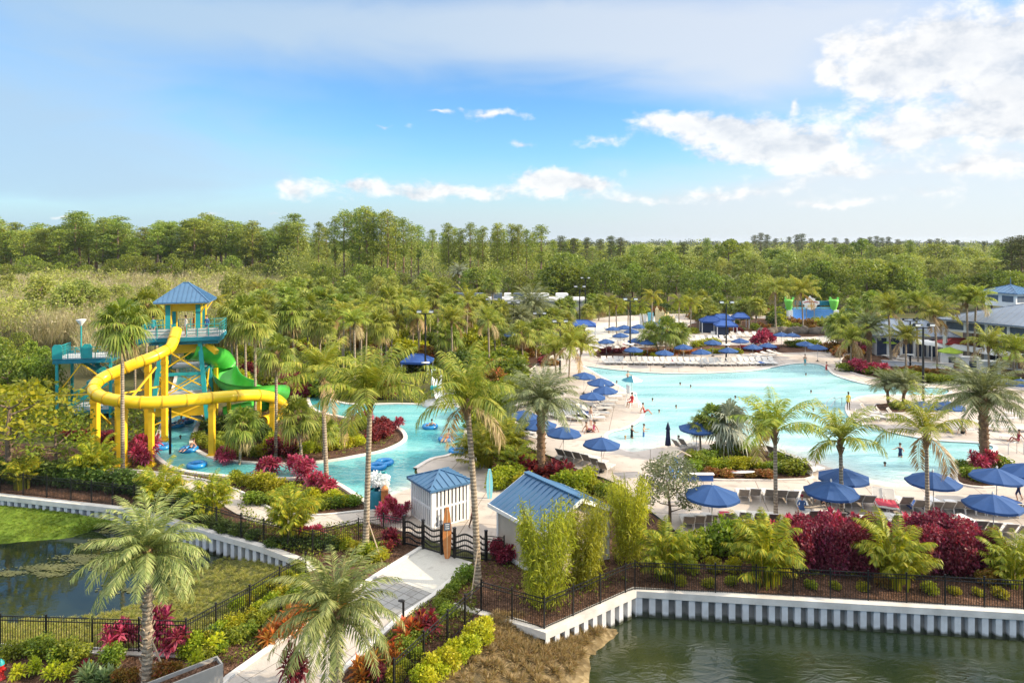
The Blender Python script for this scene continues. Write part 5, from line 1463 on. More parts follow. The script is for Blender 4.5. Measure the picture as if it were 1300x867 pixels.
# floating weed on the left pond
rg = np.random.default_rng(94); Q = []
for (u, v, ru, rv, n) in [(105, 716, 62, 12, 4200), (40, 726, 48, 8, 2200), (125, 692, 32, 8, 1500), (150, 748, 30, 8, 1200), (135, 672, 16, 5, 500)]:
    for i in range(n):
        a = rg.random()*6.28; r = math.sqrt(rg.random())
        if math.sin(u*.3+a*3)+rg.normal(0, .7) < .1+r*.6: continue
        p = g(u+ru*r*math.cos(a), v+rv*r*math.sin(a), WZ)
        s = rg.uniform(.02, .085); t = rg.random()*6.28; z = WZ+.012+rg.random()*.03
        q = [(p.x+s*math.cos(t+k*PI/2)*(1.5 if k % 2 else .8), p.y+s*math.sin(t+k*PI/2), z) for k in range(4)]; Q.append(q)
tag(stuff(obj('floating_weed', qmesh('floating_weed', np.array(Q), [M['algae']]))), 'mat of olive floating weed on the left pond', 'pond weed')
# ================================================================== structures
M['teal'] = pbr('teal_paint', (.02, .30, .31), .45, var=.15, scale=1.5)
M['tealdk'] = pbr('deep_teal_paint', (.01, .17, .24), .5, var=.2)
M['yellow'] = pbr('yellow_gelcoat', (.82, .55, .015), .3, var=.10, scale=.8, spec=.5)
M['yellowp'] = pbr('yellow_paint', (.80, .50, .02), .5, var=.15, scale=1.2)
M['flange'] = pbr('flange_brown_yellow', (.55, .33, .01), .5)  # brownish yellow of the flange rings
M['slidegreen'] = pbr('green_gelcoat', (.075, .46, .06), .35, var=.15, scale=.7)
M['blueroof'] = pbr('blue_metal_roof', (.062, .15, .27), .42, metal=.0, var=.14, scale=.7)
M['blueroofd'] = pbr('slate_blue_roof', (.15, .19, .25), .45, metal=.0, var=.18, scale=.6)
M['white'] = pbr('white_paint', (.78, .77, .74), .55, var=.1, scale=1.5)
M['navyslot'] = pbr('navy_board', (.02, .035, .075), .6)
M['tan'] = pbr('tan_stucco', (.50, .43, .34), .9, var=.12, scale=1.2, bump=.2, bscale=30)
M['grey'] = pbr('grey_stucco', (.40, .39, .37), .85, var=.15)
M['ltgrey'] = pbr('light_grey_deck', (.50, .50, .49), .8, var=.15)
M['greyroof'] = pbr('flat_roof_grey', (.22, .23, .25), .8, var=.2, scale=.4)
M['brick'] = pbr('brick_pillar', (.36, .20, .13), .9, c2=(.24, .12, .08), scale=9)
M['woodorange'] = pbr('orange_board', (.62, .24, .07), .5, c2=(.48, .17, .05), scale=4)
M['aqua'] = pbr('aqua_board', (.20, .55, .66), .35, var=.1)
M['slate'] = pbr('slate_panel', (.10, .13, .17), .5, var=.2)
M['glass'] = pbr('dark_glass', (.03, .05, .07), .08, var=.3, spec=.8)
M['red'+'p'] = pbr('red_fabric', (.40, .035, .03), .7)
M['skyblue'] = pbr('sky_blue_panel', (.14, .36, .75), .45, var=.12)
M['limep'] = pbr('lime_plastic', (.22, .68, .10), .4, var=.1)
M['cream'] = pbr('cream_plastic', (.70, .58, .33), .6, var=.15)
M['canvasblue'] = pbr('royal_blue_canvas', (.025, .085, .30), .75, var=.15)
M['awning'] = pbr('white_awning_fabric', (.78, .77, .76), .8, var=.08)
M['stone'] = pbr('dark_rockwork', (.17, .14, .11), .95, c2=(.08, .065, .05), scale=1.2, bump=.8, bscale=4)
M['steel'] = pbr('brushed_steel', (.45, .46, .47), .35, metal=.8)
M['planter'] = pbr('grey_metal_planter', (.33, .31, .28), .55, var=.1)

def hip_roof(mb, sx, sy, z0, z1, ridge=0.0, thick=.12, mi=0, seams=.42, ms=0):
    """hipped roof with standing seams, ridge along x"""
    x, y = sx/2, sy/2; r = ridge/2
    e = [Vector((-x, -y, z0)), Vector((x, -y, z0)), Vector((x, y, z0)), Vector((-x, y, z0))]
    a, b = Vector((-r, 0, z1)), Vector((r, 0, z1))
    lo = [v-Vector((0, 0, thick)) for v in e]
    if r > 0:
        mb.add(e+[a, b]+lo, [(0, 1, 5, 4), (2, 3, 4, 5), (1, 2, 5), (3, 0, 4), (6, 7, 1, 0), (7, 8, 2, 1), (8, 9, 3, 2), (9, 6, 0, 3), (9, 8, 7, 6)], mi)
    else:
        mb.add(e+[a]+lo, [(0, 1, 4), (1, 2, 4), (2, 3, 4), (3, 0, 4), (5, 6, 1, 0), (6, 7, 2, 1), (7, 8, 3, 2), (8, 5, 0, 3), (8, 7, 6, 5)], mi)
    up = Vector((0, 0, .02))
    for s in (-1, 1):
        n = int(sx/seams)
        for i in range(1, n):
            q = -x+sx*i/n
            t = 1.0 if abs(q) <= r else (x-abs(q))/(x-r)
            mb.bar(Vector((q, s*y, z0))+up, Vector((q, s*y*(1-t), z0+(z1-z0)*t))+up, .035, .05, ms)
        n = int(sy/seams)
        for i in range(1, n):
            q = -y+sy*i/n; t = 1-abs(q)/y
            mb.bar(Vector((s*x, q, z0))+up, Vector((s*(x-(x-r)*t), q, z0+(z1-z0)*t))+up, .035, .05, ms)
    for c, t in ((e[0], a), (e[3], a), (e[1], b if r else a), (e[2], b if r else a)):
        mb.bar(c+up, t+up, .09, .07, ms)
    if r: mb.bar(a+up, b+up, .14, .08, ms)
    return mb

def railing(mb, pts, h=1.07, z=0.0, mi=0, bay=1.2, rails=4, pick=False):
    for a, b in zip(pts[:-1], pts[1:]):
        a = Vector((*a[:2], z)); b = Vector((*b[:2], z)); n = max(1, round((b-a).length/bay))
        for i in range(n+1):
            p = a.lerp(b, i/n); mb.bar(p, p+Vector((0, 0, h)), .07, .07, mi)
        for k in range(rails):
            q = Vector((0, 0, h*(k+1)/rails)); mb.bar(a+q, b+q, .06 if k == rails-1 else .03, .05 if k == rails-1 else .03, mi)
        if pick:
            m_ = int((b-a).length/.14)
            for i in range(1, m_):
                p = a.lerp(b, i/m_); mb.bar(p, p+Vector((0, 0, h)), .02, .02, mi)
    return mb

# ------------------------------------------------------------------ slide tower
TW = Vector((-29.6, 62.0, 0)); TR = rad(15)
tw = thing('slide_tower', 'teal and yellow slide tower with a blue hipped roof and railed top deck', 'slide tower', TW, TR, None, (.85, .85, 1))
def tpart(name, mb, mats): return mb.build(name, mats, tw)
m = MB(); m.box((0, 0, 8.28), (7.4, 5.0, .36)); m.box((.2, 0, 7.95), (6.6, 4.4, .3))
tpart('deck_frame', m, M['tealdk'])
tpart('deck_floor', MB().box((0, 0, 8.485), (7.3, 4.9, .05)), M['ltgrey'])
tpart('railing', railing(MB(), [(-.9, -2.45), (-3.65, -2.45), (-3.65, 2.45), (3.65, 2.45), (3.65, -2.45), (.5, -2.45)], 1.1, 8.5, 0, 1.2, 4), M['teal'])
tpart('rail_panel', MB().box((2.1, -2.40, 8.9), (2.9, .03, .62)), M['ltgrey']); tpart('rail_panel', MB().box((-2.3, -2.40, 8.9), (2.5, .03, .62)), M['ltgrey'])
for sx in (-1, 1):
    for sy in (-1, 1):
        m = MB().box((sx*1.45, sy*1.35, 10.0), (.52, .52, 3.0)); m.box((sx*1.45+.0, sy*1.35, 8.62), (.62, .62, .24))
        tpart('pavilion_post', m, M['teal'])
        m = MB()
        for ex in (-1, 1): m.box((sx*1.45+ex*.285, sy*1.35-.02, 10.0), (.07, .5, 3.0))
        tpart('post_trim', m, M['yellow'+'p'])
m = MB()
for s in (-1, 1):
    m.box((0, s*1.35, 11.05), (2.36, .14, .75)); m.box((s*1.45, 0, 11.05), (.14, 2.16, .75))
    m.box((0, s*2.33, 11.42), (4.9, .10, .16)); m.box((s*2.42, 0, 11.42), (.10, 4.5, .16))
    for e in (-1, 1): m.bar((s*1.7, e*1.6, 10.5), (s*2.35, e*2.25, 11.4), .09)
tpart('beam', m, M['yellowp'])
m = MB(); hip_roof(m, 5.3, 5.0, 11.55, 13.15, .5); m.box((0, 0, 11.50), (4.6, 4.3, .05), mi=1)
tpart('roof', m, [M['blueroof'], M['yellowp']])
LEG = [((-1.9, -2.0, 8.0), (-3.0, -2.5, 0)), ((1.7, -2.0, 8.0), (2.6, -2.5, 0)), ((1.7, 2.0, 8.0), (2.4, 2.6, 0)), ((-1.9, 2.0, 8.0), (-2.8, 2.6, 0))]
for a, b in LEG:
    tpart('leg', MB().bar(Vector(a), Vector(b), .40, .40).box((b[0], b[1], .12), (.8, .8, .24)), M['teal'])
def at_leg(i, z):
    a, b = Vector(LEG[i][0]), Vector(LEG[i][1]); return a.lerp(b, (8-z)/8)
for i in range(4):
    j = (i+1) % 4
    for z0, z1 in ((.8, 2.6), (2.8, 5.1), (5.3, 7.6)):
        m = MB().bar(at_leg(i, z0), at_leg(j, z1), .11).bar(at_leg(i, z1), at_leg(j, z0), .11)
        tpart('cross_brace', m, M['yellowp'])
    m = MB()
    for z in (2.7, 5.2): m.bar(at_leg(i, z), at_leg(j, z), .2, .26)
    tpart('horizontal_beam', m, M['teal'])
tpart('landing', MB().box((0, 0, 2.9), (4.4, 4.4, .16)).box((.2, 2.0, 5.4), (3.4, 2.6, .14)), M['ltgrey'])
tpart('fascia_panel', MB().box((.15, -1.2, 7.3), (2.9, .12, .75)).bar((2.3, -1.6, 7.7), (3.4, -2.3, 7.0), .45, .4), M['yellowp'])
m = MB()
for i in range(18):
    t = i/17; m.box((-1.6+3.2*t, .6, 2.9-2.5*t+.0), (.3, 1.2, .05))
m.bar((-1.8, 0, 2.9), (1.7, 0, .3), .08, .25); m.bar((-1.8, 1.2, 2.9), (1.7, 1.2, .3), .08, .25)
tpart('stair_flight', m, M['ltgrey'])
# trough over the lazy river
trough = thing('river_bridge', 'plain yellow panel bridge crossing the lazy river below the tube slide', 'bridge', gd(223, 528, 60.5))
a = gd(183, 529, 60.5)-trough.location; b = gd(262, 529, 60.5)-trough.location
mb = MB().bar(a+Vector((0, 0, .55)), b+Vector((0, 0, .75)), .14, 1.15); mb.build('side_panel', M['yellowp'], trough)
mb = MB().bar(a+Vector((0, 1.6, .55)), b+Vector((0, 1.6, .75)), .14, 1.15); mb.build('side_panel', M['yellowp'], trough)
MB().bar(a+Vector((0, .8, .1)), b+Vector((0, .8, .3)), 1.44, .12).build('walkway', M['ltgrey'], trough)

# ------------------------------------------------------------------ stair tower
ST = gd(115, 305, 66.5); ST.z = 0
st = thing('stair_tower', 'teal steel stair tower with two railed platforms left of the yellow tube', 'stair tower', ST, rad(12))
def spart(name, mb, mats): return mb.build(name, mats, st)
for x, y in ((-2.3, -1.6), (2.3, -1.6), (-2.3, 1.8), (2.3, 1.8), (-.0, 1.8)):
    spart('post', MB().box((x, y, 3.0), (.22, .22, 6.0)), M['teal'])
m = MB().box((-.1, .1, 5.55), (5.0, 3.8, .42)).box((.6, .1, .62), (4.0, 3.4, .4)).box((.9, 1.0, 3.1), (2.6, 1.8, .3))
spart('platform', m, M['tealdk'])
spart('platform_floor', MB().box((-.1, .1, 5.79), (4.9, 3.7, .05)), M['ltgrey']); spart('platform_floor', MB().box((.6, .1, .85), (3.9, 3.3, .05)), M['ltgrey'])
spart('railing', railing(MB(), [(2.2, -1.75), (-2.5, -1.75), (-2.5, 1.9)], 1.05, 5.8, 0, 1.2, 4, True), M['teal']); spart('railing', railing(MB(), [(-1.3, -1.55), (2.5, -1.55), (2.5, 1.7)], 1.0, .87, 0, 1.2, 4, True), M['teal'])
for x in (-2.2, .35):
    m = MB(); pr = [(-.42, 5.8), (.42, 5.8), (.42, 6.9), (.25, 7.15), (-.25, 7.15), (-.42, 6.9)]
    vs = [(x+p, -1.85, z) for p, z in pr]+[(x+p, -1.75, z) for p, z in pr]; n = 6
    m.add(vs, [tuple(range(n)), tuple(range(2*n-1, n-1, -1))]+[(i+n, (i+1) % n+n, (i+1) % n, i) for i in range(n)])
    spart('rounded_panel', m, M['teal'])
spart('cross_brace', MB().bar((-2.3, -1.62, 2.4), (-.2, -1.62, 5.3), .1).bar((-.2, -1.62, 5.3), (2.3, -1.62, 3.2), .1).bar((-2.3, -1.62, 2.35), (2.3, -1.62, 2.35), .1), M['yellowp'])
m = MB()
def flight(mb, a, b, w, n):
    a = Vector(a); b = Vector(b); t = (b-a); s = Vector((-t.y, t.x, 0)).normalized()
    for e in (-1, 1):
        mb.bar(a+s*e*w/2, b+s*e*w/2, .09, .28); mb.bar(a+s*e*w/2+Vector((0, 0, 1)), b+s*e*w/2+Vector((0, 0, 1)), .06)
        for i in range(0, n+1, 3): p = a.lerp(b, i/n)+s*e*w/2; mb.bar(p, p+Vector((0, 0, 1)), .05)
    for i in range(n):
        p = a.lerp(b, (i+.5)/n); mb.bar(p-s*w/2, p+s*w/2, .28, .05)
flight(m, (2.4, -.9, 5.75), (6.8, -2.4, 8.3), 1.2, 15); flight(m, (-1.9, .6, .9), (1.6, .6, 3.1), 1.2, 12); flight(m, (1.9, 1.3, 3.2), (-1.6, 1.3, 5.5), 1.2, 12)
spart('stair_flight', m, M['teal'])
lp = thing('deck_lamp', 'white shaded lamp on a teal pole standing on the stair tower platform', 'lamp', ST + Vector((-.35, -.9, 5.82)))
MB().tube([(0, 0, 0), (0, 0, 3.1)], .07, 8).build('pole', M['teal'], lp)
MB().lathe([(.06, 2.95), (.42, 3.5), (.44, 3.56), (.01, 3.6)], n=12).build('lamp_shade', M['white'], lp)

# ------------------------------------------------------------------ yellow tube slide
TP = [(224, 419, 60), (217, 440, 58.6), (206, 447, 57.5), (192, 454, 56.6), (174, 460.5, 55.8), (152, 470, 55.2), (132, 479, 54.4), (121, 488, 53.5), (119.5, 497, 52.6), (128, 503.5, 51.8), (143, 507.5, 51.3), (165, 510, 51), (190, 511, 51.2),
      (218, 509.5, 51.8), (249, 507, 52.8), (280, 504, 54), (310, 502, 55.6), (336, 502.5, 57.6), (353, 508, 60), (360, 517, 62), (357, 526, 62.5), (346, 530.5, 61.5), (334, 535, 60)]
tpts = smooth_loop([gd(*q) for q in TP], 5, False)
ts = thing('tube_slide', 'yellow enclosed tube slide sweeping in a long bend before the tower', 'water slide', Vector((tpts[60].x, tpts[60].y, 0)))
O = ts.location.copy()
MB().tube([p-O for p in tpts], .46, 18, caps=False).build('flume', M['yellow'], ts)
for i in range(3, len(tpts)-2, 5):
    t = (tpts[i+1]-tpts[i]).normalized()
    MB().tube([tpts[i]-O-t*.05, tpts[i]-O+t*.05], .50, 18).build('flange', M['flange'], ts)
def column(u, v, d, r=.30):
    top = gd(u, v, d); o = MB().box((0, 0, (top.z-.1)/2), (r*2, r*2, top.z-.1))
    o.box((0, 0, .1), (r*3.2, r*3.2, .2)); o.box((0, 0, top.z-.75), (r*2.3, r*2.3, .3))
    q = o.build('support_column', M['yellowp'], ts); q.location = Vector((top.x, top.y, 0))-O
column(121, 497, 53.0, .25); column(155, 511, 51.2, .27); column(151, 472, 55.4, .22); column(188, 458, 56.8, .2); column(269, 507, 53.6, .2); column(209, 449, 57.8, .2); column(192, 513, 51.4, .16); column(346, 507, 59, .2)
b1 = MB().bar(gd(152, 500, 55.3)-O, gd(205, 490, 58)-O, .12).bar(gd(168, 503, 55)-O, gd(198, 466, 57)-O, .13).bar(gd(190, 520, 57)-O, gd(170, 508, 55)-O, .1).bar(gd(122, 520, 53)-O, gd(140, 538, 56)-O, .12)
b1.build('support_brace', M['yellowp'], ts)

# ------------------------------------------------------------------ green flume
GP = [(240, 447, 61), (256, 449, 62), (270, 453, 64), (279, 461, 66.5), (284, 473, 67), (289, 484, 65), (300, 492, 62.5), (318, 496, 61.3), (336, 497, 62.3), (349, 499, 65), (352, 505, 68.5), (343, 512, 70.5), (328, 518, 69), (312, 522, 66), (298, 526, 63.5)]
gp = smooth_loop([gd(*q) for q in GP], 5, False)
gs = thing('flume_slide', 'open green half pipe water slide curling behind the yellow tube', 'water slide', Vector((gp[20].x, gp[20].y, 0)))
O = gs.location.copy()
V = []; Fc = []; ns = 13
for i, p in enumerate(gp):
    t = (gp[min(i+1, len(gp)-1)]-gp[max(i-1, 0)]).normalized(); s = t.cross(Vector((0, 0, 1))).normalized(); up = s.cross(t)
    for rr in (1.12, 1.19):
        for k in range(ns):
            a = rad(172+196*k/(ns-1)); V.append(p-O+(s*math.cos(a)+up*math.sin(a))*rr+up*.5)
for i in range(len(gp)-1):
    a = i*2*ns; b = a+2*ns
    for k in range(ns-1):
        Fc.append((a+k, a+k+1, b+k+1, b+k)); Fc.append((a+ns+k, b+ns+k, b+ns+k+1, a+ns+k+1))
    for k in (0, ns-1): Fc.append((a+k, b+k, b+ns+k, a+ns+k))
MB().add(V, Fc, 0, True).build('flume', M['slidegreen'], gs)
for i in (12, 26, 38, 50, 62):
    if i < len(gp):
        MB().box((0, 0, gp[i].z/2-.4), (.3, .3, gp[i].z-.9)).build('support_column', M['yellowp'], gs).location = Vector((gp[i].x, gp[i].y, 0))-O
e = gp[-1]-O
MB().ell((e.x+.6, e.y-.6, .9), .55, .55, .5, 12, 8).build('splash_bowl', M['yellow'], gs)

# ------------------------------------------------------------------ striped kiosk
ks = thing('kiosk', 'small white slatted kiosk with a blue hipped metal roof', 'kiosk', (-4.41, 41.75, 0), rad(36))
w_ = 1.22; kh = 2.38
MB().box((0, 0, kh/2), (2.28, 2.28, kh-.02)).build('inner_wall', M['navyslot'], ks)
for sx in (-1, 1):
    for sy in (-1, 1): MB().box((sx*w_, sy*w_, kh/2), (.16, .16, kh)).build('corner_post', M['white'], ks)
for k in range(4):
    m = MB(); n = 9
    for i in range(n):
        q = -w_+.19+(2*w_-.38)*i/(n-1); m.box((q, -w_, kh/2), (.155, .04, kh-.12))
    for z, hh in ((.07, .14), (1.2, .13), (kh-.1, .18)): m.box((0, -w_-.012, z), (2*w_-.17, .05, hh))
    o = m.build('slat_panel', M['white'], ks); o.rotation_euler = (0, 0, k*PI/2)
m = MB(); hip_roof(m, 3.0, 2.95, 2.42, 2.98, 0, .13, 0, .40); m.build('roof', M['blueroof'], ks)

# ------------------------------------------------------------------ tan building with gabled blue roof
e1 = Vector((.588, -.809, 0)); BW = 2.55; BL = 4.7
bo = Vector((-1.26, 37.2, 0)) + Vector((.809, .588, 0))*BW      # centre of the gable end
tb = thing('changing_house', 'tan stucco house with a blue standing seam gable roof behind the bamboo', 'house', bo, math.atan2(e1.y, e1.x))
hw = BW-.38
MB().box((BL/2, 0, 1.3), (BL-.7, 2*hw, 2.6)).build('wall', M['tan'], tb)
for x in (.35, BL-.35):
    MB().add([(x, -hw, 2.6), (x, hw, 2.6), (x, 0, 3.62)], [(0, 1, 2)]).build('gable', M['tan'], tb)
m = MB()
for s in (-1, 1):
    vs = [(0, s*BW, 2.68), (BL, s*BW, 2.68), (BL, 0, 3.85), (0, 0, 3.85), (0, s*BW, 2.56), (BL, s*BW, 2.56), (BL, 0, 3.73), (0, 0, 3.73)]
    m.add(vs, [(0, 1, 2, 3), (7, 6, 5, 4), (0, 4, 5, 1), (0, 3, 7, 4), (1, 5, 6, 2)])
    for i in range(1, 12):
        x = BL*i/12; m.bar((x, s*BW, 2.70), (x, s*.02, 3.87), .03, .05)
m.bar((0, 0, 3.88), (BL, 0, 3.88), .36, .07)
m.build('roof', M['blueroof'], tb)
m = MB()
for s in (-1, 1):
    m.bar((-.05, s*(BW+.03), 2.58), (BL+.05, s*(BW+.03), 2.58), .06, .2)
    for x in (-.03, BL+.03): m.bar((x, s*BW, 2.55), (x, 0, 3.72), .05, .2)
m.build('fascia', M['cream'] if False else M['white'], tb)
MB().box((.34, -.2, 1.05), (.05, .95, 2.1)).build('door', M['white'], tb)
m = MB()
for s in (-1, 1):
    for x in (.35, BL-.35): m.box((x, s*hw, 1.3), (.14, .14, 2.58))
    m.box((BL/2, s*(hw+.01), .12), (BL-.85, .06, .24))
m.build('corner_trim', M['white'], tb)

# ------------------------------------------------------------------ clubhouse at the right edge
cA = Vector((59.0, 93.0, 0)); ce = Vector((.55, -.835, 0)); cn = Vector((.835, .55, 0))
ch = thing('clubhouse', 'large clubhouse with slate blue metal roofs, white frieze and roof cupola', 'clubhouse', cA, math.atan2(ce.y, ce.x))
# local x runs along the pool front, local y (left of x) goes away from it
CL = 30.0; CD = 17.0
def cpart(n_, mb, mt): return mb.build(n_, mt, ch)
cpart('wall', MB().box((CL/2, CD/2+1.6, 2.4), (CL-1.5, CD-3.5, 4.8)), M['tan'])
m = MB(); hip_roof(m, CL+2.0, CD+2.0, 0, 2.55, 14.0, .2, 0, .75)
o = cpart('roof', m, M['blueroofd']); o.location = (CL/2, CD/2, 6.35)
m = MB()
m.box((CL/2, 0, 6.12), (CL, .4, .22)); m.box((CL/2, 0, 4.85), (CL, .4, .24)); m.box((0, CD/2, 6.12), (.4, CD-.45, .22)); m.box((0, CD/2, 4.85), (.4, CD-.45, .24))
for i in range(13): m.box((i*2.5, 0, 5.48), (.3, .36, 1.06))
for i in range(1, 7): m.box((0, i*2.6, 5.48), (.36, .3, 1.06))
cpart('frieze', m, M['white'])
cpart('frieze_panel', MB().box((CL/2, .05, 5.48), (CL-.2, .12, 1.05)).box((.05, CD/2, 5.48), (.12, CD-.3, 1.05)), M['slate'])
for i in range(7):
    cpart('column', MB().box((i*5.0, 0, 2.36), (.42, .42, 4.72)).box((i*5.0, 0, .2), (.6, .6, .4)), M['white'])
for i in range(6):
    cpart('brick_pillar', MB().box((2.5+i*5, 3.2, 2.3), (.9, .5, 4.6)), M['brick'])
for i in range(6):
    f = cpart('window', MB().box((4.6+i*5, 3.32, 2.3), (2.3, .08, 2.9)), M['white'])
    MB().box((4.6+i*5, 3.26, 2.3), (1.0, .04, 2.6)).box((4.6+i*5-1.05+.55-.05, 3.26, 2.3), (.04, .04, 2.6)).build('pane', M['glass'], f)
cp = thing('roof_cupola', 'square white louvred cupola with a pale blue cap on the clubhouse roof', 'cupola', gd(1283, 305, 97) - Vector((0, 0, 0)), rad(20))
cp.location.z = 7.95
MB().box((0, 0, .7), (4.3, 4.3, 1.9)).build('body', M['white'], cp)
for k in range(4):
    for x in (-1.05, 1.05):
        m = MB().box((x, -2.16, .85), (1.55, .05, .85)); o = m.build('louvre', M['slate'], cp); o.rotation_euler = (0, 0, k*PI/2)
m = MB(); hip_roof(m, 5.4, 5.4, 1.72, 2.75, 0, .12, 0, .6); m.lathe([(.06, 2.7), (.04, 3.4), (.01, 3.9)], n=6); m.build('roof', M['blueroof'], cp)
# left annex with low hipped roof
an = thing('annex', 'low annex with a grey blue hipped roof and navy boarded walls left of the clubhouse', 'annex', (58.6, 101.5, 0), rad(-12))
MB().box((0, 0, 1.6), (10, 6.5, 3.2)).build('wall', M['white'], an)
m = MB()
for i in range(6): m.box((-4.3+i*1.72, -3.27, 1.55), (1.3, .06, 2.5))
m.build('boarding', M['navyslot'], an)
m = MB(); hip_roof(m, 11.6, 8.0, 3.3, 5.3, 4.5, .15, 0, .8); m.build('roof', M['blueroofd'], an)
# long white awning along the clubhouse bar
a = gd(1166, 434, 97.5); b = gd(1300, 452, 84.5)
aw = thing('bar_awning', 'long white barrel awning stretched along the clubhouse bar', 'awning', Vector((a.x, a.y, 0)))
V = []; Fc = []; n = 9; t = Vector((b.x-a.x, b.y-a.y, 0)); L_ = t.length; t.normalize(); s = Vector((-t.y, t.x, 0))
nb = 22
for i in range(nb+1):
    for k in range(n):
        an_ = PI*k/(n-1); sag = -.06*abs(math.sin(i*PI/2))
        V.append(t*(L_*i/nb) + s*(math.cos(an_)*.8) + Vector((0, 0, 2.35+math.sin(an_)*.62+sag)))
for i in range(nb):
    for k in range(n-1): q = i*n+k; Fc.append((q, q+1, q+n+1, q+n))
MB().add(V, Fc, 0, True).build('fabric', M['awning'], aw)
for i in range(0, nb+1, 4):
    for e in (-.75, .75):
        p = t*(L_*i/nb)+s*e; MB().bar(p, p+Vector((0, 0, 2.4)), .12).build('post', M['white'], aw)
rb = thing('bar_canopy', 'dark red canopy under the clubhouse frieze behind the white awning', 'canopy', gd(1218, 305, 94)); rb.location.z = 0
m = MB(); hip_roof(m, 5.5, 3, 2.9, 3.5, 2, .08, 0, 3); m.build('fabric', M['redp'], rb)
for x in (-2.5, 2.5): MB().box((x, -1.2, 1.4), (.12, .12, 2.8)).build('post', M['white'], rb)
bc = thing('bar_counter', 'grey outdoor bar counter with a brick front before the clubhouse columns', 'bar', gd(1262, 305, 86.5), math.atan2(ce.y, ce.x)); bc.location.z = 0
MB().box((0, 0, .5), (9, .7, 1.0)).build('front', M['brick'], bc); MB().box((0, -.1, 1.05), (9.3, 1.1, .1)).build('counter_top', M['ltgrey'], bc)
for i in range(3):
    p = gd(1205+i*26, 305, 91-3*i); lw = thing('service_cabinet', ['white service cabinet with a navy door under the lime umbrella', 'white service cabinet beside the bar counter', 'white service cabinet at the right end of the bar'][i], 'cabinet', (p.x, p.y, 0), rad(-20))
    MB().box((0, 0, .95), (1.9, 1.2, 1.9)).box((0, 0, 1.95), (2.1, 1.4, .1)).build('body', M['white'], lw); MB().box((.2, -.61, .8), (.8, .04, 1.5)).build('door', M['navyslot'], lw)
tw_ = thing('terrace_wall', 'low pale terrace wall below the clubhouse lime umbrellas', 'wall', g(1175, 470))
MB().bar((-4.5, 2.2, .45), (3.4, -.3, .45), .3, .8).build('wall_body', M['white'], tw_); MB().bar((-4.6, 2.2, .9), (3.5, -.3, .9), .42, .1).build('coping', M['coping'], tw_)

# ------------------------------------------------------------------ surf ride with sign
SR = gd(1031, 305, 139); SR.z = 0
sr = thing('surf_ride', 'sky blue surf ride wall with lime green cup towers at both ends', 'surf ride', SR)
k = 139/FPX
m = MB().box((0, 0, 1.9), (9.4, .5, 2.1)).box((-.2, -1.2, .8), (8.6, 2.2, .3)); m.build('wave_wall', M['skyblue'], sr)
MB().box((0, .8, 4.1), (9.0, .4, .9)).build('back_band', M['tealdk'], sr)
MB().box((4.7, -.1, 1.6), (1.0, 1.0, 2.4)).box((-4.6, -.1, 1.6), (.9, 1.0, 2.4)).build('end_block', M['white'], sr)
for x in (-4.7, 4.4):
    m = MB()
    m.lathe([(.42, 2.7), (.7, 3.5), (.95, 4.6), (.95, 4.9), (.85, 4.9), (.6, 3.6), (.3, 2.9)], (x, 0, 0), 10)
    for s in (-.55, .55): m.bar((x+s, -.2, 4.4), (x+s*1.5, -.2, 5.4), .4, .3)
    m.build('cup_tower', M['limep'], sr)
MB().box((-.6, .3, 3.2), (9.6, .15, .3)).build('rail', M['aqua'], sr)
sg = thing('ride_sign', 'white ornate badge sign with a red banner above the surf ride', 'sign', gd(1029, 385, 137.4))
sh = [(-1.7, -.15), (-1.75, .35), (-1.1, .45), (-1.05, .9), (-.45, 1.1), (-.1, 1.5), (.2, 1.1), (.85, .95), (.95, .45), (1.75, .4), (1.75, -.2), (1.25, -.35), (1.1, -.9), (.6, -1.2), (0, -1.35), (-.6, -1.15), (-1.1, -.85), (-1.2, -.3)]
n = len(sh); m = MB(); m.prism(sh, -.12, .12, M=Matrix.Rotation(PI/2, 4, 'X')); m.build('badge', M['white'], sg)
m = MB()
for i in range(8):
    a0 = -1.45+2.9*i/8; a1 = -1.45+2.9*(i+1)/8; f = lambda q: .12+.22*math.cos(q)
    m.bar((a0, -.14, f(a0)), (a1, -.14, f(a1)), .03, .16)
m.build('banner', M['redp'], sg)
MB().box((0, -.135, -.55), (1.3, .03, .5)).build('emblem', M['cream'], sg)
for x in (-.8, .8): MB().bar((x, .12, -3.6), (x, .12, 0), .15).build('post', M['steel'], sg)
rw = thing('rock_wall', 'dark rockwork bank in front of the surf ride', 'rock wall', g(1030, 425))
m = MB(); rgx = random.Random(3)
for i in range(26):
    x = -9+18*i/25; m.ell((x, rgx.uniform(-.4, .6), .55), rgx.uniform(.7, 1.2), .9, rgx.uniform(.6, 1.1), 8, 5)
m.build('rocks', M['stone'], rw)
bs = thing('small_slide', 'short bright blue water slide right of the surf ride', 'water slide', gd(1085, 305, 132)); bs.location.z = 0
V = []; Fc = []
for i in range(12):
    t_ = i/11; x = -1.5+5*t_; z = 3.3-1.9*t_**1.5
    for kk in range(7):
        a_ = rad(170+200*kk/6); V.append((x, math.cos(a_)*.8, z+math.sin(a_)*.8+.4))
for i in range(11):
    for kk in range(6): q = i*7+kk; Fc.append((q, q+1, q+8, q+7))
MB().add(V, Fc, 0, True).build('flume', M['skyblue'], bs)
for x in (-1.2, 1.2, 3.0): MB().box((x, 0, 1.0), (.2, .2, 2.0)).build('support_column', M['steel'], bs)

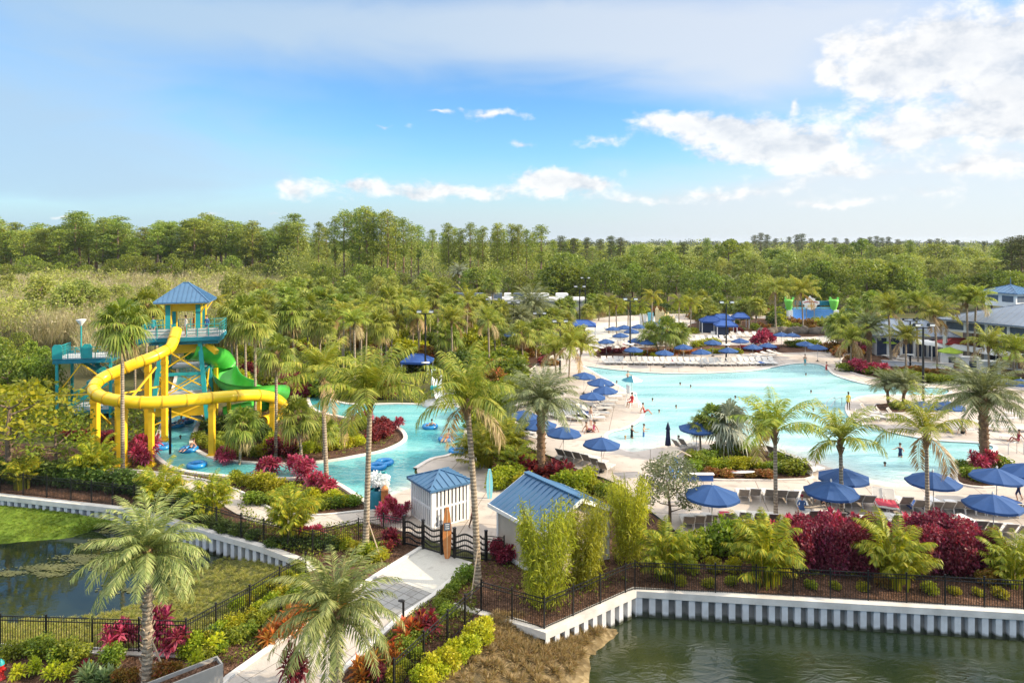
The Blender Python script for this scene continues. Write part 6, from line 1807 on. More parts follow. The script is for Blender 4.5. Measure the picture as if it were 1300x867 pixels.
# ------------------------------------------------------------------ far service building
sb = thing('service_building', 'long low grey service building with boxes on its flat roof below the pines', 'building', (1.0, 156, 0))
MB().box((1, 3, 1.55), (30, 8, 3.1)).build('wall', M['grey'], sb)
MB().box((1, 3, 3.3), (30.6, 8.6, .4)).build('parapet', M['ltgrey'], sb)
for i in range(5): MB().box((-9+i*5, -1.03, 1.2), (2.4, .06, 2.0)).build('door', M['slate'], sb)
for i, (x, w__, mt) in enumerate([(-12.5, 2.8, 'slate'), (-8.6, 2.2, 'slate'), (-4.5, 2.4, 'slate'), (-2.0, 1.6, 'white'), (.6, 2.6, 'slate'), (5.0, 5.0, 'white'), (10.5, 2.8, 'white')]):
    m = MB().box((0, 0, .6), (w__, 2.2, 1.2)).box((0, 0, 1.25), (w__*.9, 2.0, .1)); o = m.build('roof_unit', M[mt], None); o.location = (1+x, 157.5, 3.5)
    tag(o, ('white' if mt == 'white' else 'dark grey') + ' box on the service building roof, %s from its left end' % ['first', 'second', 'third', 'fourth', 'fifth', 'sixth', 'seventh'][i], 'roof unit', 'units on the service building roof')
hs_ = thing('back_house', 'grey house with a blue band and railed balcony half hidden behind the fan palms', 'house', gd(312, 305, 104)); hs_.location.z = 0
MB().box((0, 0, 1.9), (4.6, 4, 3.8)).build('wall', M['grey'], hs_); MB().box((0, -2.05, 3.0), (4.9, .3, .5)).build('band', M['canvasblue'], hs_)
railing(MB(), [(-2.3, -2.6), (2.3, -2.6)], 1.0, 3.5, 0, .8, 2, True).build('railing', M['white'], hs_); MB().box((0, -2.3, 3.4), (4.9, .9, .14)).build('balcony', M['white'], hs_)

# ------------------------------------------------------------------ blue canvas shelters
def shelter(u, v, d, w_, dp, h, label, walls=False, name='canvas_shelter'):
    t = thing(name, label, 'canopy', gd(u, 305, d), rad(-6)); t.location.z = 0
    m = MB(); hip_roof(m, w_, dp, h, h+.8, w_*.4, .25, 0, 9); m.build('canopy', M['canvasblue'], t)
    for x in (-1, 1):
        for y in (-1, 1): MB().box((x*(w_/2-.15), y*(dp/2-.15), h/2), (.12, .12, h)).build('post', M['white'], t)
    if walls:
        MB().box((-w_*.18, .2, h/2), (w_*.56, dp*.7, h-.1)).build('side_curtain', M['navyslot'], t)
    return t
shelter(739, 0, 119, 4.8, 3.4, 2.3, 'royal blue canvas shelter with closed curtains left of the splash pad', True)
shelter(530, 0, 87, 3.6, 3.2, 1.7, 'blue canvas shelter at the head of the river behind the palms')
for q, lab in (((903, 125, 4.0), 'leftmost large blue canvas tent right of the splash pad'), ((916, 129, 4.2), 'peaked blue canvas tent in the middle of the tents'), ((921, 119, 3.6), 'nearest blue canvas tent below the peaked one')):
    shelter(q[0], 0, q[1], q[2], 3.2, 2.3, lab, True)
shelter(940, 0, 131, 3.0, 2.6, 2.3, 'small blue canvas tent far right beyond the tall light pole')
shelter(600, 0, 135, 2.4, 2.4, 2.0, 'small teal blue canvas canopy far behind the garden')

# ------------------------------------------------------------------ children's play structure
pg = thing('play_structure', 'cream and pale blue water play structure behind the splash pad', 'play structure', gd(834, 305, 128)); pg.location.z = 0
for i, (x, w__) in enumerate([(-2.6, 1.2), (-1.2, 1.0)]): MB().box((x, 0, 1.9), (w__, .5, 2.6+.5*i)).build('water_panel', M['aqua'] if i else M['white'], pg)
m = MB()
for i in range(7):
    x = .0+i*.52; h = 3.1-.28*i+(.5 if i % 2 == 0 else 0); m.box((x, 0, h/2+.6), (.5, .9, h)); m.lathe([(.2, h+.6), (.02, h+1.1)], (x, 0, 0), 6)
m.build('shell_wall', M['cream'], pg)
for x in (-2.9, -1, 1, 3.0): MB().box((x, .2, .7), (.18, .18, 1.4)).build('post', M['teal'], pg)
m = MB()
for i in range(9):
    t_ = i/8; a_ = t_*PI; m.tube([(1.2+1.0*math.cos(a_), -.7, 1.6+1.0*math.sin(a_)), (1.2+1.0*math.cos(a_+PI/8), -.7, 1.6+1.0*math.sin(a_+PI/8))], .1, 6)
m.build('arch', M['teal'], pg)

# ------------------------------------------------------------------ river dock, splash barrel
dk = thing('river_dock', 'small pale dock at the top of the river below the blue shelter', 'dock', g(559, 514))
MB().lathe([(1.9, .0), (1.9, .3), (.0, .3)], n=20).build('platform', M['ltgrey'], dk)
railing(MB(), [(-.2, 1.0), (1.5, .9)], 1.0, .3, 0, .6, 3).build('railing', M['white'], dk)
wsd = thing('wave_slide', 'small white and teal toddler slide standing on the river dock', 'water slide', g(553, 510) + Vector((0, 0, .3)))
m = MB()
for x in (-.5, .5): m.bar((x, .9, 0), (x, .9, 2.9), .12); m.bar((x, .9, 2.9), (x*.9, .3, 2.9), .1)
m.bar((-.5, .9, 2.9), (.5, .9, 2.9), .12)
m.build('frame', M['white'], wsd)
V = []; Fc = []
for i in range(10):
    t_ = i/9; y = .7-2.0*t_; z = 2.0-1.7*t_**.8
    for kk in range(7): a_ = rad(180+180*kk/6); V.append((math.cos(a_)*.45+.5*t_, y, z+math.sin(a_)*.4+.35))
for i in range(9):
    for kk in range(6): q = i*7+kk; Fc.append((q, q+1, q+8, q+7))
MB().add(V, Fc, 0, True).build('chute', M['white'], wsd); MB().box((-.1, -.1, .9), (.75, .8, 1.0)).build('side_block', M['teal'], wsd)
sp = thing('splash_barrel', 'dark teal barrel spilling white water at the river beach left of the kiosk', 'water feature', g(480, 645))
m = MB().lathe([(.55, 0), (.62, .6), (.6, 1.2), (.5, 1.25)], n=14); m.build('barrel', M['tealdk'], sp)
m = MB().bar((-.3, .2, 1.2), (-.1, .2, 2.2), .12).bar((-.1, .2, 2.2), (.5, -.1, 2.3), .12); m.build('spout', M['teal'], sp)
rg = np.random.default_rng(31); Q = np.concatenate([cloud(900, (.0, 0, 1.85), (.75, .6, .42), .16, rg, .3, .8), cloud(300, (.45, -.1, 1.2), (.35, .35, .6), .12, rg, .3, .8)])
M['spray'] = leafmat('white_water_spray', [(.75, .78, .78), (.85, .87, .87)], .4, tcol=(1, 1, 1), hue=0, objvar=0)
obj('water_spray', qmesh('water_spray', Q, [M['spray']]), sp)
tp = thing('totem_board', 'short orange and yellow totem beside the splash barrel', 'totem', g(488.5, 650))
MB().box((0, 0, .95), (.42, .2, .9)).lathe([(.24, 1.4), (.15, 1.6), (.02, 1.68)], n=8).build('board', M['woodorange'], tp); MB().lathe([(.45, 0), (.4, .45), (.2, .55)], n=10).build('base', M['cream'], tp)

# ------------------------------------------------------------------ surfboard signs
def board(name, label, loc, h, w_, mat, rz, cat):
    t = thing(name, label, cat, loc, rz)
    pts = []
    for i in range(21):
        q = i/20; ww = w_/2*(math.sin(PI*min(1, .10+.86*q))**.55)
        pts.append((ww*(1 if q > .02 else .7), q*h))
    pr = [(x, z) for x, z in pts]+[(-x, z) for x, z in reversed(pts)]
    m = MB().prism(pr, -.05, .05, M=Matrix.Rotation(PI/2, 4, 'X')); m.build('board', M[mat], t)
    m = MB().box((0, -.055, h/2), (.025, .012, h*.94)); m.build('stringer', M['cream'], t)
    return t
ob = board('surfboard_sign', 'upright orange wooden surfboard sign standing at the entrance gate', g(568, 707.5)+Vector((0, -.15, 0)), 2.75, .46, 'woodorange', rad(10), 'sign')
MB().box((0, -.07, 1.75), (.34, .03, .40)).build('plaque', M['slate'], ob)
m = MB()
for i in range(3): m.box((0, -.09, 1.87-i*.11), (.22-.04*(i == 1), .012, .035))
m.build('lettering', M['white'], ob)
MB().box((0, .12, .75), (.14, .1, 1.5)).build('post', M['black'], ob)
board('surfboard_sign', 'upright pale aqua surfboard standing in the bed behind the kiosk', g(621.5, 634), 2.0, .42, 'aqua', rad(14), 'surfboard')
# ================================================================== furniture
M['umb'] = pbr('umbrella_canvas_blue', (.020, .070, .205), .8, var=.12, scale=1.2)
M['umblime'] = pbr('umbrella_canvas_lime', (.42, .58, .06), .8, var=.1)
M['umbnavy'] = pbr('furled_navy_canvas', (.012, .02, .06), .85)
M['pole'] = pbr('ivory_pole', (.62, .60, .55), .45)
M['sling'] = pbr('shaded_taupe_sling', (.27, .24, .21), .85, var=.2)  # backrests darker than the seats: their shade is put into the colour
M['slingw'] = pbr('pale_sling', (.60, .57, .52), .85, var=.1)
M['frame'] = pbr('white_tube_frame', (.72, .70, .66), .45)
M['towelw'] = pbr('towel_white', (.75, .74, .72), .95)
M['towelr'] = pbr('towel_red', (.45, .05, .08), .95)
M['towelb'] = pbr('towel_blue', (.05, .12, .35), .95)
M['tube'] = pbr('blue_vinyl', (.01, .21, .52), .25, var=.12, spec=.6)
M['hydrant'] = pbr('hydrant_red', (.55, .03, .025), .45)
M['lens'] = pbr('lamp_glass', (.75, .75, .72), .3)

def make_umbrella(mat, name='patio_umbrella', r=1.5):
    t = thing(name, 'x', 'umbrella')
    n = 8; m = MB(); zr, za = 2.18, 2.72
    for k in range(n):
        a0, a1 = 2*PI*k/n, 2*PI*(k+1)/n
        rows = []
        for i in range(5):
            q = i/4; rr = r*q; z = za-(za-zr)*q**1.15
            am = (a0+a1)/2
            ring = []
            for j in range(4):
                f = j/3; aa = a0+(a1-a0)*f
                rj = rr*(math.cos(PI/n)/math.cos(aa-am))
                ring.append((rj*math.cos(aa), rj*math.sin(aa), z-.05*q*math.sin(PI*f)))
            rows.append(ring)
        vs = [p for rg_ in rows for p in rg_]
        m.add(vs, [(i*4+j, (i+1)*4+j, (i+1)*4+j+1, i*4+j+1) for i in range(4) for j in range(3)])
        lo = [(p[0], p[1], p[2]-.13) for p in rows[4]]
        m.add(rows[4]+lo, [(j, j+4, j+5, j+1) for j in range(3)])
    m.build('canopy', M[mat], t)
    MB().tube([(0, 0, 0), (0, 0, 2.75)], .028, 8).build('pole', M['pole'], t)
    MB().lathe([(.05, 2.7), (.06, 2.78), (.02, 2.88)], n=8).build('finial', M['pole'], t)
    m = MB()
    for k in range(n):
        a = 2*PI*k/n; m.bar((math.cos(a)*.05, math.sin(a)*.05, 2.02), (math.cos(a)*r*.55, math.sin(a)*r*.55, 2.40), .02)
    m.build('rib', M['pole'], t)
    MB().lathe([(.28, 0), (.27, .07), (.06, .09), (.05, .3)], n=14).build('base', M['black'], t)
    return reg(t)
UMB = make_umbrella('umb'); UML = make_umbrella('umblime')
first = {id(UMB): True, id(UML): True}
def umbrella(u, v, label, proto=None, s=1.0, group='blue market umbrellas around the pool', z=DZ):
    proto = proto or UMB
    d = FPX*(CAM_H-z-2.35*s)/(v-HORIZ)
    loc = Vector(((u-650)*d/FPX, d, z))
    if first[id(proto)]:
        first[id(proto)] = False;  proto.location = loc; proto['label'] = label; proto['group'] = group; proto.scale = (s,)*3; proto.rotation_euler = (0, 0, R.uniform(0, .7)); return proto
    q = dup(proto, loc, R.uniform(0, .78), label, group, s); q.rotation_euler = (R.uniform(-.035, .035), R.uniform(-.035, .035), q.rotation_euler[2]); return q
for u, v, lab, s in [(904, 624, 'large blue umbrella behind the small thin tree on the front deck', 1.05), (1056, 619, 'nearer of two overlapping blue umbrellas around the middle coconut palm', 1.02), (1072, 602, 'farther of two overlapping blue umbrellas around the middle coconut palm', 1.02),
                     (1186, 607, 'blue umbrella crossed by the trunk of the rightmost hedge coconut palm', 1.02), (1265, 602, 'blue umbrella just before the bed of the large dark date palm', 1.0), (1262, 636, 'nearest blue umbrella at the right, below the date palm bed', 1.0), (1306, 595, 'blue umbrella cut by the right picture edge beside the date palm bed', 1.0),
                     (715, 547, 'blue umbrella with a white finial right of the brown date palm trunk', .93), (686, 537, 'blue umbrella crossed by the brown date palm trunk', .93), (664, 526, 'blue umbrella half hidden left of the brown date palm trunk', .93), (763, 561, 'blue umbrella standing alone nearest the pool on the left terrace', .93),
                     (752, 502, 'lowest of the four blue umbrellas in the left pool edge cluster', .88), (768, 494, 'second lowest blue umbrella in the left pool edge cluster', .88), (762, 484, 'widest blue umbrella in the left pool edge cluster', .95), (741, 476, 'farthest blue umbrella in the left pool edge cluster beside palm stems', .88),
                     (884, 541, 'blue umbrella behind the small fan palm of the deck island', .95), (1204, 514, 'blue umbrella on the right deck between the light pole and the big date palm', .95), (1171, 514, 'blue umbrella mostly hidden behind the black light pole on the right deck', .9), (1297, 485, 'blue umbrella at the far right edge below the clubhouse', .9),
                     (891, 446, 'blue umbrella behind the far loungers left of the tall light pole', .88), (925, 444, 'blue umbrella at the foot of the tall light pole beyond the pool', .88), (956, 440, 'blue umbrella right of the tall light pole beyond the pool', .88), (975, 438, 'small blue umbrella below the crimson shrub beyond the pool', .85),
                     (992, 424, 'left of two adjoining blue umbrellas before the rockwork', .85), (1006, 425, 'right of two adjoining blue umbrellas before the rockwork', .85), (804, 443, 'blue umbrella behind the left far loungers beside a light pole', .88), (843, 447, 'blue umbrella with a white pole beside the orange bed', .85),
                     (788, 425, 'blue umbrella at the left front of the splash pad', .88), (807, 432, 'blue umbrella in front of the splash pad near the maroon hedge', .85), (838, 425, 'blue umbrella above the maroon hedge of the splash pad', .88), (793, 415, 'blue umbrella standing on the splash pad at left', .95), (811, 414, 'blue umbrella standing in the middle of the splash pad', .9), (836, 415, 'blue umbrella below the play structure', .9),
                     (672, 432, 'blue umbrella on the walk far left beside the twin light poles', .88), (657, 431, 'blue umbrella on the walk far left behind a palm', .85)]:
    umbrella(u, v, lab, s=s)
for u, v in [(770, 433), (822, 434), (856, 430), (868, 440), (905, 434), (940, 432), (826, 409), (778, 417), (802, 420), (850, 419), (1022, 436), (1038, 440), (690, 430), (648, 424), (700, 424)]:
    umbrella(u, v, 'small blue umbrella in the crowd of umbrellas far behind the pool', s=.88, group='small far umbrellas behind the pool')
for u, v, lab in [(1206, 444, 'lime green umbrella with the cabinet beneath before the clubhouse'), (1288, 454, 'lime green umbrella cut by the right edge at the clubhouse bar'), (1126, 432, 'pale lime umbrella in front of the annex'), (1110, 431, 'lime umbrella hidden behind the grey green date palm')]:
    umbrella(u, v, lab, UML, 1.0, 'lime umbrellas before the clubhouse', 0.0)
fu = thing('furled_umbrella', 'closed dark navy umbrella beside the towel stand', 'umbrella', g(848, 578, DZ))
MB().lathe([(.05, .75), (.24, .8), (.17, 1.5), (.14, 2.0), (.20, 2.05), (.03, 2.6)], n=10).build('canopy', M['umbnavy'], fu); MB().tube([(0, 0, 0), (0, 0, .8)], .03, 8).build('pole', M['pole'], fu); MB().lathe([(.28, 0), (.26, .08), (.05, .1)], n=12).build('base', M['black'], fu)

# loungers: local -y is the head end, +y the feet
def make_lounger(sling, name='sun_lounger', back=52):
    t = thing(name, 'x', 'sun lounger')
    m = MB(); w = .33
    for s in (-1, 1):
        m.tube([(s*w, -.35, .36), (s*w, 1.18, .33)], .022, 6)
        ca, sa = math.cos(rad(back)), math.sin(rad(back))
        m.tube([(s*w, -.30, .37), (s*w, -.30-.78*ca, .37+.78*sa)], .022, 6)
        m.tube([(s*w, -.33, .36), (s*w, -.42, 0)], .02, 6); m.tube([(s*w, 1.05, .33), (s*w, 1.12, 0)], .02, 6)
        m.tube([(s*(w+.05), -.42, .58), (s*(w+.05), .1, .56), (s*(w+.05), .15, .34)], .02, 6)
    m.tube([(-w, 1.18, .33), (w, 1.18, .33)], .022, 6); m.tube([(-w, -.30-.78*ca, .37+.78*sa), (w, -.30-.78*ca, .37+.78*sa)], .022, 6)
    m.build('frame', M['frame'], t)
    MB().box((0, .43, .365), (.60, 1.46, .022)).build('seat', M['slingw'], t)
    mb = MB(); mb.bar((0, -.31, .39), (0, -.30-.75*ca, .37+.75*sa), .60, .022); mb.build('backrest', M[sling], t)
    return reg(t)
LOUN = {'taupe': make_lounger('sling'), 'pale': make_lounger('slingw', back=40), 'flat': make_lounger('slingw', back=12)}
usedL = set()
def lounger(kind, u, v, rz, label, group, z=DZ):
    pr = LOUN[kind]; loc = g(u, v, z)
    if kind not in usedL:
        usedL.add(kind); pr.location = loc; pr.rotation_euler = (0, 0, rz); pr['label'] = label; pr['group'] = group; return pr
    return dup(pr, loc, rz, label, group)
def row(kind, pts, rz, label, group, jit=.06):
    for u, v in pts: lounger(kind, u, v, rz+R.uniform(-jit, jit), label, group)
row('taupe', [(880, 634), (893, 633), (943, 635), (957, 634), (976, 635), (990, 636), (1003, 637), (1020, 637), (1036, 638), (1053, 638), (1071, 640), (1085, 642), (1099, 643), (1146, 645), (1163, 649), (1184, 651), (1200, 651), (1215, 650), (1228, 651), (1241, 651), (1254, 652), (1268, 653), (1282, 654), (1296, 655)], -.12,
    'taupe sling lounger in the long back row on the front deck facing the pool', 'back row of loungers on the front deck')
row('taupe', [(873, 670), (886, 669), (901, 668), (923, 666), (944, 665), (962, 666), (980, 667), (1030, 663), (1046, 664), (1062, 665), (1136, 668), (1152, 670), (1219, 675), (1238, 676), (1256, 678), (1275, 680), (1294, 682)], -.12,
    'taupe sling lounger in the front row behind the hedge on the front deck', 'front row of loungers on the front deck')
row('pale', [(1117, 642), (1130, 644)], PI-.3, 'pale lounger with a striped towel turned away from the others', 'pair of turned loungers on the front deck')
row('taupe', [(716, 583), (726, 585), (737, 587), (748, 590), (759, 595), (768, 600)], -.6, 'taupe lounger in the short row beside the bed on the left terrace', 'short row beside the bed on the left terrace')
row('pale', [(700, 530), (708, 530), (716, 531), (734, 527), (741, 526), (726, 533), (747, 528)], -2.4, 'pale lounger near the planting on the left terrace', 'pale loungers near the planting on the left terrace')
row('pale', [(758, 528), (762, 522), (766, 517), (770, 512), (776, 507), (782, 503), (752, 534)], -1.5, 'pale lounger facing the pool on the rounded left terrace', 'pale loungers on the rounded left terrace')
row('flat', [(665, 548), (672, 554), (680, 560), (660, 520), (690, 516)], .7, 'flat pale lounger by the left edge of the left terrace', 'flat loungers at the left terrace edge')
row('pale', [(768+7.6*i, 461.5+.10*i-(.0 if i < 20 else (i-20)*.25)) for i in range(29)], PI+.15, 'pale lounger in the long row beyond the far pool edge', 'long row of loungers beyond the far pool edge', .12)
row('pale', [(756+8*i, 438+.2*math.sin(i)) for i in range(14)] + [(878+8*i, 433) for i in range(8)], PI, 'pale lounger in the second row behind the orange bed', 'second row of loungers behind the orange bed', .2)
row('pale', [(770+9*i, 421+.3*math.sin(i*2)) for i in range(8)] + [(905+9*i, 428) for i in range(8)] + [(750+8*i, 441.5) for i in range(6)], PI, 'pale lounger among the umbrellas around the splash pad', 'loungers around the splash pad', .4)
row('flat', [(768, 446), (778, 446.5), (788, 446), (944, 457), (952, 456), (960, 455), (968, 454), (975, 452), (982, 450)], PI+.6, 'flat pale lounger by the beds at the ends of the far row', 'flat loungers at the ends of the far row', .2)
row('pale', [(1004+9*i, 437-.15*i) for i in range(7)], PI-.2, 'pale lounger before the rockwork at the far right of the pool', 'loungers before the rockwork', .2)
row('taupe', [(1098, 534), (1110, 532), (1124, 531), (1138, 533), (1104, 527)], -2.2, 'grey lounger on the concrete peninsula below the low palms', 'loungers on the concrete peninsula', .2)
row('flat', [(1208, 548), (1218, 550), (1268, 547), (1290, 560), (1306, 548), (1280, 535), (1295, 530)], 1.3, 'flat pale lounger on the right deck near the sunbathers', 'flat loungers on the right deck', .3)
row('taupe', [(1000, 588), (1010, 592), (1020, 597), (1030, 602), (984, 580), (865, 572), (872, 570)], -1.0, 'taupe lounger at the water edge behind the deck island', 'loungers at the water edge of the deck island', .15)
row('pale', [(1130, 455), (1142, 456), (1150, 459), (1128, 449), (1138, 450)], .4, 'pale lounger on the terrace in front of the annex', 'loungers on the annex terrace', .4)
row('pale', [(668, 448), (676, 446), (684, 444), (666, 440), (690, 436)], .9, 'pale lounger along the walk at the upper left of the pool', 'loungers along the upper left walk', .3)

# towels laid on loungers
def towel(u, v, rz, mat, label):
    p = g(u, v, DZ); m = MB()
    V = []
    for i in range(8):
        for j in range(4): V.append((-.3+.2*j, -.25+1.3*i/7, .395+.012*math.sin(i*1.7+j)))
    m.add(V, [(i*4+j, i*4+j+1, (i+1)*4+j+1, (i+1)*4+j) for i in range(7) for j in range(3)])
    V = [(-.33, -.2, .40), (.33, -.2, .40), (.33, .9, .40), (-.33, .9, .40), (-.36, -.2, .18), (.36, -.2, .20), (.36, .9, .2), (-.36, .9, .16)]
    m.add(V, [(0, 4, 7, 3), (1, 2, 6, 5)])
    o = m.build('beach_towel', M[mat]); o.location = p; o.rotation_euler = (0, 0, rz)
    tag(o, label, 'towel')
towel(1163, 649, -.12, 'towelb', 'blue towel hanging over a lounger behind the rightmost hedge palm')
towel(1117, 642, PI-.3, 'towelr', 'red towel on the left of two turned loungers')
towel(1130, 644, PI-.3, 'towelr', 'red towel on the right of two turned loungers')
towel(1215, 650, -.12, 'towelw', 'white towel on the lounger left of the nearest right umbrella')
towel(923, 666, -.12, 'towelr', 'red towel on a front row lounger near the thin tree')
towel(962, 455, PI, 'towelw', 'white towel on a lounger at the right end of the far row')

for i in range(34):
    c = R.choice([(R.uniform(880, 1290), 644), (R.uniform(890, 1290), 670), (R.uniform(770, 980), 461.5), (R.uniform(756, 860), 438), (R.uniform(700, 760), 528)])
    m_ = R.choice(['towelw', 'towelw', 'towelb', 'towelr', 'towelw'])
    towel(c[0], c[1]+R.uniform(-1, 3), R.uniform(-.3, .3), m_, {'towelw': 'white towel thrown over a lounger in the rows around the pool', 'towelb': 'dark blue towel thrown over a lounger in the rows around the pool', 'towelr': 'dull red towel thrown over a lounger in the rows around the pool'}[m_])
for o in list(bpy.data.objects):
    if 'thrown over' in o.get('label', ''): o['group'] = o['label'].split(' thrown')[0] + 's thrown over loungers'
# light poles
def light_pole(u, vt, vb, label, heads=2, low=True):
    b = g(u, vb, 0); h = (vb-vt)/ppm(b.y)
    t = thing('light_pole', label, 'light pole', b, 0, 'black light poles of the pool gardens')
    MB().tube([(0, 0, 0), (0, 0, h*.98)], [.13, .09], 8).lathe([(.26, 0), (.24, .3), (.13, .45)], n=10).build('pole', M['black'], t)
    if heads:
        MB().bar((-.75, 0, h*.97), (.75, 0, h*.97), .09).build('cross_arm', M['black'], t)
        for s in ([-1, 1] if heads == 2 else [-1, 0, 1]):
            m = MB().box((s*.72, -.1, h+.06), (.62, .5, .3), taper=.8); m.build('lamp_head', M['black'], t)
            MB().box((s*.72, -.37, h+.04), (.5, .03, .2)).build('lens', M['lens'], t)
    if low:
        MB().lathe([(.05, h*.28), (.5, h*.28+.03), (.5, h*.28+.08), (.05, h*.28+.16)], n=12).build('disc_lamp', M['white'], t)
    return t
for q in [(800, 380, 460, 'tall black light pole rising from the far lounger row among yellow palms'), (711, 408, 476, 'black light pole with big lamp heads beside the yellow green palm clump'), (685, 398, 448, 'black light pole left of the palm clump with dark lamp heads'), (922, 384, 459, 'tall black light pole at the foot of a blue umbrella right of the tents'),
          (1172, 413, 518, 'nearest tall black light pole right of the concrete peninsula'), (1155.5, 406, 468, 'black light pole before the annex left of the nearest one'), (736, 364, 428, 'black light pole at the blue curtained shelter'), (743, 353, 408, 'farther black light pole behind the blue curtained shelter'),
          (540, 396, 486, 'black light pole at the river dock'), (624, 380, 430, 'black light pole in the garden before the service building'), (652, 384, 440, 'black light pole left of the tall grey green date palm')]:
    light_pole(*q)
b = g(216, 577); t = thing('path_lamp', 'short black lamp post at the river bend below the yellow tube', 'lamp post', b)
MB().tube([(0, 0, 0), (0, 0, 4.35)], .10, 8).build('pole', M['black'], t); MB().bar((-.05, 0, 4.3), (.55, 0, 4.36), .10, .08).build('arm', M['black'], t); MB().box((.6, 0, 4.30), (.5, .22, .1)).build('lamp_head', M['black'], t)
for u, v, lab in [(512, 786, 'black bollard light on the right of the entrance path by the orange plants'), (357, 783, 'black bollard light left of the entrance path among orange plants')]:
    t = thing('bollard_light', lab, 'bollard light', g(u, v), 0)
    MB().tube([(0, 0, 0), (0, 0, .82)], .055, 10).build('post', M['black'], t); MB().ell((-.08, 0, .84), .17, .09, .06).build('lamp_head', M['black'], t)

# pool tubes
def make_tube():
    m = MB(); V = []; Fc = []; n, k = 20, 10
    for i in range(n):
        a = 2*PI*i/n
        for j in range(k):
            b_ = 2*PI*j/k; r = .42+.17*math.cos(b_); V.append((r*math.cos(a), r*math.sin(a), .12+.17*math.sin(b_)))
    for i in range(n):
        for j in range(k): Fc.append((i*k+j, ((i+1) % n)*k+j, ((i+1) % n)*k+(j+1) % k, i*k+(j+1) % k))
    m.add(V, Fc, 0, True); return m.mesh('inner_tube', M['tube'])
TUBE = make_tube()
for u, v, lab in [(546, 543, 'blue inner tube carrying a rider in the middle of the river'), (567, 559, 'blue inner tube under a second rider near the dock bank'), (581, 574, 'empty blue tube at the right river bank'), (479, 594, 'left of two linked blue tubes drifting near the island rim'), (488, 589, 'right of two linked blue tubes drifting near the island rim'),
                  (236, 536, 'blue tube with rider just past the yellow bridge'), (206, 569, 'blue tube at the left bank of the river bend'), (240, 572, 'blue tube with rider in the river bend'), (250, 592, 'blue tube nearest in the river bend'), (224, 541, 'pale tube with rider beside the yellow bridge')]:
    o = obj('inner_tube', TUBE, None, g(u, v, .06), R.uniform(0, 3)); o.scale = (1.25, 1.25, 1.1); tag(o, lab, 'inner tube', 'inner tubes on the river')

# lifeguard chair, towel stand, planter, hydrant
lc = thing('lifeguard_chair', 'white lifeguard chair at the tip of the left terrace', 'lifeguard chair', g(802, 516, DZ), rad(-70))
m = MB()
for x in (-.4, .4):
    for y in (-.4, .4): m.bar((x*1.25, y*1.25, 0), (x*.8, y*.8, 1.35), .07)
    m.bar((x*1.1, -.44, .5), (x*1.1, .44, .5), .05)
m.build('frame', M['white'], lc); MB().box((0, 0, 1.38), (.8, .8, .07)).build('seat', M['white'], lc); MB().box((0, -.4, 1.8), (.7, .06, .75)).build('backrest', M['white'], lc)
um = thing('guard_umbrella', 'white and teal umbrella shading the lifeguard chair', 'umbrella', g(802, 516, DZ) + Vector((.1, .45, 0)))
m = MB(); n = 8
for k in range(n):
    a0, a1 = 2*PI*k/n, 2*PI*(k+1)/n
    m.add([(0, 0, 3.05), (1.1*math.cos(a0), 1.1*math.sin(a0), 2.55), (1.1*math.cos(a1), 1.1*math.sin(a1), 2.55)], [(0, 1, 2)], 1 if k in (3, 4, 5) else 0)
m.build('canopy', [M['white'], M['tealdk']], um); MB().tube([(0, 0, 0), (0, 0, 3.0)], .03, 8).build('pole', M['pole'], um)
tsd = thing('towel_stand', 'small blue and white towel stand with a pitched tan roof by the beach entry', 'stand', g(858, 606, DZ), rad(25))
MB().box((0, 0, .42), (.75, .65, .84)).build('cabinet', M['white'], tsd); MB().box((0, -.335, .42), (.58, .03, .64)).box((-.385, 0, .42), (.03, .5, .64)).build('door', M['skyblue'], tsd)
MB().box((0, 0, 1.25), (.14, .3, .85)).build('post', M['skyblue'], tsd)
m = MB()
for s in (-1, 1): m.add([(0, -.65, 2.1), (0, .65, 2.1), (s*.85, .65, 1.62), (s*.85, -.65, 1.62), (0, -.65, 2.02), (0, .65, 2.02), (s*.85, .65, 1.54), (s*.85, -.65, 1.54)], [(0, 1, 2, 3), (7, 6, 5, 4), (0, 3, 7, 4), (1, 5, 6, 2), (3, 2, 6, 7)])
m.build('roof', M['tan'], tsd)
lw = thing('planter_wall', 'low blue faced planter wall right of the towel stand', 'wall', g(885, 610, DZ))
MB().box((0, 0, .22), (2.2, .25, .44)).build('face', M['canvasblue'], lw); MB().box((0, 0, .47), (2.35, .36, .07)).build('cap', M['white'], lw)
pd = thing('paddle_board', 'white board lying across the deck island shrubs', 'board', g(941, 599, .55), rad(4))
MB().lathe([(.01, -.04), (.75, -.02), (.8, .02), (.01, .06)], n=18, sy=.32, sx=1.25).build('deck', M['white'], pd); MB().box((-.2, .0, .065), (1.3, .04, .01)).build('stripe', M['redp'], pd)
pb = thing('planter_box', 'long grey metal planter box beside the entrance path at the bottom', 'planter', (-11.05, 26.1, 0), math.atan2(-1.0, -1.15))
m = MB()
m.box((1.6, 0, .42), (3.2, .06, .84)); m.box((1.6, -.62, .42), (3.2, .06, .84)); m.box((.03, -.31, .42), (.06, .56, .84)); m.box((3.17, -.31, .42), (.06, .56, .84))
m.build('side', M['planter'], pb); MB().box((1.6, -.31, .35), (3.06, .55, .7)).build('soil', M['mulch'], pb)
fh = thing('fire_hydrant', 'red fire hydrant with a green cap at the bottom left corner', 'hydrant', g(1, 862))
MB().lathe([(.16, 0), (.16, .05), (.11, .07), (.11, .5), (.14, .52), (.14, .57)], n=14).build('barrel', M['hydrant'], fh); MB().lathe([(.13, .57), (.11, .68), (.05, .75), (.03, .80)], n=12).build('bonnet', M['teal'], fh)
m = MB()
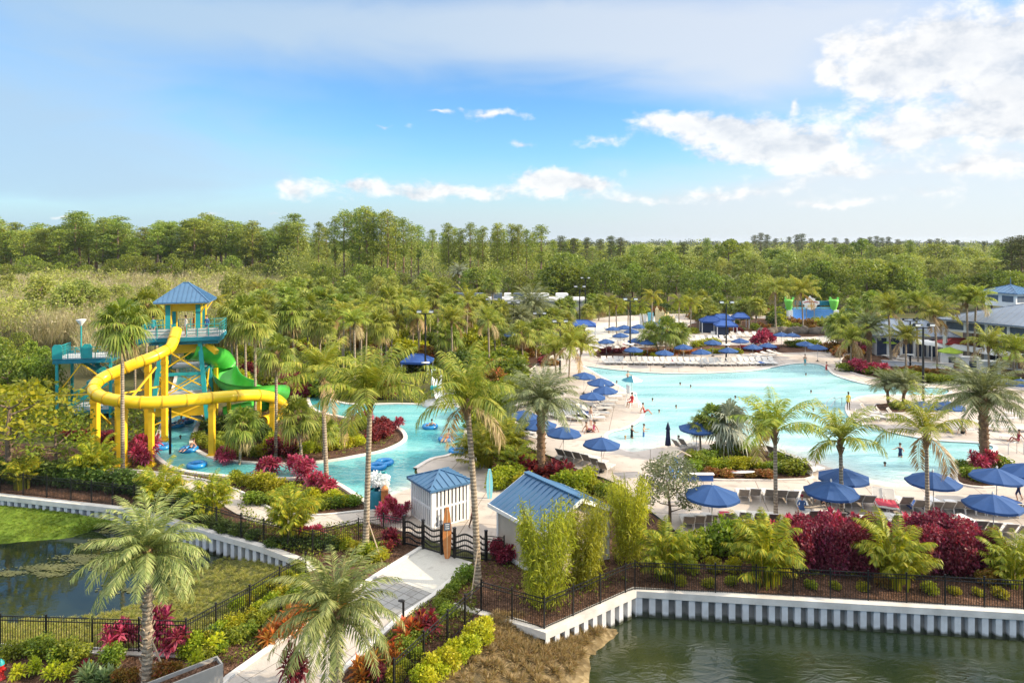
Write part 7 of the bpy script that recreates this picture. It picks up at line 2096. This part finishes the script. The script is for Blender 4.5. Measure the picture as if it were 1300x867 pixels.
for a in (0, PI/2, PI): m.tube([(math.cos(a)*.1, -math.sin(a)*.1, .4), (math.cos(a)*.2, -math.sin(a)*.2, .4)], .06, 10)
m.build('nozzle', M['hydrant'], fh)
M['propwood'] = pbr('weathered_lumber', (.42, .33, .23), .85, c2=(.30, .22, .15), scale=5)
# palm props
def prop(u, v, lab, top):
    b = g(u, v); t = top
    o = MB().bar((0, 0, 0), t-b, .05).build('tree_prop', M['propwood']); o.location = b
    tag(o, lab, 'prop')
prop(597, 766, 'wooden prop leaning left of the tall gate coconut palm', g(607, 742)+Vector((0, 0, 1.9)))
prop(486, 716, 'wooden prop leaning right of the straight kiosk coconut palm', g(464, 700)+Vector((.1, 0, 1.8)))
prop(214, 864, 'wooden prop leaning right of the small date palm', g(187, 866)+Vector((.05, 0, 1.9)))
prop(376, 588, 'wooden prop leaning on the short island fan palm', g(384, 587)+Vector((0, 0, 1.3)))
prop(352, 609, 'wooden prop leaning on the coconut palm by the river', g(415, 616)+Vector((-.1, 0, 1.2))) if False else None
# drain, handrails at the pool steps
hr = thing('pool_handrail', 'steel handrail pair stepping into the pool left of the lifeguard', 'handrail', g(1060, 515, DZ))
for s in (0, .7): MB().tube([(s, 0, 0), (s, 0, .85), (s-.9, -.5, .75), (s-1.5, -.8, .1)], .03, 6).build('rail', M['steel'], hr)
hr = thing('pool_handrail', 'steel handrail at the right pool edge near the large date palm', 'handrail', g(1280, 577, DZ))
for s in (0, 1.2): MB().tube([(s, 0, 0), (s, 0, .9), (s+.9, .3, .9), (s+.9, .3, 0)], .025, 6).build('rail', M['steel'], hr)
# ================================================================== people
M['skin1'] = pbr('skin_light', (.50, .29, .20), .55, var=.06)
M['skin2'] = pbr('skin_tan', (.34, .18, .11), .55, var=.06)
M['skin3'] = pbr('skin_dark', (.10, .05, .03), .5, var=.06)
M['hairb'] = pbr('hair_brown', (.045, .025, .015), .6)
M['hairk'] = pbr('hair_black', (.01, .008, .008), .5)
M['hairl'] = pbr('hair_blond', (.38, .25, .11), .6)
for nm, c in {'c_red': (.45, .03, .03), 'c_navy': (.015, .025, .08), 'c_black': (.012, .012, .014), 'c_white': (.7, .69, .66), 'c_teal': (.03, .28, .32), 'c_pink': (.6, .12, .22), 'c_blue': (.06, .14, .34), 'c_maroon': (.22, .02, .04), 'c_yellow': (.6, .45, .05)}.items():
    M[nm] = pbr('cloth_' + nm[2:], c, .85, var=.1)

def skin_mesh(name, pts, edges, radii, root, mats, sub=1):
    """continuous body grown round a skeleton"""
    me = bpy.data.meshes.new('tmp'); me.from_pydata([tuple(p) for p in pts], edges, [])
    o = bpy.data.objects.new('tmp', me); col.objects.link(o)
    sk = o.modifiers.new('skin', 'SKIN'); sk.use_smooth_shade = True
    lay = me.skin_vertices[0].data
    for i, r in enumerate(radii):
        r = r if isinstance(r, tuple) else (r, r)
        lay[i].radius = r; lay[i].use_root = (i == root)
    ss = o.modifiers.new('sub', 'SUBSURF'); ss.levels = sub; ss.render_levels = sub
    dg = bpy.context.evaluated_depsgraph_get(); dg.update()
    ev = o.evaluated_get(dg); out = bpy.data.meshes.new_from_object(ev)
    bpy.data.objects.remove(o); bpy.data.meshes.remove(me)
    out.name = name
    out.materials.clear()
    for m_ in mats: out.materials.append(m_)
    return out

def figure(pose):
    """joint positions (x right, y back, z up) of a 1.72 m adult"""
    hip = Vector((0, 0, .92)); J = {}
    if pose == 'sit': hip = Vector((0, 0, .12))
    if pose == 'chair': hip = Vector((0, 0, .48))
    if pose == 'swim': hip = Vector((0, .05, -.62))
    if pose == 'wade': hip = Vector((0, 0, .25))
    if pose == 'ride': hip = Vector((0, 0, .12))
    lean = {'stand': 0, 'walk': -.04, 'sit': .10, 'chair': .05, 'swim': 0, 'wade': -.02, 'ride': .34}[pose]
    def up(a, d, z): return a + Vector((0, d, z))
    J['hip'] = hip; J['waist'] = up(hip, lean*.4, .16); J['chest'] = up(hip, lean, .38 if pose != 'ride' else .30); J['neck'] = up(J['chest'], lean*.35, .17); J['headb'] = up(J['neck'], -.01, .09); J['head'] = up(J['headb'], -.015, .10); J['crown'] = up(J['head'], .01, .08)
    for s, n in ((-1, 'l'), (1, 'r')):
        sh = J['chest']+Vector((s*.17, .0, .10)); J['sh'+n] = sh
        if pose in ('swim', 'wade'): el = sh+Vector((s*.18, -.10, -.18)); ha = el+Vector((s*.05, -.22, .02))
        elif pose == 'ride': el = sh+Vector((s*.20, .05, -.20)); ha = el+Vector((s*.08, -.20, -.02))
        elif pose == 'sit': el = sh+Vector((s*.10, .16, -.24)); ha = el+Vector((s*.02, .10, -.22))
        elif pose == 'chair': el = sh+Vector((s*.06, -.06, -.27)); ha = el+Vector((-s*.02, -.22, -.04))
        elif pose == 'walk': el = sh+Vector((s*.05, s*.10, -.28)); ha = el+Vector((s*.0, s*.05-.10, -.23))
        else: el = sh+Vector((s*.06, .02, -.29)); ha = el+Vector((s*.0, -.08, -.25))
        J['el'+n] = el; J['wr'+n] = ha
        th = hip+Vector((s*.095, 0, -.04)); J['th'+n] = th
        if pose in ('stand', 'swim', 'wade'): kn = th+Vector((s*.015, -.02, -.42)); an = kn+Vector((0, .03, -.40))
        elif pose == 'walk': kn = th+Vector((0, -s*.14-.03, -.40)); an = kn+Vector((0, .10 if s > 0 else .16, -.385))
        elif pose == 'chair': kn = th+Vector((s*.04, -.42, .02)); an = kn+Vector((0, -.04, -.41))
        elif pose == 'sit': kn = th+Vector((s*.05, -.38, .24)); an = kn+Vector((0, -.25, -.33))
        else: kn = th+Vector((s*.06, -.40, .16)); an = kn+Vector((s*.0, -.34, -.14))
        J['kn'+n] = kn; J['an'+n] = an; J['to'+n] = an+(Vector((s*.03, -.15, -.045)) if pose != 'ride' else Vector((0, -.07, .13)))
    return J
RAD = {'hip': (.135, .105), 'waist': (.115, .09), 'chest': (.15, .10), 'neck': (.052, .052), 'headb': (.058, .066), 'head': (.082, .098), 'crown': (.06, .075)}
PRAD = {'sh': .058, 'el': .040, 'wr': .027, 'th': .088, 'kn': .056, 'an': .038, 'to': .030}
CH = ['hip', 'waist', 'chest', 'neck', 'headb', 'head', 'crown']
PM = {}
def person_mesh(pose, sk, cl):
    """cl: 'trunks', 'suit', 'shirt', 'wrap' with a colour"""
    key = (pose, sk, cl)
    if key in PM: return PM[key]
    J = figure(pose); names = CH[:]; edges = [(i, i+1) for i in range(6)]; radii = [RAD[n_] for n_ in CH]
    pts = [J[n_] for n_ in CH]
    def addp(n_, par):
        pts.append(J[n_]); names.append(n_); radii.append(PRAD[n_[:2]]); edges.append((par, len(pts)-1)); return len(pts)-1
    tips = []
    for s in 'lr':
        a = addp('sh'+s, 2); a = addp('el'+s, a); a = addp('wr'+s, a); tips.append((s, a))
        b = addp('th'+s, 0); b = addp('kn'+s, b); b = addp('an'+s, b); addp('to'+s, b)
    # hands: palm joint, four fingers of unequal length and a thumb from the palm side
    for s, a in tips:
        d = (J['wr'+s]-J['el'+s]).normalized(); sd = Vector((0, 1, 0)).cross(d); sd = sd.normalized() if sd.length > .1 else Vector((1, 0, 0)); fw = d.cross(sd)
        pts.append(J['wr'+s]+d*.06); radii.append((.030, .022)); edges.append((a, len(pts)-1)); pa = len(pts)-1
        for q, L_ in ((-1.5, .062), (-.5, .075), (.5, .070), (1.5, .055)):
            k1 = pts[pa]+d*.035+fw*q*.018; pts.append(k1); radii.append(.0095); edges.append((pa, len(pts)-1))
            pts.append(k1+d*L_*.7+sd*.02); radii.append(.008); edges.append((len(pts)-2, len(pts)-1))
        pts.append(pts[pa]-d*.02+fw*-.045+sd*.01); radii.append(.011); edges.append((pa, len(pts)-1))
        pts.append(pts[-1]+d*.035-fw*.012+sd*.015); radii.append(.009); edges.append((len(pts)-2, len(pts)-1))
    c, colr = cl
    me = skin_mesh('person', pts, edges, radii, 0, [M[sk], M[colr]], 1)
    hz = J['hip'].z; cz = J['chest'].z+.13
    mi = []
    for p in me.polygons:
        z = p.center; on = 0
        legd = min((z-J['thl'].lerp(J['knl'], .5)).length, (z-J['thr'].lerp(J['knr'], .5)).length)
        arm = abs(z.x) > .20
        near_hip = (z-J['hip']).length < .2
        if c == 'trunks': on = 1 if near_hip or legd < .17 else 0
        elif c == 'suit': on = 1 if (near_hip and abs(z.x) < .15) or (not arm and hz-.05 < z.z < cz-.03 and abs(z.x) < .17) else 0
        elif c == 'shirt': on = 1 if (z.z > hz-.02 and z.z < cz+.02 and abs(z.x) < .26) or near_hip else 0
        elif c == 'wrap': on = 1 if near_hip or legd < .25 else 0
        mi.append(on)
    me.polygons.foreach_set('material_index', mi); me.update()
    PM[key] = (me, J); return PM[key]
def face_mesh(J, sk):
    h = J['head']; m = MB()
    m.ell((h.x, h.y-.098, h.z-.005), .012, .022, .024, 6, 4)
    for s in (-1, 1):
        m.ell((h.x+s*.034, h.y-.088, h.z+.018), .011, .008, .007, 6, 4, 1); m.ell((h.x+s*.084, h.y+.005, h.z), .012, .022, .032, 6, 4)
    m.ell((h.x, h.y-.088, h.z-.055), .026, .010, .007, 6, 4, 2)
    return m.mesh('face', [M[sk], M['hairk'], M['c_maroon']])
def hair_mesh(J, long=False):
    h = J['head']; m = MB()
    m.ell((h.x, h.y+.018, h.z+.045), .098, .108, .095, 12, 8)
    if long: m.ell((h.x, h.y+.085, h.z-.07), .075, .05, .15, 10, 6)
    return m
def hat_mesh(J):
    h = J['head']; return MB().ell((h.x, h.y+.01, h.z+.06), .105, .115, .08, 12, 6).add([(h.x-.08, h.y-.08, h.z+.05), (h.x+.08, h.y-.08, h.z+.05), (h.x+.06, h.y-.20, h.z+.035), (h.x-.06, h.y-.20, h.z+.035)], [(0, 1, 2, 3)])
def person(pose, loc, rz, label, sk='skin1', cl=('trunks', 'c_navy'), hair='hairb', long=False, cap=None, s=1.0, group=None):
    me, J = person_mesh(pose, sk, cl)
    o = obj('person', me, None, loc, rz, s); tag(o, label, 'person', group)
    obj('face', face_mesh(J, sk), o)
    (hat_mesh(J).build('cap', M[cap], o) if cap else hair_mesh(J, long).build('hair', M[hair], o))
    return o
def PP(pose, u, v, rz, label, z=None, **k):
    z = {'swim': .13, 'wade': .05}.get(pose, DZ) if z is None else z
    person(pose, g(u, v, z), rz, label, **k)
SW = [(783, 486, 'swimmer near the far left pool edge beside the umbrellas', 'skin1', 'hairb'), (864, 488, 'swimmer alone in the far middle of the pool', 'skin2', 'hairk'), (877, 491, 'swimmer just right of the lone far swimmer', 'skin2', 'hairb'), (828, 508, 'swimmer off the lifeguard chair', 'skin2', 'hairb'),
      (858, 517, 'dark haired swimmer in a black rash shirt in mid pool', 'skin2', 'hairk'), (837, 523, 'swimmer in front of the lifeguard chair', 'skin1', 'hairb'), (934, 505, 'swimmer near the left hedge coconut palm crown', 'skin2', 'hairk'), (794, 556, 'blond swimmer in the shallow near the alone umbrella', 'skin1', 'hairl'),
      (861, 556, 'dark haired child in black near the beach entry', 'skin3', 'hairk'), (1023, 476, 'swimmer near the far right pool curve', 'skin2', 'hairk'), (1030, 498, 'swimmer above the left hedge palm crown at right', 'skin2', 'hairb'), (1124, 590, 'swimmer with dark hair in the lower pool', 'skin2', 'hairk'),
      (1021, 518, 'swimmer in the foam near the concrete peninsula', 'skin1', 'hairb'), (1032, 521, 'swimmer right beside the foam near the concrete peninsula', 'skin1', 'hairk'), (1060, 470, 'swimmer close to the far right bank', 'skin1', 'hairb')]
for i, (u, v, lab, sk, hr_) in enumerate(SW):
    PP('swim', u, v, i*1.3, lab, sk=sk, hair=hr_, cl=('suit', 'c_black') if 'black' in lab else ('trunks', 'c_navy'))
PP('wade', 797, 482, .4, 'person in red trunks wading at the far left pool edge', sk='skin1', cl=('trunks', 'c_red'))
PP('wade', 802, 556, 2.0, 'person in a dark suit wading near the alone umbrella', sk='skin2', cl=('suit', 'c_black'), hair='hairk')
PP('wade', 817, 554, 1.2, 'person splashing right of the dark suited wader', sk='skin1', cl=('trunks', 'c_blue'))
PP('wade', 1143, 580, -1.0, 'parent holding on in the lower pool near the coconut palm', sk='skin1', cl=('suit', 'c_navy'))
PP('wade', 1049, 470, .5, 'person in red wading at the far right bank', sk='skin1', cl=('suit', 'c_red'))
PP('stand', 1022, 466, .3, 'person standing at the far edge of the right pool curve', sk='skin1', cl=('trunks', 'c_teal'), z=-.2)
PP('stand', 1077, 520, .1, 'lifeguard in a yellow shirt standing on the concrete peninsula', sk='skin3', cl=('shirt', 'c_yellow'), hair='hairk')
PP('walk', 1293, 636, -1.9, 'person in a maroon top and navy wrap walking on the front deck', sk='skin1', cl=('wrap', 'c_navy'), long=True)
PP('chair', 802, 516, -1.0, 'lifeguard sitting in the white lifeguard chair', z=DZ+.98, sk='skin2', cl=('shirt', 'c_red'), cap='c_black')
PP('sit', 818, 524, 1.4, 'person in red sitting on the rim of the left terrace tip', sk='skin1', cl=('suit', 'c_red'))
PP('sit', 746, 549, 1.8, 'person sunbathing seated on the left terrace in dark trunks', sk='skin2', cl=('trunks', 'c_black'))
PP('sit', 753, 548, -1.2, 'person with long hair seated facing the other on the left terrace', sk='skin2', cl=('suit', 'c_pink'), long=True)
PP('stand', 750, 540, 2.0, 'person standing behind the seated pair on the left terrace', sk='skin1', cl=('trunks', 'c_white'))
PP('sit', 661, 548, -.5, 'person seated at the left edge of the left terrace', sk='skin2', cl=('trunks', 'c_navy'))
PP('sit', 1222, 551, 2.4, 'sunburnt person seated on a lounger of the right deck', z=DZ+.3, sk='skin2', cl=('trunks', 'c_black'))
PP('sit', 1292, 560, -1.6, 'person seated on the ground at the far right deck', z=DZ+.3, sk='skin2', cl=('suit', 'c_maroon'))
PP('chair', 1018, 655, 2.9, 'person in a blue shirt and red cap seated left of the middle hedge palm', sk='skin1', cl=('shirt', 'c_blue'), cap='c_maroon')
PP('sit', 1045, 640, .2, 'person with blond hair sitting among the back row of loungers', z=DZ+.3, sk='skin1', cl=('suit', 'c_black'), hair='hairl', long=True)
PP('walk', 601, 671, .9, 'person in a red shirt walking behind the leaning gate palm', z=.08, sk='skin3', cl=('shirt', 'c_maroon'), hair='hairk')
PP('sit', 734, 459, .3, 'person seated by the walk behind the umbrella cluster', sk='skin2', cl=('trunks', 'c_blue'))
for u, v, lab, c_ in [(546, 543, 'rider lying in the tube in mid river', 'c_black'), (567, 559, 'rider in a red suit in the tube near the dock bank', 'c_red'), (236, 536, 'rider in the tube just past the yellow bridge', 'c_red'), (240, 572, 'rider in dark trunks in the tube at the river bend', 'c_black'), (224, 541, 'rider in white in the pale tube at the bridge', 'c_white')]:
    PP('ride', u, v, R.uniform(0, 6), lab, z=.14, sk='skin1', cl=('trunks', c_))
PP('swim', 229, 556, .5, 'swimmer in the left arm of the river', z=.13, sk='skin3', hair='hairk')
for x, y, lab, c_ in [(.2, -1.2, 'person in white waiting on the slide tower deck by the tube', 'c_white'), (.9, -.2, 'person in red waiting under the tower roof', 'c_red'), (2.3, -1.6, 'person in blue leaning at the right rail of the tower deck', 'c_blue'), (-2.9, -1.3, 'person in teal at the left rail of the tower deck', 'c_teal')]:
    p = Matrix.Translation(TW) @ Matrix.Rotation(TR, 4, 'Z') @ Vector((x*.85, y*.85, 8.52)); person('stand', p, R.uniform(-1, 1), lab, cl=('shirt', c_))
# ================================================================== camera, sun, sky
cam = bpy.data.cameras.new('camera'); co = bpy.data.objects.new('camera', cam); col.objects.link(co)
co.location = (0, 0, CAM_H); co.rotation_euler = (rad(90), 0, 0)
cam.lens = 24; cam.sensor_width = 36; cam.shift_y = (HORIZ - 433.5)/1300
cam.clip_start = .5; cam.clip_end = 20000
scene.camera = co

SUN_EL = rad(27); SUN_AZ = math.atan2(.985, -.10)      # azimuth measured from +Y towards +X
sd = Vector((math.cos(SUN_EL)*math.sin(SUN_AZ), math.cos(SUN_EL)*math.cos(SUN_AZ), math.sin(SUN_EL)))
sl = bpy.data.lights.new('sun', 'SUN'); so = bpy.data.objects.new('sun', sl); col.objects.link(so)
sl.energy = SUN_E; sl.angle = rad(.53); sl.color = (1.0, .83, .60)
so.rotation_euler = sd.to_track_quat('Z', 'Y').to_euler(); so.location = (60, 0, 60)

hm, hn, hb = new_mat('haze_air')
hn.nodes.remove(hb)
pv = hn.nodes.new('ShaderNodeVolumePrincipled'); pv.inputs['Color'].default_value = (.80, .88, 1.0, 1); pv.inputs['Density'].default_value = HAZE; pv.inputs['Anisotropy'].default_value = .2
hn.links.new(pv.outputs[0], hn.nodes['Material Output'].inputs['Volume'])
hz = MB().box((0, 2100, 14), (8100, 4900, 34.0)).build('haze', hm); hz['kind'] = 'stuff'; hz['label'] = 'thin pale haze over the distant forest'
w = bpy.data.worlds.new('World'); scene.world = w; w.use_nodes = True
nt = w.node_tree; N, L = nt.nodes, nt.links
bg = N['Background']
sky = N.new('ShaderNodeTexSky'); sky.sky_type = 'NISHITA'; sky.sun_disc = False
sky.sun_elevation = SUN_EL; sky.sun_rotation = SUN_AZ; sky.air_density = 1.0; sky.dust_density = .6; sky.ozone_density = 2.0
def val(x):
    return x
def mth(op, a, b=None, c=None):
    n = N.new('ShaderNodeMath'); n.operation = op
    for i, q in enumerate((a, b, c)):
        if q is None: continue
        if hasattr(q, 'is_linked') or hasattr(q, 'links'): L.new(q, n.inputs[i])
        else: n.inputs[i].default_value = q
    return n.outputs[0]
tc = N.new('ShaderNodeTexCoord')
sx = N.new('ShaderNodeSeparateXYZ'); L.new(tc.outputs['Generated'], sx.inputs[0])
az = mth('ARCTAN2', sx.outputs[0], sx.outputs[1])
el = mth('ARCSINE', sx.outputs[2])
def azel(u, v):
    a = math.atan((u-650)/FPX); return a, math.atan((HORIZ-v)/FPX*math.cos(a))
cx = N.new('ShaderNodeCombineXYZ'); L.new(az, cx.inputs[0]); L.new(el, cx.inputs[1])
def noise(scale, detail, rough=.55, dist=0.0, sc=(1, 1, 1), off=(0, 0, 0), vec=None):
    mp = N.new('ShaderNodeMapping'); mp.inputs['Scale'].default_value = sc; mp.inputs['Location'].default_value = off
    L.new(vec or cx.outputs[0], mp.inputs['Vector'])
    n = N.new('ShaderNodeTexNoise'); n.inputs['Scale'].default_value = scale; n.inputs['Detail'].default_value = detail
    n.inputs['Roughness'].default_value = rough; n.inputs['Distortion'].default_value = dist
    L.new(mp.outputs[0], n.inputs['Vector']); return n.outputs['Fac']
# warp so that cloud outlines billow
wx = mth('MULTIPLY', mth('SUBTRACT', noise(14, 3, off=(3, 1, 0)), .5), .075)
wy = mth('MULTIPLY', mth('SUBTRACT', noise(14, 3, off=(7, 9, 0)), .5), .045)
azw = mth('ADD', az, wx); elw = mth('ADD', el, wy)
cw = N.new('ShaderNodeCombineXYZ'); L.new(azw, cw.inputs[0]); L.new(elw, cw.inputs[1])
def blob(u, v, ru, rv, k, vec, prev=None):
    a, e = azel(u, v); sx_, sy_ = FPX/ru/2.15, FPX/rv/2.15
    mp = N.new('ShaderNodeMapping'); mp.inputs['Scale'].default_value = (sx_, sy_, 1); mp.inputs['Location'].default_value = (-a*sx_, -e*sy_, 0)
    L.new(vec, mp.inputs['Vector'])
    gr = N.new('ShaderNodeTexGradient'); gr.gradient_type = 'QUADRATIC_SPHERE'; L.new(mp.outputs[0], gr.inputs[0])
    return mth('MULTIPLY_ADD', gr.outputs['Fac'], k*1.1, 0.0 if prev is None else prev)
def blobs(lst, vec):
    s = None
    for q in lst: s = blob(*q, vec, s)
    return s
def sstep(x, lo, hi):
    n = N.new('ShaderNodeMapRange'); n.interpolation_type = 'SMOOTHSTEP'
    n.inputs['From Min'].default_value = lo; n.inputs['From Max'].default_value = hi
    L.new(x, n.inputs['Value']); return n.outputs['Result']
CUM = [(850, 160, 66, 17, .8), (930, 166, 62, 27, 1.1), (1000, 190, 64, 30, 1.15), (1062, 221, 60, 15, .75), (900, 200, 56, 14, .4), (750, 180, 56, 9, .5),
       (930, 245, 90, 9, .7), (1060, 258, 80, 8, .65), (820, 256, 80, 8, .6), (1180, 240, 60, 8, .6), (1115, 95, 56, 44, .95), (1215, 55, 95, 52, .95), (1295, 120, 66, 74, 1.1), (1063, 56, 18, 16, .7), (1047, 100, 16, 14, .65), (1165, 168, 95, 24, .85), (1235, 215, 70, 9, .75), (1007, 131, 8, 11, .65),
       (735, 231, 66, 20, 1.2), (690, 226, 32, 15, .75), (455, 234, 64, 12, .9), (372, 239, 28, 11, 1.0), (590, 242, 80, 11, .85), (530, 249, 130, 10, .5),
       (628, 150, 42, 9, .95), (500, 155, 40, 4, .7), (560, 143, 30, 4, .65), (660, 184, 19, 8, .75), (265, 271, 22, 4, .7), (86, 270, 14, 3.5, .65), (350, 268, 22, 4, .65)]
B_ = blobs(CUM, cw.outputs[0])
nA = noise(22, 7, .62, .15, (1, 1.5, 1))
dens = mth('ADD', B_, mth('MULTIPLY', mth('SUBTRACT', nA, .5), 1.7))
cum = sstep(dens, .34, .95)
# light side towards the sun (right and up), grey towards the base
nB = noise(22, 7, .62, .15, (1, 1.5, 1), (-.25, -.36, 0))
lit = sstep(mth('SUBTRACT', nA, nB), -.34, .20)
core = sstep(dens, .8, 1.8)
VE = [(800, 40, 280, 58, 1.0), (560, 35, 330, 36, .7), (960, 95, 130, 42, .75), (1100, 20, 200, 60, .6), (200, 20, 380, 52, .85), (10, 130, 230, 110, .95), (100, 225, 320, 60, .8), (1000, 262, 420, 44, 1.2), (600, 292, 900, 16, .55), (1270, 240, 260, 90, .9), (1260, 130, 150, 80, .5)]
V_ = blobs(VE, cx.outputs[0])
nV = noise(5, 5, .55, .6, (1, 3.2, 1), (2, 4, 0))
veil = sstep(mth('ADD', V_, mth('MULTIPLY', mth('SUBTRACT', nV, .5), .9)), .02, 1.25)
def mixc(f, a, b):
    m = N.new('ShaderNodeMix'); m.data_type = 'RGBA'
    if hasattr(f, 'links'): L.new(f, m.inputs[0])
    else: m.inputs[0].default_value = f
    for i, q in ((6, a), (7, b)):
        if hasattr(q, 'links'): L.new(q, m.inputs[i])
        else: m.inputs[i].default_value = (*q, 1)
    return m.outputs[2]
hs = N.new('ShaderNodeHueSaturation'); hs.inputs['Saturation'].default_value = SKY_SAT; hs.inputs['Value'].default_value = SKY_VAL
L.new(sky.outputs[0], hs.inputs['Color'])
tn = N.new('ShaderNodeMix'); tn.data_type = 'RGBA'; tn.blend_type = 'MULTIPLY'; tn.inputs[0].default_value = 1.0
L.new(hs.outputs['Color'], tn.inputs[6]); tn.inputs[7].default_value = (*SKY_TINT, 1)
sideR = sstep(az, -.75, .55)          # the veil is greyer away from the sun
veilc = mixc(sideR, tuple(c*CLOUD for c in (.49, .68, .87)), tuple(c*CLOUD for c in (.84, .89, .96)))
high = sstep(el, rad(20), rad(36))       # bright veil added above the view to fill the shadows
veilc = mixc(high, veilc, tuple(c*CLOUD*2.5 for c in (1.0, .98, .95)))
low = mth('MULTIPLY', mth('SUBTRACT', 1.0, sstep(el, 0.0, .13)), .85)
c1 = mixc(mth('MAXIMUM', mth('MAXIMUM', low, mth('MULTIPLY', veil, .86)), mth('MULTIPLY', high, .8)), tn.outputs[2], veilc)
shade = mixc(lit, tuple(c*CLOUD for c in (.68, .74, .83)), tuple(c*CLOUD for c in (1.15, 1.13, 1.10)))
shade = mixc(mth('MULTIPLY', core, .6), shade, tuple(c*CLOUD for c in (.68, .74, .83)))
c2 = mixc(mth('MULTIPLY', cum, .93), c1, shade)
L.new(c2, bg.inputs['Color']); bg.inputs['Strength'].default_value = SKY_STR

scene.view_settings.view_transform = 'Standard'
scene.view_settings.look = 'None'
scene.view_settings.gamma = 1
scene.view_settings.exposure = EXPO
scene.view_settings.use_curve_mapping = False
scene.render.engine = 'CYCLES'
cy = scene.cycles
cy.max_bounces = 6; cy.diffuse_bounces = 3; cy.glossy_bounces = 3; cy.transmission_bounces = 4; cy.transparent_max_bounces = 8
cy.caustics_reflective = False; cy.caustics_refractive = False
cy.sample_clamp_indirect = 6
cy.use_denoising = True
w.cycles.sampling_method = 'MANUAL'; w.cycles.sample_map_resolution = 256
